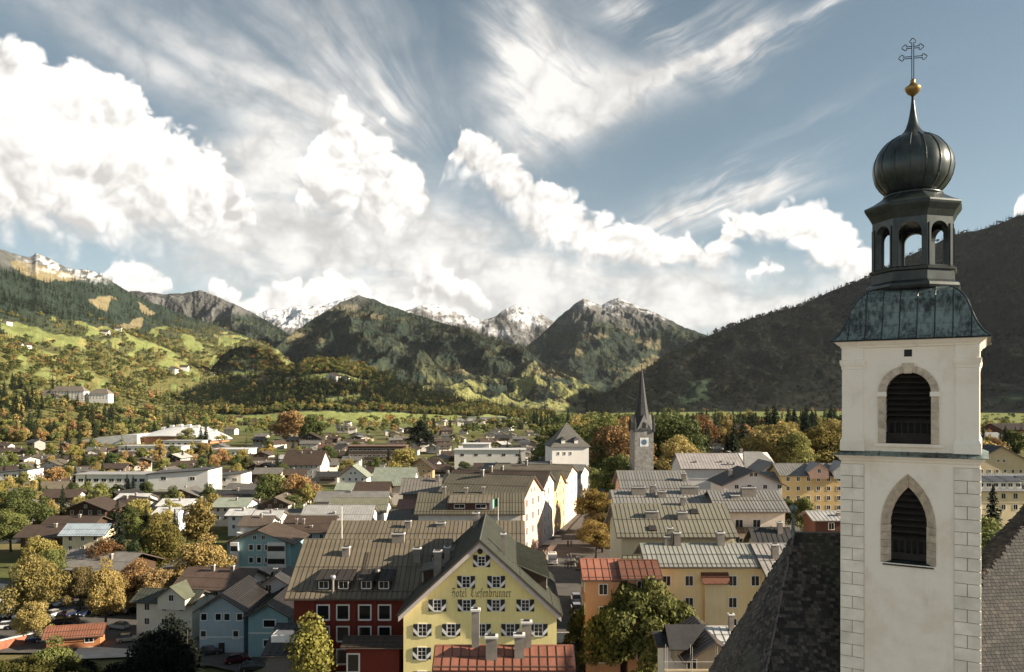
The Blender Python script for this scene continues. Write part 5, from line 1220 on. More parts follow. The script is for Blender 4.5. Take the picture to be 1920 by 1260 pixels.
houseE('white sheet roof behind the scaffolded house', 1292, 1420, 1212, 1178, 8.5, W_WHITE, R_WHITE, pitch=18, near=True, style='seam', chims=[(.55, .8, -1, .5, .5, 1.6)])
# left street front: facades stepping back along the street, lit from the right
def street_house(label, a, b, he, wall, roof, width, apex, wn=3):
    """facade on the line a-b along the street, gable end to the street"""
    a, b = Vector((*a, 0)), Vector((*b, 0)); d = (b-a); ln = d.length; d.normalize(); n = Vector((d.y, -d.x, 0)); c = (a+b)/2-n*(width/2+.3)
    return gable_house('town_house', label, c.x, c.y, gz(c.x, c.y), math.atan2(n.y, n.x), width, ln-.4, he, apex, wall, roof, .5, wins=lambda W, D, h, r: [('x+', lin(wn, -D/2+.5, D/2-.5), [h-1.6-3.1*i for i in range(4)], 1.1, 1.6), ('x+', [-1, 1], [h+1.0], .8, 1.0), ('y-', lin(3, -W/2, W/2), [h-1.6], .9, 1.2)],
       chims=[(-.2, .9, -1, .7, .7, 1.4)], style='seam', near=True, cat='town house')
SP = [(2.6, 172.5), (7.4, 186.5), (11.0, 201), (15, 218), (20, 238), (26, 260)]
for i, (lb, wl, rf) in enumerate((('pink town house with shuttered windows facing the sunny street', W_PINK, (0.16, 0.14, 0.10)), ('white town house with a brown gable facing the sunny street', (0.60, 0.57, 0.52), R_BROWN), ('ochre town house in the street row past the white one', (0.58, 0.42, 0.24), (0.17, 0.15, 0.11)),
        ('peach town house in the middle of the street row', W_PEACH, R_OLIVE), ('grey white town house near the pyramid tower', (0.52, 0.50, 0.47), R_GREY))):
    street_house(lb, SP[i], SP[i+1], (12.6, 13.3, 11.0, 12.2, 10.2)[i], wl, rf, (20, 24, 26, 22, 18)[i], (16.6, 16.2, 15.0, 15.0, 13.4)[i])
houseE('small grey attic roof below the pyramid tower', 981, 1042, 882, 866, 11, W_GREY, R_GREY, pitch=24, style='seam', wins=AW('y-'))
# left of the hotel
houseE('light grey metal roof with a small ridge vent behind the olive roofs', 555, 694, 985, 948, 9.5, W_WHITE, R_LIGHT, pitch=24, style='seam', near=True, chims=[(-.1, .55, -1, .8, .6, .5)], wins=AW('x+'))
houseE('sage olive roof with white gable behind the light grey roof', 610, 724, 962, 934, 10.5, W_WHITE, R_GREEN, pitch=26, style='seam', near=True, wins=AW('x+'), chims=[(0, .4, -1, .5, .5, .4)])
houseE('long slate grey roof with two low vents in the middle of the old town', 587, 726, 942, 922, 9.5, W_GREY, R_GREY, pitch=22, style='seam', chims=[(-.1, .9, -1, .8, .6, .6)])
houseE('patchy brown sheet roof with dark timber gable left of the dormer house', 748, 826, 928, 898, 11.5, (0.20, 0.16, 0.13), (0.20, 0.18, 0.155), pitch=28, style='seam', wins=AW('x-'), chims=[(.9, .8, -1, .9, .7, 1.4)])
houseE('small terracotta roof in front of the patchy brown roof', 742, 792, 958, 938, 8.5, W_PEACH, (0.30, 0.16, 0.12), pitch=20, style='seam')
houseE('brown roof with yard wall left of the dormer house', 722, 788, 985, 957, 8, W_GREY, (0.14, 0.12, 0.095), pitch=20, style='seam', wins=AW('y-'))
houseE('pale sage green roof over a white barn', 694, 776, 912, 877, 8, W_WHITE, R_SAGE, pitch=30, style='seam')
houseG('white gabled house with a mint green roof', 632, 690, 897, 874, 8, 14, W_WHITE, R_SAGE, wins=AW('x-'))
houseE('mint green shed roof beside the brown barn', 626, 662, 920, 906, 6, W_WOOD, R_SAGE, pitch=24, style='seam')
houseE('brown barn roof in front of the pale sage roof', 662, 730, 922, 904, 7, (0.12, 0.085, 0.06), R_BROWN, pitch=28, style='seam')
houseG('ochre mural gabled house with dark roof', 764, 814, 882, 861, 9, 13, (0.45, 0.33, 0.20), R_BROWN, wins=AW('x-'))
houseE('big brown roofed apartment house with small dormers', 526, 602, 873, 845, 9, W_GREY, R_BROWN, pitch=32, style='seam', wins=AW('y-'), chims=[(-.2, .8, -1, .8, .7, .8), (.3, .8, -1, .8, .7, .8)])
houseG('dark timber gable house with a white side wing', 556, 604, 824, 812, 9, 14, (0.06, 0.045, 0.035), R_BROWN, wins=AW('x-'))
# turquoise house with arcade, brown roof
t = houseG('turquoise house with white bay windows and a ground floor arcade', 415, 552, 1022, 996, 9.5, 15, W_TURQ, (0.10, 0.070, 0.05), near=True, over=1.2, wins=lambda W, D, he, hr: [('x-', [-2.0, 0, 2.0], [he-1.2, he-4.4], .95, 1.3, 'bold'), ('x-', [-1.1, 1.1], [he+1.3], .8, 1.0)])
W, D, he, hr, ye, zl, lift, L = t['_dim']
m = MB(); x = -W/2
m.box(x-.30, -D/2, -.5, x+.0, D/2, he-6.0); a = m.build('arcade', [plaster(W_WHITE)], t)
for i in range(6):
    y = D/2-1.4-i*(D-2.4)/5.2; q = MB(); q.rings([[(x-.32, y-(.8), .0), (x-.32, y+.8, .0)]+[(x-.32, y+.8*math.cos(math.pi*j/8), 2.0+.8*math.sin(math.pi*j/8)) for j in range(9)]][:1]*1+[[(x-.31, y-(.8), .0), (x-.31, y+.8, .0)]+[(x-.31, y+.8*math.cos(math.pi*j/8), 2.0+.8*math.sin(math.pi*j/8)) for j in range(9)]], 0); q.build('arch_opening', [DARK], a)  # dark arch plates on the solid wall imitate the arcade's shaded depth
for yy, w in ((D/2-2.0, 2.0), (-D/2+3.4, 4.6)):
    m = MB(); m.box(x-.9, yy-w/2, he-6.2, x, yy+w/2, he+.2); b = m.build('bay_window', [plaster(W_WHITE)], t)
    for z in (he-1.3, he-4.5):
        q = MB(); q.box(x-.93, yy-w/2+.15, z-.7, x-.89, yy+w/2-.15, z+.6); q.build('pane', [GLASS], b)
houseE('grey house joined to the turquoise one, brown roof with white chimneys', 520, 620, 1000, 968, 8.5, (0.52, 0.52, 0.52), (0.10, 0.07, 0.05), pitch=20, style='seam', near=True, chims=[(-.5, .5, -1, .6, .5, 1.4), (-.2, .5, -1, .6, .5, 1.4), (.2, .3, -1, .7, .5, .5)], wins=AW('y-'))
# lower left group
t = houseE('brown tiled roof house with two white chimneys and snow guards', 322, 468, 1108, 1066, 6.5, W_WHITE, (0.125, 0.085, 0.065), pitch=24, over=1.2, yaw=-9, near=True, style='seam', spacing=.5, wins=AW('y-', 'x+', near=True), chims=[(-.25, .85, -1, .7, .6, 1.1), (.4, .85, -1, .7, .6, 1.1)])
t = houseE('cream house with dark green sheet roof and a front gable', 243, 372, 1133, 1106, 7.0, (0.62, 0.58, 0.48), (0.075, 0.08, 0.062), pitch=24, over=.9, yaw=-7, near=True, style='seam', wins=AW('y-', 'x-', near=True))
cross_gable(t, 2.8, 5.5, .0, -1, plaster((0.62, 0.58, 0.48)), roofmetal((0.11, 0.115, 0.075)), 1.4, True)
t = houseG('blue grey house with an arched door and white framed windows', 362, 462, 1150, 1118, 7.5, 16, W_BLUE, (0.030, 0.026, 0.024), over=.8, near=True, yaw=0, wins=lambda W, D, he, hr: [('x-', [-3.2, -.6, 1.0, 3.3], [he-1.4], .95, 1.15, 'bold'), ('x-', [-3.3, 2.6], [he-4.6], .9, 1.3, 'bold')])
W, D, he, hr = t['_dim'][:4]; m = MB(); m.box(-W/2-.06, -.55, -.5, -W/2+.02, .55, 1.9); m.lathe([(0.55, 0), (.55, .06)], 16); o = m.build('door', [WOOD], t)
m = MB(); m.box(-W/2-.035, -D/2, 2.85, -W/2+.01, D/2, 3.05); m.build('string_band', [TRIM], t)
t = houseG('lighter blue house with wide barn windows next to the arched door', 455, 545, 1160, 1135, 7.2, 18, (0.28, 0.43, 0.46), (0.030, 0.026, 0.024), over=.7, near=True, wins=lambda W, D, he, hr: [('x-', [0.2], [he-1.5], 2.0, 1.2, 'bold'), ('x-', [0.2], [he-5.0], 2.0, 1.1, 'bold')])
W, D, he, hr = t['_dim'][:4]; m = MB(); m.box(-W/2-.035, -D/2, he-3.3, -W/2+.01, D/2, he-3.1); m.build('string_band', [TRIM], t)
houseG('white gable wall house under the olive roof eaves', 470, 560, 1110, 1082, 8, 10, (0.58, 0.55, 0.52), R_DARK, near=True, wins=lambda W, D, he, hr: [('x-', [-1.5], [he], 1.1, 1.2)], chims=[(.1, .7, 1, .8, .7, 1.2)])
t = houseE('dark flat roofed house with a white framed skylight', 490, 572, 1232, 1172, 6.0, (0.13, 0.12, 0.115), (0.05, 0.048, 0.046), pitch=18, near=True, over=.5)
ro = [c for c in t.children if c.name.startswith('roof')][0]; W, D, he, hr, ye, zl, lift, L = t['_dim']
m = MB(); m.box(-2.0, -1.5, -.6, 2.0, 1.5, .3); m.box(-1.8, -1.3, .3, 1.8, 1.3, .32, 1); m.build('skylight', [TRIM, GLASS], ro, (0, -ye*.35, zl+(hr-zl)*.65+lift))
# car-park side
houseE('grey roofed timber chalet beside the car park', 84, 246, 1072, 1034, 6.5, W_WOOD, (0.26, 0.24, 0.215), pitch=20, over=1.6, yaw=-14, near=True, style='seam', wins=AW('y-', near=True), chims=[(-.2, .85, -1, .7, .6, 1.2), (.5, .6, -1, .7, .6, 1.2)])
houseE('brown roofed chalet with wide eaves left of the blue tin roof', 24, 114, 1009, 985, 6, W_WOOD, R_BROWN, pitch=20, over=1.4, style='seam', wins=AW('y-'), chims=[(.4, .8, -1, .7, .6, 1.0)])
houseE('long brown chalet roof behind the spruce', 76, 178, 984, 968, 6, W_WOOD, R_BROWN, pitch=20, over=1.2, style='seam', chims=[(.2, .8, -1, .7, .6, .9)])
houseE('cream house with pale blue tin roof and a balcony', 107, 196, 1006, 983, 7.5, W_CREAM, (0.40, 0.47, 0.52), pitch=28, over=1.0, near=True, style='seam', wins=AW('y-', near=True))
houseG('dark timber farmhouse with a low wide gable', 114, 202, 958, 940, 7, 14, W_WOOD, R_BROWN, over=1.4, wins=AW('x-'))
for lb, a in (('white sheet roof house by the school lawn', (206, 268, 942, 926)), ('white sheet roof house beside the timber farmhouse', (290, 355, 950, 936)), ('small white roof shed under the birch', (282, 329, 966, 952)), ('pale greenish roof pair among garden trees', (393, 462, 952, 934)),
              ('bright white roof villa with two wings', (420, 470, 968, 955)), ('bright white roof villa in the garden quarter', (466, 523, 976, 958))):
    houseE(lb, *a, 6.5, W_WHITE, R_WHITE if 'pale' not in lb else R_SAGE, pitch=17, style='seam', over=1.0, wins=AW('y-', 'x+'), chims=[(.2, .7, -1, .7, .6, 1.1)])
t = houseE('brown roof villa with a round white terrace', 444, 506, 988, 968, 7, W_WHITE, (0.14, 0.11, 0.085), pitch=22, style='seam', chims=[(.2, .8, -1, .7, .6, 1.2)])
W, D, he, hr = t['_dim'][:4]
m = MB(); m.lathe([(3.2, he-3.2), (3.2, he-1.9)], 24, cx=-2, cy=-D/2); m.build('terrace', [plaster(W_WHITE)], t)
# ------------------------------------------------------------------ landmarks of the middle distance
def flat_block(label, pxL, pxR, pt, pb, depth, wall, roofc, wins=(5, 2), name='building', tilt=0.0, lean=0.0, cat='building', yaw=0.0, fascia=None):
    """modern block: flat or gently sloping slab roof with overhang, bands of windows"""
    base = on_ground((pxL+pxR)/2, pb); Y = base.y; XL, XR = (pxL-CX)/F*Y, (pxR-CX)/F*Y; W = XR-XL; h = CAMZ-(pt-HY)*Y/F-base.z; D = depth
    t = thing(name, label, cat, ((XL+XR)/2, Y+D/2, base.z), R(yaw)); b = MB(); b.hexa([(-W/2, -D/2, -2), (W/2, -D/2, -2), (W/2, D/2, -2), (-W/2, D/2, -2), (-W/2, -D/2, h-.4-tilt/2), (W/2, -D/2, h-.4+tilt/2), (W/2, D/2, h-.4+tilt/2), (-W/2, D/2, h-.4-tilt/2)]); b.build('wall', [plaster(wall)], t)
    r = MB(); o = .7; r.hexa([(-W/2-o, -D/2-o, h-.4-tilt/2), (W/2+o, -D/2-o, h-.4+tilt/2), (W/2+o, D/2+o, h-.4+tilt/2), (-W/2-o, D/2+o, h-.4-tilt/2), (-W/2-o, -D/2-o, h-tilt/2), (W/2+o, -D/2-o, h+tilt/2), (W/2+o, D/2+o, h+tilt/2), (-W/2-o, D/2+o, h-tilt/2)])
    r.build('roof', [roofmetal(roofc)], t)
    nx, nz = wins
    for j in range(nz):
        z = (h-.8)*(j+.55)/nz
        for u in lin(nx, -W/2+.6, W/2-.6): add_window(t, 'y-', u, z, W, D, min(2.4, (W-1.2)/nx*.72), min(1.5, (h-.8)/nz*.5), 'plain')
        for u in lin(max(1, int(D/4)), -D/2, D/2): add_window(t, 'x+', u, z, W, D, 1.3, 1.2, 'plain')
    FOOT.append((t.location.x, t.location.y, .5*math.hypot(W, D))); t['_dim'] = (W, D, h, h); return t
flat_block('long white school wing with two bands of windows', 142, 276, 889, 929, 14, W_WHITE, R_LIGHT, (9, 2))
t = flat_block('tall white school block with slanting dark roof', 277, 390, 884, 932, 18, W_WHITE, R_DARK, (2, 2), tilt=2.2)
flat_block('smaller white school block with slanting dark roof', 386, 452, 890, 921, 16, W_WHITE, R_DARK, (3, 2), tilt=1.6)
flat_block('low flat olive roofed school link in front of the white blocks', 286, 418, 921, 943, 8, (0.20, 0.18, 0.15), R_GREEN, (8, 1))
flat_block('white stepped apartment block below the arched hall', 222, 340, 836, 858, 16, W_WHITE, R_LIGHT, (9, 2)); flat_block('white upper storey block beside the arched hall', 306, 378, 826, 848, 14, W_WHITE, R_LIGHT, (6, 2))
flat_block('long brown flat roofed block with rows of dark balconies', 652, 760, 836, 872, 16, (0.10, 0.075, 0.06), (0.20, 0.11, 0.065), (12, 3))
flat_block('white apartment block with bright flat roof and roof garden', 852, 985, 843, 880, 18, W_WHITE, R_WHITE, (5, 2)); flat_block('white side wing of the apartment block', 868, 918, 832, 872, 16, W_WHITE, R_WHITE, (3, 2))
flat_block('white flat supermarket hall in the lower town', 397, 466, 842, 858, 20, W_WHITE, R_WHITE, (6, 1)); flat_block('long low white sheds at the edge of the green meadow', 858, 955, 782, 790, 20, W_WHITE, R_LIGHT, (8, 1))
for lb, a in (('white house with dark roof at the edge of the school lawn', (-14, 52, 883, 914)), ('white house with dark roof behind the orange trees', (38, 98, 880, 900))):
    flat_block(lb, *a, 14, W_WHITE, R_DARK, (4, 2), tilt=1.8)
# arched sports hall
def arched_hall():
    b = on_ground(290, 832); Y = b.y; k = Y/F; XL, XR = (222-CX)*k, (392-CX)*k; W = XR-XL; D = 60; he, hr = 4.5, 17.5
    t = thing('sports_hall', 'wide sports hall with pale arched roof and brick red front', 'hall', ((XL+XR)/2, Y+D/2, b.z)); n = 16
    zz = lambda u, f: he+(hr-he)*(1-(2*u-1)**2)*(.30+.70*f); z = lambda u: zz(u, 1)
    w = MB()
    for i in range(n):
        a, c = i/n, (i+1)/n; w.hexa([(-W/2+W*a, -D/2+3, -2), (-W/2+W*c, -D/2+3, -2), (-W/2+W*c, D/2, -2), (-W/2+W*a, D/2, -2), (-W/2+W*a, -D/2+3, zz(a, 0)-.3), (-W/2+W*c, -D/2+3, zz(c, 0)-.3), (-W/2+W*c, D/2, z(c)-.3), (-W/2+W*a, D/2, z(a)-.3)])
    w.build('wall', [plaster((0.42, 0.20, 0.12))], t); r = MB()
    for i in range(n):
        a, c = -.03+1.06*i/n, -.03+1.06*(i+1)/n; r.slab((-W/2+W*a, -D/2, zz(a, 0)), (-W/2+W*c, -D/2, zz(c, 0)), (-W/2+W*c, D/2+2, z(c)), (-W/2+W*a, D/2+2, z(a)), .8)
    ro = r.build('roof', [roofmetal(R_WHITE)], t)
    for i in range(7):
        m = MB(); m.box(-2, -2, -1, 2, 2, 1.6); m.build('roof_light', [CAPM], ro, (-W*.25+W*.1*i, D/2-6, z(.25+.1*i)))
    XL2, XR2 = (158-CX)*k, (262-CX)*k
    m = MB(); cx0 = (XL+XR)/2
    for i in range(10):
        a, c = i/10, (i+1)/10; q = lambda u: 4+6*math.sin(math.pi*.5*u); m.hexa([(XL2-cx0+(XR2-XL2)*a, -D/2-6, -2), (XL2-cx0+(XR2-XL2)*c, -D/2-6, -2), (XL2-cx0+(XR2-XL2)*c, D/2-20, -2), (XL2-cx0+(XR2-XL2)*a, D/2-20, -2), (XL2-cx0+(XR2-XL2)*a, -D/2-6, q(a)), (XL2-cx0+(XR2-XL2)*c, -D/2-6, q(c)), (XL2-cx0+(XR2-XL2)*c, D/2-20, q(c)), (XL2-cx0+(XR2-XL2)*a, D/2-20, q(a))])
    m.build('side_hall', [roofmetal(R_WHITE)], t)
    for i in range(5): FOOT.append((XL2+i*(XR-XL2)/4, Y+D/2, 32))
arched_hall()
# pyramid-roofed tower house
def pyramid_tower():
    Y = 262.0; k = Y/F; cx = (1065-CX)*k; w = (1104-1028)*k; g = gz(cx, Y); ze = CAMZ-(838-HY)*k; zt = CAMZ-(793-HY)*k
    t = thing('tower_house', 'white tower house with a tall grey pyramid roof and tiny dormers', 'tower house', (cx, Y+w/2, g), R(8)); h = w/2-.5
    m = MB(); m.box(-h, -h, -2, h, h, ze-g+.3); m.build('wall', [plaster(W_WHITE)], t)
    r = MB(); e = w/2+.2; r.rings([[(-e, -e, ze-g), (e, -e, ze-g), (e, e, ze-g), (-e, e, ze-g)], [(-e*.72, -e*.72, ze-g+(zt-ze)*.24), (e*.72, -e*.72, ze-g+(zt-ze)*.24), (e*.72, e*.72, ze-g+(zt-ze)*.24), (-e*.72, e*.72, ze-g+(zt-ze)*.24)], [(-.1, -.1, zt-g), (.1, -.1, zt-g), (.1, .1, zt-g), (-.1, .1, zt-g)]])
    ro = r.build('roof', [plain('slate_shingle', (0.105, 0.10, 0.088), 0.8, var=0.3, scale=1.5)], t)
    for x in (-2.4, 2.0):
        d = MB(); d.box(-.6, -.9, -.5, .6, .6, .8); d.build('dormer', [TRIM], ro, (x, -e*.72, ze-g+(zt-ze)*.20)); d = MB(); d.extrude([(-.9, .7), (.9, .7), (0, 1.7)], -1.1, .9); d.build('dormer_roof', [plain('slate_shingle', None)], ro, (x, -e*.72, ze-g+(zt-ze)*.20))
    for u in (-h*.66, -h*.33, 0): add_window(t, 'y-', u, ze-g-2.2, 2*h, 2*h, .7, 1.0)
    o = MB(); o.extrude([(-1.4, -1), (1.4, -1), (1.4, 1.2), (0, 2.9), (-1.4, 1.2)], -h-2.4, -h); FOOT.append((cx, Y+w/2, w*.7))
pyramid_tower()
# clock tower with needle spire
def clock_tower():
    Y = 236.0; k = Y/F; cx = (1206-CX)*k; w = 36*k; g = gz(cx, Y); zs = CAMZ-(806-HY)*k; zt = CAMZ-(688-HY)*k
    t = thing('clock_tower', 'grey stone clock tower with a needle spire and blue clock face', 'clock tower', (cx, Y+w/2, g), R(6)); h = w/2
    stone = plain('grey_rubble', (0.215, 0.21, 0.195), 0.95, var=0.35, scale=1.2, bump=0.8, bscale=5)
    m = MB(); m.box(-h, -h, -2, h, h, zs-g); m.build('shaft', [stone], t)
    sl = plain('spire_shingle', (0.040, 0.040, 0.042), 0.7, var=0.3, scale=1.5)
    H = zt-zs; z0 = zs-g
    r = MB(); a8 = lambda rr, z, q=.0: [(rr*math.cos(math.pi/4*j+math.pi/8), rr*math.sin(math.pi/4*j+math.pi/8), z) for j in range(8)]
    sqr = lambda e, z: [(e*x, e*y, z) for x, y in ((1, .414), (.414, 1), (-.414, 1), (-1, .414), (-1, -.414), (-.414, -1), (.414, -1), (1, -.414))]
    r.rings([sqr(h+.35, z0), sqr(h+.1, z0+.5), sqr(h*.86, z0+H*.12), sqr(h*.60, z0+H*.32), sqr(h*.36, z0+H*.60), sqr(h*.14, z0+H*.88), sqr(.05, z0+H)]); sp = r.build('spire', [sl], t)
    for i in range(4):
        q = MB(); q.extrude([(-h*.75, 0), (h*.75, 0), (0, H*.24)], -h-.05, -h*.35); gb = q.build('spire_gable', [stone], t, (0, 0, z0), i*math.pi/2)
        q = MB(); q.extrude([(-.55, .5), (.55, .5), (.55, 1.7), (.3, 2.3), (-.3, 2.3), (-.55, 1.7)], -h-.10, -h); q.build('belfry_opening', [DARK], gb)  # dark block on the gable, shade of an opening put into colour
        for s in (-1, 1):
            q = MB(); q.lathe([(.45, z0-.6), (.45, z0+1.8), (.02, z0+4.4)], 6, cx=s*h, cy=-h); 
            if i in (0, 2): q.build('corner_pinnacle', [sl], t, rz=i*math.pi/2)
    m = MB(); m.lathe([(.10, z0+H-.2), (.10, z0+H+.3), (.28, z0+H+.5), (.10, z0+H+.75), (.03, z0+H+.8), (.03, z0+H+1.9)], 8); m.box(-.35, -.03, z0+H+1.35, .35, .03, z0+H+1.45); m.build('finial', [DARK], sp)
    zc = CAMZ-(829-HY)*k-g; s = 8.2*k
    m = MB(); m.box(-s, -h-.06, zc-s, s, -h+.02, zc+s); c = m.build('clock_face', [plain('clock_white', (0.70, 0.72, 0.72), 0.6)], t)
    q = MB(); q.lathe([(s*.62, 0), (s*.62, .04)], 20); o = q.build('dial', [plain('clock_blue', (0.07, 0.15, 0.24), 0.5)], c, (0, -h-.06, zc)); o.rotation_euler = (math.pi/2, 0, 0)
    for a, l in ((40, .34), (170, .55)):
        q = MB(); d = Vector((math.sin(R(a)), 0, math.cos(R(a)))); n = Vector((d.z, 0, -d.x))*.06; b = Vector((0, -h-.115, zc)); e = b+d*s*l; q.poly([b-n, b+n, e+n, e-n]); q.build('clock_hand', [GOLD], c)
    for i in range(12):
        a = math.pi/6*i; q = MB(); q.box(-.05, -h-.075, -.14, .05, -h-.055, .14); o = q.build('hour_mark', [DARK], c, (s*.80*math.sin(a), 0, zc+s*.80*math.cos(a))); o.rotation_euler = (0, a, 0)
    FOOT.append((cx, Y, 6))
clock_tower()
# the manor on the slope and the farms above it
def manor():
    p = sheet_pt('hillside', 118, 762); k = p.y/F
    t = thing('manor', 'white manor with hipped grey roofs standing on the wooded slope', 'manor', (p.x, p.y, p.z))
    for x, w, h, hr, d in ((-34*k, 34*k, 9, 15, 14), (12*k-4, 62*k, 13, 21, 16), (66*k, 36*k, 9, 17, 16)):
        m = MB(); m.box(x-w/2, 0, -6, x+w/2, d, h); m.build('wall', [plaster(W_WHITE)], t); e = 1.0
        r = MB(); r.rings([[(x-w/2-e, -e, h), (x+w/2+e, -e, h), (x+w/2+e, d+e, h), (x-w/2-e, d+e, h)], [(x-w/2+d*.4, d*.45, hr), (x+w/2-d*.4, d*.45, hr), (x+w/2-d*.4, d*.55, hr), (x-w/2+d*.4, d*.55, hr)]]); r.build('roof', [plain('grey_tile', (0.15, 0.125, 0.105), 0.8, var=0.2)], t)
        for j in range(int(h/3.2)):
            for u in lin(max(3, int(w/5)), x-w/2, x+w/2): obj('window', window_mesh(1.4, 1.9, 'plain') and _wcache[(1.4, 1.9, 'plain', 'one')], t, (u, -.02, 2.0+3.2*j), 0)
    FOOT.append((p.x, p.y, 45))
manor()
def hill_farm(sheet, px, py, w, label, wall=W_WHITE, roof=R_BROWN):
    p = sheet_pt(sheet, px, py); s = w*p.y/F
    gable_house('farmhouse', label, p.x, p.y, p.z, R(random.choice((90, 80, 100, 10))), s*1.1, s*.8, s*.42, s*.68, wall, roof, 1.2, base=s*.4, group=None, cat='farmhouse', wins=AW('x-', 'y-', w=1.2, h=1.4, step=4.0))
for px, py, w, lb in ((32, 662, 16, 'white farmhouse at the end of the steep green field'), (50, 660, 12, 'farm outbuilding beside the steep green field'), (196, 633, 14, 'farmhouse on the upper meadow terrace'), (222, 633, 10, 'small barn on the upper meadow terrace'),
                      (325, 693, 16, 'white farmhouse above the scattered village'), (345, 694, 13, 'pale barn above the scattered village'), (440, 800, 22, 'white villa with a steep roof in the orchard'), (12, 603, 12, 'small hut by the highest green field')):
    hill_farm('hillside', px, py, w, lb)
hill_farm('wooded_hill', 625, 718, 24, 'long farmhouse in the clearing on the low hill'); hill_farm('wooded_hill', 648, 719, 15, 'white barn in the clearing on the low hill')
# scattered village under the knoll
vl = 'little white house of the scattered village below the round knoll'
for i in range(46):
    px = random.uniform(380, 560); py = random.uniform(697, 716)+ (px-470)*.02; p = sheet_pt('wooded_hill' if py > 712 else 'hillside', px, py) if px < 690 else None
    s = random.uniform(10, 15); t = thing('village_house', vl, 'house', p, R(random.uniform(0, 180)), 'houses of the scattered village')
    m = MB(); m.box(-s*.55, -s*.4, -6, s*.55, s*.4, s*.45); m.build('wall', [plaster(W_WHITE if i % 3 else W_CREAM)], t)
    r = MB(); r.extrude([(-s*.55, s*.42), (s*.55, s*.42), (0, s*.72)], -s*.65, s*.65); o = r.build('roof', [roofmetal(R_BROWN if i % 2 else R_GREY)], t, rz=math.pi/2)
# half-timbered villas in the trees, right
houseG('half hidden villa with dark gable in the trees beyond the clock tower', 1276, 1340, 822, 798, 8, 14, (0.30, 0.26, 0.22), R_BROWN, wins=AW('x-'), near=False)
houseE('dark villa roof among the spruces beyond the old town', 1350, 1412, 818, 797, 8, W_GREY, R_DARK, pitch=34)
# right of the tower
t = houseE('long cream hotel with blue grey mansard and three dormers right of the tower', 1800, 2060, 922, 890, 13, (0.66, 0.55, 0.36), (0.24, 0.245, 0.25), pitch=30, style='seam', near=True, wins=lambda W, D, he, hr: [('y-', lin(11, -W/2, W/2), [he-1.8, he-5.0], 1.2, 1.5)], name='building', cat='building')
W = t['_dim'][0]
for u in (-W*.32, -W*.21, -W*.10, W*.05): shed_dormer(t, u-2.2, u+2.2, .12, 2.2, -1, plaster(W_WHITE), roofmetal((0.10, 0.105, 0.115)), 2, wsize=(1.3, 1.0))
houseG('cream chalet with dark sloping roof right of the tower', 1800, 1960, 880, 838, 9, 18, (0.55, 0.45, 0.30), R_DARK, wins=AW('x-'))
houseE('pale roofed workshop with a dark front beyond the tower', 1842, 1898, 826, 811, 5, (0.12, 0.10, 0.085), R_LIGHT, pitch=16); houseE('dark red barn with grey roof beyond the tower', 1880, 1950, 806, 794, 7, (0.12, 0.04, 0.03), R_BROWN, pitch=16)
houseE('brown house with long roof in the trees far right of the tower', 1858, 1930, 770, 764, 6, W_WOOD, R_BROWN, pitch=20)
# ------------------------------------------------------------------ the rest of the lower town: many small houses
def free(x, y, r):
    return all((x-a)**2+(y-b)**2 > (r+c*.92)**2 for a, b, c in FOOT)
WW = (0.58, 0.54, 0.48)
PAL = [('brown roofed white', WW, R_BROWN, 6), ('grey roofed white', WW, (0.16, 0.15, 0.135), 4), ('white roofed white', WW, (0.50, 0.48, 0.45), 1.6), ('brown roofed timber', (0.10, 0.07, 0.05), R_BROWN, 4), ('grey roofed cream', (0.55, 0.46, 0.32), (0.18, 0.165, 0.145), 2), ('olive roofed white', WW, R_OLIVE, 3), ('dark roofed grey', (0.32, 0.29, 0.26), R_DARK, 3), ('maroon roofed white', WW, (0.13, 0.07, 0.05), 1.5)]
ZONES = [((0, 420, 842, 905), 34, 'in the gardens around the white school'), ((200, 560, 905, 990), 24, 'in the garden quarter below the school'), ((470, 1030, 828, 905), 90, 'in the crowded lower town'), ((430, 1010, 795, 830), 58, 'far out at the edge of the town'), ((780, 1090, 775, 800), 22, 'in the far village on the valley floor'), ((1600, 2250, 800, 930), 26, 'on the far side of the church tower'), ((1100, 1560, 850, 905), 18, 'among the roofs beyond the clock tower'), ((0, 160, 905, 1010), 8, 'by the lawn left of the school')]
hid = 0
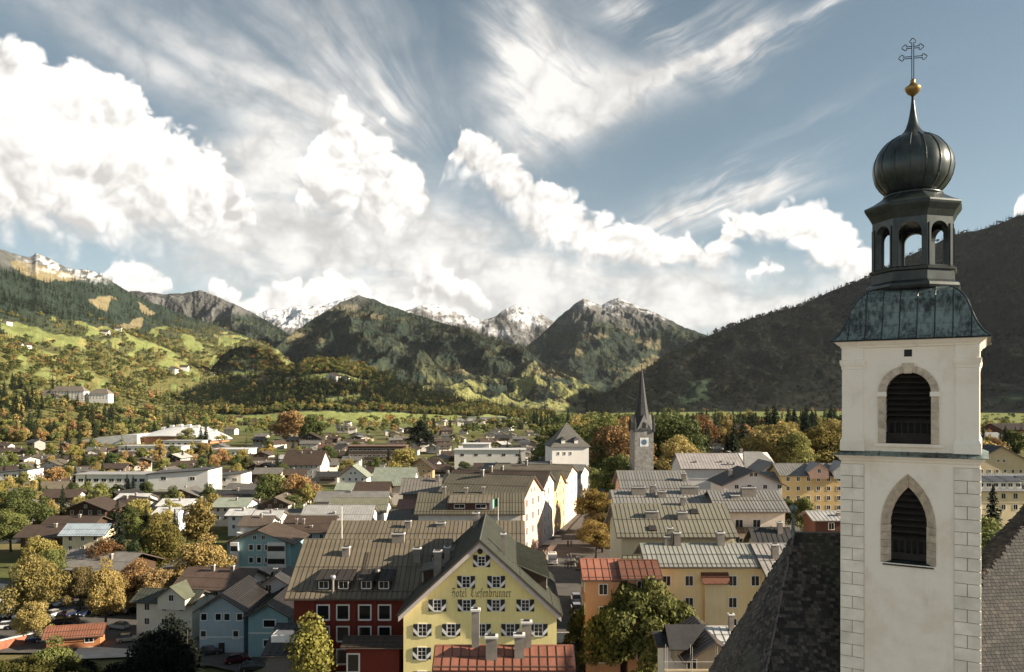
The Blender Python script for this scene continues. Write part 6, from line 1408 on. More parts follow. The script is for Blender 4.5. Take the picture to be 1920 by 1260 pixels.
for (x0, x1, y0, y1), n, where in ZONES:
    done = tries = 0
    while done < n and tries < n*30:
        tries += 1; px, py = random.uniform(x0, x1), random.uniform(y0, y1); g = on_ground(px, py); Y = g.y
        w = random.uniform(10, 17); d = random.uniform(9, 12); r = .5*math.hypot(w, d)
        if Y > 1600 or not free(g.x, Y, r*.85): continue
        nm, wl, rf, _ = random.choices(PAL, [q[3] for q in PAL])[0]; st = random.choice((2, 2, 3)); he = 2.6*st-.6+random.uniform(-.3, .3); pitch = math.tan(R(random.uniform(17, 25)))
        big = Y < 560; gab = random.random() < .45; yaw = random.gauss(0, 14)+(90 if gab else 0)
        hh = gable_house('house', f"{'gabled' if gab else 'broadside'} {nm} {'two' if st == 2 else 'three'} storey house {where}", g.x, Y, g.z, R(yaw), w, d, he, he+pitch*d/2, wl, rf, random.uniform(1.1, 1.7), style='seam' if big else 'none', spacing=.9, group=f"{'gabled' if gab else 'broadside'} {nm} {'two' if st == 2 else 'three'} storey houses {where}",
            wins=AW(*(('x-', 'y-') if gab else ('y-', 'x+')), step=3.4 if big else 4.5, gable=big), chims=[(random.uniform(-.6, .6), random.uniform(.6, .9), random.choice((-1, 1)), .7, .7, random.uniform(.8, 1.3))])
        W_, D_ = hh['_dim'][:2]
        fc = 'x-' if gab else 'y-'; ln = D_ if gab else W_
        if Y < 900 and random.random() < .7: balcony(hh, fc, -ln*.42, ln*.42, he-2.7, W_, D_, 1.1)
        if Y < 900 and random.random() < .55:
            m = MB(); z0 = he-2.7
            if gab: m.poly([(-W_/2-.04, D_/2, z0), (-W_/2-.04, -D_/2, z0), (-W_/2-.04, -D_/2, he), (-W_/2-.04, 0, hh['_dim'][3]), (-W_/2-.04, D_/2, he)])
            else: m.box(-W_/2, -D_/2-.04, z0, W_/2, -D_/2+.01, he)
            m.build('timber_cladding', [WOOD if random.random() < .6 else plain('brown_timber', (0.12, 0.075, 0.045), .8, var=.25, scale=3)], hh)
        done += 1
# ------------------------------------------------------------------ streets, car park, lawns
ASPH = plain('asphalt', (0.095, 0.088, 0.08), 0.9, var=0.2, scale=0.25, bump=0.3, bscale=30, spec=0.15); GRASS = plain('lawn_grass', (0.16, 0.19, 0.055), 0.95, var=0.25, scale=0.3, bump=0.6, bscale=8, spec=0.05); GRAV = plain('gravel_path', (0.36, 0.24, 0.16), 0.95, var=0.2, scale=0.5); PALE = plain('pale_paving', (0.52, 0.45, 0.37), 0.9, var=0.15, scale=0.5)
def sheet(name, pts, mat, lift, n=14):
    """a thin sheet laid over the ground inside a pixel outline"""
    W3 = [on_ground(*p) for p in pts]; xs = [p.x for p in W3]; ys = [p.y for p in W3]
    m = MB(); k = len(W3); 
    top = [(p.x, p.y, p.z+lift) for p in W3]; bot = [(p.x, p.y, p.z-.6) for p in W3]
    m.poly(top); m.rings([bot, top], 0, False, False)
    return tag(m.build(name, [mat], None), kind='structure')
def strip(name, pts, w, mat, lift):
    m = MB(); P = [Vector(p) for p in pts]; L = []
    for i, p in enumerate(P):
        d = (P[min(i+1, len(P)-1)]-P[max(i-1, 0)]); d.z = 0; d.normalize(); s = Vector((-d.y, d.x, 0))*(w[i] if isinstance(w, (list, tuple)) else w)/2
        L.append((p+s+Vector((0, 0, lift)), p-s+Vector((0, 0, lift))))
    for (a, b), (c, d) in zip(L, L[1:]): m.poly([b, d, c, a])
    return tag(m.build(name, [mat], None), kind='structure')
st = [(10.2, 40), (10.0, 90), (10.0, 125), (11.5, 165), (17, 193), (27, 238), (40, 285), (52, 350)]
strip('street', [(x, y, 0) for x, y in st], [9, 9, 9.5, 10, 10, 10, 10, 9], ASPH, .02)
strip('pavement', [(x-5.6, y, 0) for x, y in st[:5]], 1.6, PALE, .13); strip('pavement', [(x+5.7, y, 0) for x, y in st[:4]], 1.7, PALE, .13)
m = MB(); m.box(4.6, 110.5, -.2, 14.5, 115.5, .035); tag(m.build('crossing_pavement', [PALE], None), kind='structure')
m = MB(); m.box(4, 186, -.2, 26, 191.5, .04); tag(m.build('crossing_pavement', [PALE], None), kind='structure')
CP = -12.0
def cpt(px, py): return at(px, py, (CAMZ-CP)*F/(py-HY))
m = MB(); pts = [cpt(*q) for q in ((-60, 1225), (440, 1225), (330, 1120), (255, 1098), (150, 1098), (-60, 1085))]; m.poly([(p.x, p.y, CP+.12) for p in pts]); tag(m.build('car_park', [ASPH], None), kind='structure')
for a in (((-40, 1138), (120, 1160), (310, 1148), (300, 1142), (120, 1150), (-40, 1128)),):
    m = MB(); pts = [cpt(*q) for q in a]; m.poly([(p.x, p.y, CP+.18) for p in pts]); tag(m.build('grass_strip', [GRASS], None), kind='structure')
m = MB(); pts = [cpt(*q) for q in ((-60, 1118), (33, 1118), (30, 1098), (-60, 1090))]; m.poly([(p.x, p.y, CP+.2) for p in pts]); tag(m.build('forecourt', [PALE], None), kind='structure')
m = MB(); pts = [cpt(*q) for q in ((130, 1238), (265, 1232), (240, 1218), (150, 1212))]; m.poly([(p.x, p.y, CP+.16) for p in pts]); tag(m.build('forecourt', [PALE], None), kind='structure')
for a, mt, nm, l in (((-40, 975), (60, 960), (190, 940), (200, 930), (60, 925), (-40, 930)), GRASS, 'lawn', .06), (((20, 968), (70, 950), (125, 943), (122, 939), (70, 944), (15, 962)), GRAV, 'footpath', .12):
    m = MB(); pts = [cpt(*q) for q in a]; m.poly([(p.x, p.y, CP+l) for p in pts]); tag(m.build(nm, [mt], None), kind='structure')
strip('lower_road', [cpt(*q) for q in ((300, 1080), (330, 1060), (400, 1040), (470, 1090))], 7, ASPH, .15); strip('lower_road', [cpt(*q) for q in ((360, 1230), (430, 1235), (500, 1250))], 9, ASPH, .14)
# ------------------------------------------------------------------ cars
PAINT = objcol('car_paint', 0.28, 0.2, 0.6); TYRE = plain('tyre', (0.015, 0.015, 0.015), 0.9); LAMP = plain('lamp_glass', (0.7, 0.7, 0.68), 0.2); RIM = plain('rim', (0.4, 0.4, 0.4), 0.35, 0.8); TAIL = plain('tail_lamp', (0.35, 0.02, 0.015), 0.3)
def car_meshes(kind):
    L, W, H = dict(estate=(4.5, 1.78, 1.47), hatch=(3.9, 1.70, 1.50), van=(5.2, 1.95, 2.25))[kind]
    if kind == 'van': low = [(-L/2, .35), (-L/2, 1.1), (-L/2+.1, 1.25), (L/2-1.0, 1.25), (L/2-.15, 1.0), (L/2, .7), (L/2, .35)]; cab = [(-L/2+.02, 1.2), (-L/2+.10, 2.15), (-L/2+.3, H), (L/2-1.9, H), (L/2-.95, 1.25)]
    elif kind == 'hatch': low = [(-L/2, .32), (-L/2-.02, .62), (-L/2+.08, .92), (L/2-1.15, .92), (L/2-.2, .74), (L/2, .55), (L/2-.03, .30)]; cab = [(-L/2+.08, .9), (-L/2+.42, 1.40), (-L/2+.8, H), (.25, H-.03), (L/2-1.2, .92)]
    else: low = [(-L/2, .32), (-L/2-.02, .68), (-L/2+.08, .95), (L/2-1.35, .93), (L/2-.25, .72), (L/2, .52), (L/2-.03, .30)]; cab = [(-L/2+.10, .93), (-L/2+.55, 1.36), (-L/2+1.05, H), (.15, H-.03), (L/2-1.45, .93)]
    b = MB(); n = len(low)
    def loft(prof, secs, mb, mi=0):
        mb.rings([[(x*sx, y, z0+(z-z0)*sz) for x, z in prof] for y, sx, sz, z0 in secs], mi)
    loft(low, [(-W/2, .965, .93, .35), (-W/2+.10, .995, 1, .35), (0, 1.0, 1.01, .35), (W/2-.10, .995, 1, .35), (W/2, .965, .93, .35)], b)
    r = MB(); top = [(x*.90+.02, z) for x, z in cab[1:-1]]
    rr = [cab[2], cab[3]]; y = W/2-.26
    b.slab((rr[0][0]-.1, -y, H+.005), (rr[1][0]+.12, -y, H-.02), (rr[1][0]+.12, y, H-.02), (rr[0][0]-.1, y, H+.005), .05)
    g = MB(); g.rings([[(x, -W/2+.10 if z < 1.3*H/1.5-.2 else -W/2+.26, z) for x, z in cab], [(x, W/2-.10 if z < 1.3*H/1.5-.2 else W/2-.26, z) for x, z in cab]])
    if kind == 'van':
        b2 = MB(); b2.v, b2.f, b2.mi = b.v, b.f, b.mi; b2.box(-L/2+.03, -W/2+.08, 1.15, L/2-2.0, W/2-.08, H-.02)
    lamps = MB(); lamps.box(L/2-.26, -.17, .56, L/2-.04, .17, .70)
    tl = MB(); tl.box(-L/2-.04, -.14, .66, -L/2+.12, .14, .84)
    w = MB(); w.rings([[(.31*math.cos(a), y, .31+.31*math.sin(a)) for a in [2*math.pi*i/14 for i in range(14)]] for y in (-.10, .10)]); rm = MB(); rm.rings([[(.19*math.cos(a), y, .31+.19*math.sin(a)) for a in [2*math.pi*i/10 for i in range(10)]] for y in (-.112, .112)])
    return dict(body=b.mesh('body', [PAINT], False), glass=g.mesh('cabin_glass', [GLASS]), lamp=lamps.mesh('headlight', [LAMP]), tail=tl.mesh('tail_light', [TAIL]), wheel=w.mesh('wheel', [TYRE]), rim=rm.mesh('rim', [RIM]), dim=(L, W, H))
CARS = {k: car_meshes(k) for k in ('estate', 'hatch', 'van')}
CC = {'black': (0.012, 0.012, 0.013), 'dark grey': (0.05, 0.05, 0.052), 'silver': (0.42, 0.42, 0.43), 'white': (0.75, 0.75, 0.75), 'dark blue': (0.02, 0.03, 0.07), 'red': (0.28, 0.015, 0.012), 'maroon': (0.09, 0.012, 0.02), 'beige': (0.40, 0.34, 0.26)}
def car(kind, pos, yaw, colour, label, group=None):
    c = CARS[kind]; t = thing('car' if kind != 'van' else 'van', label, 'car' if kind != 'van' else 'van', pos, R(yaw), group)
    for k, nm in (('body', 'body'), ('glass', 'cabin_glass')):
        o = obj(nm, c[k], t); o.color = (*CC[colour], 1)
    L, W, H = c['dim']
    for s in (-1, 1): obj('headlight', c['lamp'], t, (0, s*(W/2-.42), 0)); obj('tail_light', c['tail'], t, (0, s*(W/2-.25), 0))
    for x in (-L/2+.80, L/2-.85):
        for s in (-1, 1): wv = obj('wheel', c['wheel'], t, (x, s*(W/2-.10), 0)); obj('rim', c['rim'], wv)
    FOOT.append((pos[0], pos[1], 1.0)); return t
# street
def sp(px, py, z=.03): Y = (CAMZ-z)*F/(py-HY); return ((px-CX)/F*Y, Y, z)
for px, py, k, c, lb in ((1080, 1128, 'hatch', 'silver', 'silver hatchback at the head of the parked row in the street'), (1081, 1147, 'hatch', 'silver', 'second silver hatchback in the parked row in the street'), (1082, 1166, 'estate', 'silver', 'silver estate car at the tail of the parked row in the street'), (1104, 1256, 'estate', 'black', 'black car parked under the chestnut tree'),
                         (1018, 1072, 'hatch', 'white', 'white roofed car parked behind the dark one by the hotel'), (1016, 1062, 'estate', 'dark grey', 'dark estate car parked in front of the delivery van'), (1085, 1056, 'estate', 'dark grey', 'dark grey car parked beside the group of walkers'), (1086, 1066, 'hatch', 'beige', 'beige hatchback half hidden by the street tree')):
    car(k, sp(px, py), 90, c, lb)
car('van', sp(1035, 1055), 90, 'white', 'white delivery van standing in the old town street')
# car park rows
rows = [((6, 1128), (250, 1098), 13, 72, 'back'), ((-10, 1146), (310, 1120), 16, 70, 'second'), ((-10, 1160), (330, 1148), 13, 70, 'third'), ((-20, 1182), (130, 1172), 7, 15, 'kerb')]
RG = random.Random(5)
names = {'back': 'in the car park row along the chalet', 'second': 'in the middle row of the car park', 'third': 'in the car park row by the grass strip', 'kerb': 'along the kerb beside the red roofed gatehouse'}
for (a, b), (c, d), n, yaw, nm in rows:
    for i in range(n):
        if RG.random() < .07: continue
        f = i/(n-1); p = cpt(a+(c-a)*f+RG.uniform(-2, 2), b+(d-b)*f); col = RG.choices(['black', 'dark grey', 'silver', 'white', 'dark blue', 'red', 'maroon'], [7, 5, 2.5, 1.4, 1.5, .25, .5])[0]
        kd = RG.choice(('estate', 'estate', 'hatch')); lb = f"{col} {'estate car' if kd == 'estate' else 'hatchback'} parked {names[nm]}"
        car(kd, (p.x, p.y, CP+.13), yaw+RG.choice((0, 180))+RG.uniform(-3, 3), col, lb, lb)
for px, py, k, c, y, lb in ((62, 1126, 'estate', 'white', 5, 'white car driving along the aisle of the car park'), (445, 1243, 'estate', 'maroon', 30, 'maroon car parked before the blue houses'), (475, 1258, 'estate', 'dark grey', 15, 'grey car nosing out of the yard by the birch'), (395, 1228, 'hatch', 'dark grey', 20, 'dark hatchback in the shade of the spruce before the blue houses'), (222, 1180, 'estate', 'silver', 160, 'silver estate car beside the cream house'), (240, 1204, 'hatch', 'beige', 20, 'beige hatchback behind the gatehouse'), (60, 1205, 'hatch', 'dark blue', 15, 'blue hatchback behind the brick wall'), (270, 1040, 'hatch', 'white', 20, 'white hatchback on the lane behind the hedge'), (330, 1052, 'estate', 'dark grey', 60, 'dark car on the lane by the golden tree')):
    p = cpt(px, py); car(k, (p.x, p.y, CP+.16), y, c, lb)
# brick wall and gatehouse with red tin roof
p0, p1 = cpt(-30, 1226), cpt(62, 1204)
w = thing('garden_wall', 'low brick red wall running to the gatehouse', 'wall', (p0.x, p0.y, CP)); d = p1-p0; ln = math.hypot(d.x, d.y); w.rotation_euler = (0, 0, math.atan2(d.y, d.x))
m = MB(); m.box(0, -.2, -.5, ln, .2, 1.7); m.build('wall', [plain('brick_red', (0.30, 0.12, 0.07), 0.9, var=0.2)], w); m = MB(); m.box(-.1, -.28, 1.7, ln+.1, .28, 1.85); m.build('coping', [CAPM], w)
p = cpt(132, 1217); gable_house('gatehouse', 'little gatehouse with red striped tin roof by the car park', p.x, p.y+2, CP, R(14), 9.0, 3.6, 2.4, 3.7, (0.40, 0.17, 0.08), (0.30, .13, .08), .6, spacing=.45, near=True, cat='shelter', wins=lambda W, D, he, hr: [('y-', [2.6], [1.5], 1.4, .9)])
# ------------------------------------------------------------------ flag, masts, street lamp
def mast(px, py, h, label, flag=False, g=None):
    p = on_ground(px, py) if g is None else g; t = thing('flagpole' if flag else 'mast', label, 'flagpole' if flag else 'mast', p)
    m = MB(); m.tube([(0, 0, -.3), (0, 0, h)], [.09, .05], 8); m.build('pole', [plain('white_pole', (0.72, 0.70, 0.66), 0.5)], t); m = MB(); m.lathe([(.0, h), (.11, h+.08), (.0, h+.18)], 8); m.build('knob', [GOLD], t)
    if flag:
        f = MB(); n = 10; y = lambda i: .25*math.sin(i*.8)
        for i in range(n):
            a, b = -.05-i*.16, -.05-(i+1)*.16; dz = -.10
            f.poly([(a, y(i), h-.1+dz*i*.35), (b, y(i+1), h-.1+dz*(i+1)*.35), (b, y(i+1), h-1.6+dz*(i+1)*.9), (a, y(i), h-1.6+dz*i*.9)], 0 if i < 5 else 1)
        f.build('flag', [plain('flag_green', (0.05, 0.16, 0.09), 0.8), plain('flag_white', (0.65, 0.66, 0.64), 0.8)], t)
Pm = at(934, 984, 150); mast(0, 0, (984-933)*150/F+6, 'pole with a green and white flag before the dormer house', True, Vector((Pm.x, Pm.y, Pm.z-6)))
Pm = at(641, 1012, 112); mast(0, 0, (1012-949)*112/F+4, 'bare white mast rising from the olive roof', False, Vector((Pm.x, Pm.y, Pm.z-4)))
for px, a, b in ((638, 812, 782), (692, 815, 782)):
    mast(px, a, 15, 'thin floodlight mast beside the far sports meadow '+('left of the yellow bushes' if px < 650 else 'next to the brown flat block'))
p = on_ground(494, 1092); t = thing('street_lamp', 'white street lamp with a double arm before the turquoise arcade', 'street lamp', p)
m = MB(); m.tube([(0, 0, -.2), (0, 0, 7)], .07, 6); m.build('pole', [CAPM], t); m = MB(); m.tube([(-1.5, 0, 7), (1.0, 0, 7)], .05, 5); m.build('arm', [CAPM], t); m = MB(); m.box(-1.9, -.12, 6.9, -1.3, .12, 7.05); m.build('lamp_head', [CAPM], t)
# ------------------------------------------------------------------ people in the street
def person_mat():
    m, t, b, out = new_mat('figure'); v = t.add('ShaderNodeTexCoord').outputs['Object']; s = t.add('ShaderNodeSeparateXYZ'); t.l.new(v, s.inputs[0]); z = s.outputs[2]
    c = t.mix(t.m('GREATER_THAN', z, .90), t.rgb((0.03, 0.03, 0.04)), t.add('ShaderNodeObjectInfo').outputs['Color']); c = t.mix(t.m('GREATER_THAN', z, 1.47), c, t.rgb((0.45, 0.27, 0.19))); c = t.mix(t.m('GREATER_THAN', z, 1.66), c, t.rgb((0.05, 0.03, 0.02)))
    t.l.new(c, b.inputs['Base Color']); b.inputs['Roughness'].default_value = .85; return m
FIG = person_mat()
def figure_mesh(step):
    P = [((0, 0, .95), .15), ((0, 0, 1.18), .135), ((0, .01, 1.40), .155), ((0, 0, 1.50), .062), ((0, -.01, 1.60), .098), ((0, -.01, 1.72), .085),
         ((.10, 0, .88), .10), ((.11, -.10*step, .48), .068), ((.11, .16*step, .06), .050), ((.12, -.02+.10*step, .03), .045), ((-.10, 0, .88), .10), ((-.11, .12*step, .48), .068), ((-.11, -.14*step, .06), .050), ((-.12, -.26*step, .03), .045),
         ((.21, 0, 1.38), .060), ((.26, .10*step, 1.12), .046), ((.27, -.02*step, .88), .036), ((.27, -.06*step, .78), .034), ((-.21, 0, 1.38), .060), ((-.26, -.10*step, 1.12), .046), ((-.27, -.18*step, .88), .036), ((-.27, -.22*step, .79), .034)]
    E = [(0,1),(1,2),(2,3),(3,4),(4,5),(0,6),(6,7),(7,8),(8,9),(0,10),(10,11),(11,12),(12,13),(2,14),(14,15),(15,16),(16,17),(2,18),(18,19),(19,20),(20,21)]
    me = bpy.data.meshes.new('person'); me.from_pydata([p for p, r in P], E, []); o = bpy.data.objects.new('tmp_person', me); COL.objects.link(o)
    o.modifiers.new('s', 'SKIN'); o.modifiers.new('d', 'SUBSURF').levels = 1
    for v, (p, r) in zip(me.skin_vertices[0].data, P): v.radius = (r, r*.8)
    me.skin_vertices[0].data[0].use_root = True
    dg = bpy.context.evaluated_depsgraph_get(); out = bpy.data.meshes.new_from_object(o.evaluated_get(dg)); bpy.data.objects.remove(o); out.name = 'person'
    out.materials.clear(); out.materials.append(FIG); out.polygons.foreach_set('use_smooth', [True]*len(out.polygons)); return out
FM = [figure_mesh(1.0), figure_mesh(-.8), figure_mesh(.3)]
for i, (px, py, c, a, lb) in enumerate(((1060, 1064, (0.45, 0.40, 0.36), 10, 'person in a pale jacket walking in the street group'), (1065, 1067, (0.05, 0.04, 0.05), 200, 'person in dark clothes walking in the street group'), (1071, 1066, (0.20, 0.05, 0.04), 170, 'person in a reddish jacket walking in the street group'), (1064, 1054, (0.03, 0.03, 0.05), 0, 'person in black walking ahead of the street group'), (1070, 1053, (0.06, 0.05, 0.09), 10, 'person in a dark blue coat ahead of the street group'),
        (1065, 1026, (0.02, 0.02, 0.02), 0, 'person in black on the sunlit crossing'), (1071, 1025, (0.35, 0.30, 0.26), 20, 'person in a beige coat on the sunlit crossing'), (1072, 1191, (0.02, 0.02, 0.025), 90, 'person in black standing on the bright crossing by the hotel'), (1077, 1202, (0.03, 0.025, 0.03), 30, 'person in dark clothes walking past the hotel corner'), (1081, 1216, (0.08, 0.03, 0.03), 15, 'person in a dark red coat walking under the chestnut'),
        (1019, 1046, (0.03, 0.03, 0.03), 60, 'person in black beside the delivery van'), (1026, 1040, (0.10, 0.06, 0.05), 80, 'person in a brown jacket near the delivery van'), (1022, 1052, (0.04, 0.04, 0.06), 120, 'person in a dark coat by the shop fronts'))):
    o = obj('person', FM[i % 3], None, sp(px, py, .05), R(a)); o.color = (*c, 1); tag(o, lb, 'person')
# ------------------------------------------------------------------ planting
WIDE = {}
def T(kind, px, py_base, h, tint, zone, who):
    p = on_ground(px, py_base); tree(kind, (p.x, p.y, p.z-.3), h, tint, zone, who)
def TP(kind, px, py_top, Y, tint, zone, who, hmin=3, wide=1.0):
    """tree with its top at a pixel, standing on the ground at depth Y"""
    X = (px-CX)/F*Y; g = gz(X, Y); h = CAMZ-(py_top-HY)*Y/F-g; tree(kind, (X, Y, g-.3), max(hmin, h), tint, zone, who); WIDE[who] = wide
TP('full', 1184, 1056, 97, (0.13, 0.135, 0.042), 's', 'big chestnut tree turning brown beside the orange house', wide=.82)
TP('slim', 583, 1152, 88, (0.22, 0.20, 0.05), 's', 'yellowing birch in front of the dark red building')
TP('conifer', 322, 1140, 118, (0.018, 0.023, 0.016), 's', 'nearly black spreading spruce before the blue houses', wide=1.9); TP('conifer', 352, 1168, 117, (0.018, 0.023, 0.016), 's', 'smaller black spruce leaning on the spreading one', wide=1.7); TP('grand', 296, 1168, 116, (0.016, 0.020, 0.014), 's', 'black bushy tree beside the cream house')
TP('grand', 66, 1042, 165, (0.25, 0.20, 0.07), 's', 'tall golden green tree over the parked cars', wide=.85); TP('grand', 64, 1118, 150, GLD, 's', 'small golden tree at the foot of the tall golden green one', wide=.8)
TP('grand', 198, 1054, 160, (0.34, 0.25, 0.09), 's', 'golden tree standing among the parked cars', wide=.72); TP('grand', 150, 1052, 172, (0.17, 0.13, 0.055), 's', 'thin brown tree before the grey chalet', wide=.75)
TP('grand', 258, 1052, 172, (0.30, 0.18, 0.08), 's', 'orange tree at the back of the car park', wide=1.1); TP('grand', 292, 1056, 170, (0.32, 0.22, 0.10), 's', 'second orange tree at the back of the car park', wide=1.0); TP('grand', 384, 1008, 185, (0.36, 0.26, 0.10), 's', 'round golden tree beside the turquoise house')
TP('conifer', 220, 930, 215, DKG, 's', 'tall dark spruce beside the blue tin roof'); TP('slim', 370, 930, 225, (0.20, 0.15, 0.05), 's', 'tall ochre birch above the garden quarter')
TP('column', 252, 1015, 190, (0.03, 0.045, 0.018), 's', 'narrow green cypress like tree by the lane'); TP('grand', 300, 972, 205, (0.17, 0.14, 0.04), 's', 'olive tree beside the tall spruce')
for px, py, Y, c, w in ((80, 998, 200, YEL, 'yellow tree before the chalets'), (95, 1020, 185, OLV, 'olive tree at the corner of the car park'), (200, 1010, 190, RUS, 'rusty shrub by the blue tin roof house'), (20, 955, 240, OLV, 'olive tree on the lawn edge'), (42, 905, 260, GRN, 'dark green tree on the school lawn'), (270, 990, 205, GRN, 'green tree under the olive one'), (100, 1140+60, 120, OLV, 'bushy olive tree in the bottom corner below the car park')):
    TP('grand', px, py, Y, c, 's', w)
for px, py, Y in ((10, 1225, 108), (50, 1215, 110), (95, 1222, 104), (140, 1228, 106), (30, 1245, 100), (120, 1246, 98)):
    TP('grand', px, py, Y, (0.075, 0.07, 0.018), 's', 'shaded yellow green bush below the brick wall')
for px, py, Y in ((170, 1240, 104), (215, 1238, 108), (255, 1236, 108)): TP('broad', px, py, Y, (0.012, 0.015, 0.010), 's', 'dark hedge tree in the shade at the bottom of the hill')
for px, py, Y, k, c, w in ((520, 883, 335, 'broad', OLV, 'big olive tree before the brown apartment house'), (500, 900, 320, 'broad', GRN, 'green tree left of the orange maple'), (566, 883, 325, 'broad', ORG, 'bright orange maple above the old town roofs'), (548, 925, 300, 'broad', GRN, 'dark green tree under the orange maple'), (580, 905, 318, 'broad', YEL, 'yellow tree beside the orange maple'),
        (96, 872, 400, 'broad', ORG, 'orange tree between the white houses'), (132, 868, 410, 'broad', YEL, 'yellow tree left of the school'), (15, 893, 370, 'broad', GLD, 'golden tree before the white house'), (60, 898, 350, 'broad', GLD, 'small golden tree on the lawn'), (238, 885, 350, 'conifer', DKG, 'dark spruce before the school wing'), (250, 888, 350, 'conifer', DKG, 'second dark spruce before the school wing'),
        (300, 832, 560, 'conifer', DKG, 'spruce before the stepped apartment block'), (342, 840, 540, 'conifer', DKG, 'spruce beside the brown houses'), (520, 845, 430, 'conifer', DKG, 'slim spruce by the brown apartment house'),
        (756, 838, 420, 'broad', YEL, 'yellow tree in front of the brown flat block'), (787, 788, 700, 'broad', DKG, 'black green tree above the far roofs'), (538, 765, 800, 'broad', ORG, 'tall orange tree at the meadow edge'), (585, 770, 780, 'broad', GRN, 'big green tree beside the tall orange one'), (915, 890, 330, 'broad', YEL, 'small yellow tree between the roofs'),
        (1152, 845, 262, 'broad', GRN, 'dark green tree before the clock tower'), (1160, 868, 240, 'broad', GRN, 'green tree at the foot of the clock tower'),  (1100, 870, 275, 'broad', OLV, 'olive tree by the street bend'),
        (1512, 925, 200, 'broad', OLV, 'olive tree behind the ochre house'), (1485, 930, 205, 'broad', GRN, 'green tree beside the pale pink house'), (1858, 830, 330, 'broad', OLV, 'tall olive tree right of the church tower'), (1843, 960, 150, 'broad', OLV, 'green tree before the cream mansard hotel'), (1862, 900, 165, 'conifer', DKG, 'dark narrow spruce before the cream mansard hotel'), (1845, 985, 120, 'broad', GRN, 'leafy tree behind the church roof')):
    TP(k, px, py, Y, c, 's', w)
for px, py, Y, c, w in ((1122, 915, 205, (0.24, 0.17, 0.05), 'yellow brown street tree beside the grey roofs'), (1126, 950, 186, (0.17, 0.12, 0.045), 'brown street tree at the corner'), (1130, 962, 178, (0.16, 0.115, 0.04), 'ochre street tree by the red tin roof'), (1118, 972, 172, (0.30, 0.21, 0.07), 'golden street tree next to the parked cars'), (1148, 940, 190, (0.13, 0.11, 0.035), 'olive brown street tree against the wide grey roof')):
    TP('grand', px, py, Y, c, 's', w, wide=1.25)
for i in range(34):
    px = 1392+200*random.random(); TP('conifer', px, 752+22*random.random()+(14 if px < 1430 else 0), random.uniform(430, 560), jit(CON), 'p', 'tall dark spruce in the dense stand above the ochre house', wide=1.25)
for px, py, Y, k, c, w in ((1450, 784, 330, 'grand', GLD, 'great golden tree in the park behind the snow guard roof'), (1480, 802, 325, 'grand', (0.22, 0.21, 0.07), 'yellow green tree beside the great golden one'), (1556, 788, 340, 'grand', (0.26, 0.21, 0.07), 'tall amber tree close to the church tower'), (1300, 770, 420, 'conifer', CON, 'lone tall spruce beside the far field'), (1326, 790, 400, 'conifer', CO2, 'lone green spruce before the dark villa'), (1376, 782, 390, 'conifer', CON, 'lone spruce between the two park villas'), (1262, 776, 330, 'grand', GRN, 'tall green tree touching the clock tower spire'), (1240, 772, 350, 'grand', (0.13, 0.15, 0.05), 'light green tree right of the clock tower'), (1310, 778, 450, 'grand', RUS, 'rusty tree beside the lone tall spruce'), (1275, 818, 300, 'grand', GLD, 'golden bush tree below the dark villa'), (1140, 780, 330, 'grand', OLV, 'olive tree left of the clock tower'), (1165, 790, 320, 'grand', ORG, 'amber tree just left of the clock tower'), (1110, 784, 420, 'grand', OLV, 'olive green tree behind the pyramid tower'), (1085, 780, 460, 'grand', GLD, 'golden tree group top behind the pyramid roof'), (1060, 785, 440, 'grand', OLV, 'olive tree behind the pyramid roof')):
    TP(k, px, py, Y, c, 's', w, wide=1.15)
# gardens of the lower town
def belt(n, x0, x1, y0, y1, kinds, hs, where, clear=True, lift=None):
    done = tries = 0
    while done < n and tries < n*12:
        tries += 1; px, py = random.uniform(x0, x1), random.uniform(y0, y1); p = on_ground(px, py)
        if p.y > 3200 or (clear and not free(p.x, p.y, 2.2)): continue
        k, c, nm = random.choice(kinds); q = random.random(); tree(k, (p.x, p.y, p.z-.3), (hs[0]+(hs[1]-hs[0])*q)*(1.25 if k == 'conifer' else 1), jit(c), where, f"{'small' if q < .33 else 'tall' if q > .67 else 'middling'} {nm} {where}"); done += 1
BR = [('broad', YEL, 'yellow broadleaf tree'), ('broad', OLV, 'olive broadleaf tree'), ('broad', GRN, 'green broadleaf tree'), ('broad', ORG, 'orange broadleaf tree'), ('broad', GLD, 'golden broadleaf tree'), ('broad', OLV, 'olive broadleaf tree')]
CN = [('conifer', CON, 'dark spruce'), ('conifer', CO2, 'green spruce')]
belt(80, 0, 560, 900, 1010, BR[:3]+CN[:1], (7, 12), 'in the garden quarter below the school'); belt(75, 0, 450, 850, 900, BR+CN[:1], (8, 14), 'in the gardens around the white school'); belt(85, 450, 1020, 825, 900, BR[:3]+CN[:1], (7, 13), 'between the houses of the lower town')
belt(26, 150, 330, 832, 846, [BR[3], BR[0], BR[4], BR[1]], (5, 8), 'in the row before the arched hall'); belt(120, 0, 420, 806, 836, BR+CN*2, (12, 20), 'in the wood behind the arched hall'); belt(190, 400, 1060, 786, 818, BR+BR[1:3]+CN[:1], (12, 20), 'at the far edge of the town'); belt(80, 420, 900, 776, 786, CN+BR[1:3], (14, 22), 'along the foot of the low hill')
belt(150, 1040, 1585, 815, 862, BR+CN*2, (12, 21), 'in the park beyond the clock tower'); belt(170, 1000, 1590, 793, 816, BR[:3]+BR[1:3]+CN*3, (17, 28), 'in the tall belt beyond the park', False); belt(60, 1000, 1590, 778, 793, BR[:3]+CN, (10, 16), 'in the far belt under the shaded mountain', False); belt(30, 1130, 1580, 768, 774, BR, (14, 20), 'in the line along the far green field', False)
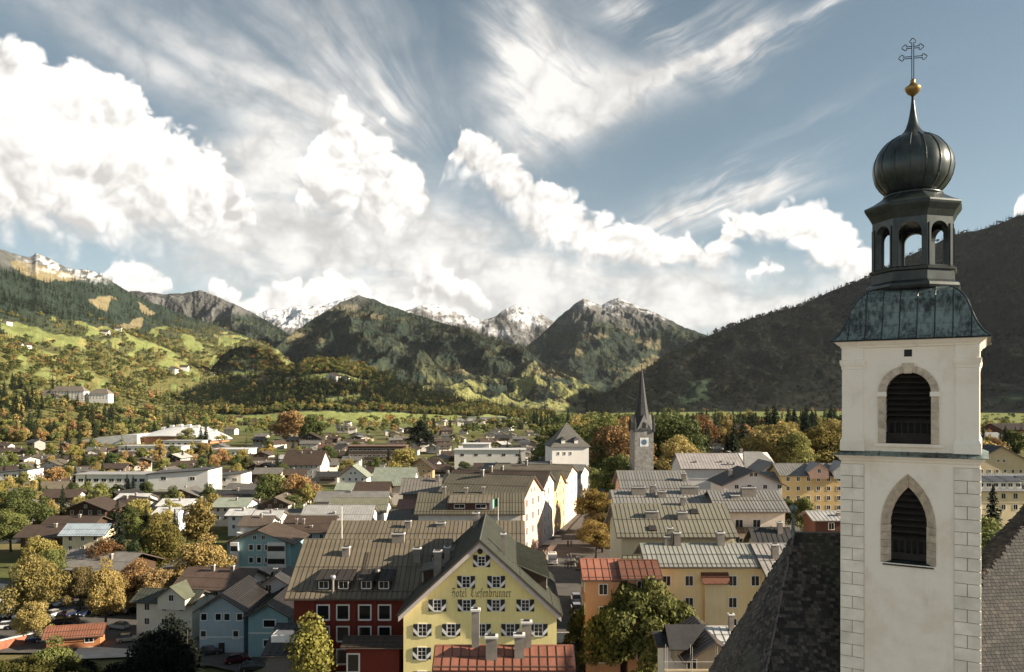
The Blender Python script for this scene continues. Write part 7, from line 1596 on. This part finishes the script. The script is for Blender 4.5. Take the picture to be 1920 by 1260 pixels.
belt(60, 1838, 1925, 775, 860, BR+CN, (9, 16), 'right of the church tower'); belt(190, 1590, 2300, 778, 905, BR+CN, (10, 20), 'x'); belt(16, 1380, 1580, 852, 885, BR[:4], (5, 9), 'behind the ochre house')
def slope_belt(sheet, n, x0, x1, y0, y1, kinds, hs, where):
    for _ in range(n):
        px, py = random.uniform(x0, x1), random.uniform(y0, y1); s = SHEETS[sheet]; p = sheet_pt(sheet, px, py); i = int(np.searchsorted(s['u'], px)); col = s['py'][:, min(i, s['nu']-1)]; j = int(np.interp(-py, -col, np.arange(len(col))))
        if s['open'][j, min(i, s['nu']-1)] > .5 or not free(p.x, p.y, 3): continue
        cl = float(fbm(np.array([px/42.]), np.array([py/20.]), 2)[0]) > -.02; k, c, nm = random.choice(CN if cl else kinds); q = random.random(); tree(k, (p.x, p.y, p.z-.8), (hs[0]+(hs[1]-hs[0])*q)*(1.25 if k == 'conifer' else 1), jit(c), where, f"{'small' if q < .33 else 'tall' if q > .67 else 'middling'} {nm} {where}")
slope_belt('hillside', 420, -20, 450, 735, 832, BR+BR[1:3], (14, 23), 'on the slope around the white manor')
# the largest of each kind stand singly, the rest fill in as woods
def settle():
    left = []; own = {}
    for q in TREES:
        own.setdefault('conifer' if q[0] == 'conifer' else 'broad', []).append(q)
    for kd, L in own.items():
        L.sort(key=lambda q: -q[4]/q[2]*(3 if q[6] == 's' else 0 if q[6] == 'x' else 1))
        for q in L[:300]:
            k, x, y, z, h, tint, zone, who = q; i = random.randrange(len(KIND[k])); cm, tm = KIND[k][i]
            nm = {'conifer': 'spruce', 'broad': 'broadleaf_tree', 'grand': 'broadleaf_tree', 'full': 'broadleaf_tree', 'slim': 'birch', 'column': 'columnar_tree'}[k]
            t = thing(nm, who, 'tree', (x, y, z), random.uniform(0, 6.28), None if zone == 's' and 'bush' not in who and 'hedge' not in who else who)
            s = random.uniform(.88, 1.12)*WIDE.get(who, 1.0); t.scale = (h*s, h*s, h)
            o = obj('crown', cm, t); o.color = (*tint, 1); obj('trunk', tm, t)
        left += L[300:]
    if left:
        n = len(left); con = np.array([q[0] == 'conifer' for q in left])
        wood('distant_trees', np.array([q[1:4] for q in left]), np.array([q[4] for q in left]), np.where(con, RNG.integers(0, 3, n), RNG.integers(3, 6, n)), np.array([q[5] for q in left]), 'far belts of mixed trees across the valley floor')
    # young undergrowth that closes the belts
settle()
# ------------------------------------------------------------------ the valley air
def haze():
    m = MB(); m.box(-14500, -400, -14.5, 14500, 15000, 1900); me = m.mesh('haze', [])
    mt = bpy.data.materials.new('valley_air'); mt.use_nodes = True; t = NT(mt.node_tree); t.n.clear(); out = t.add('ShaderNodeOutputMaterial'); v = t.add('ShaderNodeVolumePrincipled')
    v.inputs['Color'].default_value = (0.80, 0.88, 0.96, 1); v.inputs['Density'].default_value = 0.000007; v.inputs['Anisotropy'].default_value = 0.0
    t.l.new(v.outputs[0], out.inputs['Volume']); me.materials.append(mt); tag(obj('haze', me), kind='stuff', label='thin pale autumn haze filling the valley')
haze()
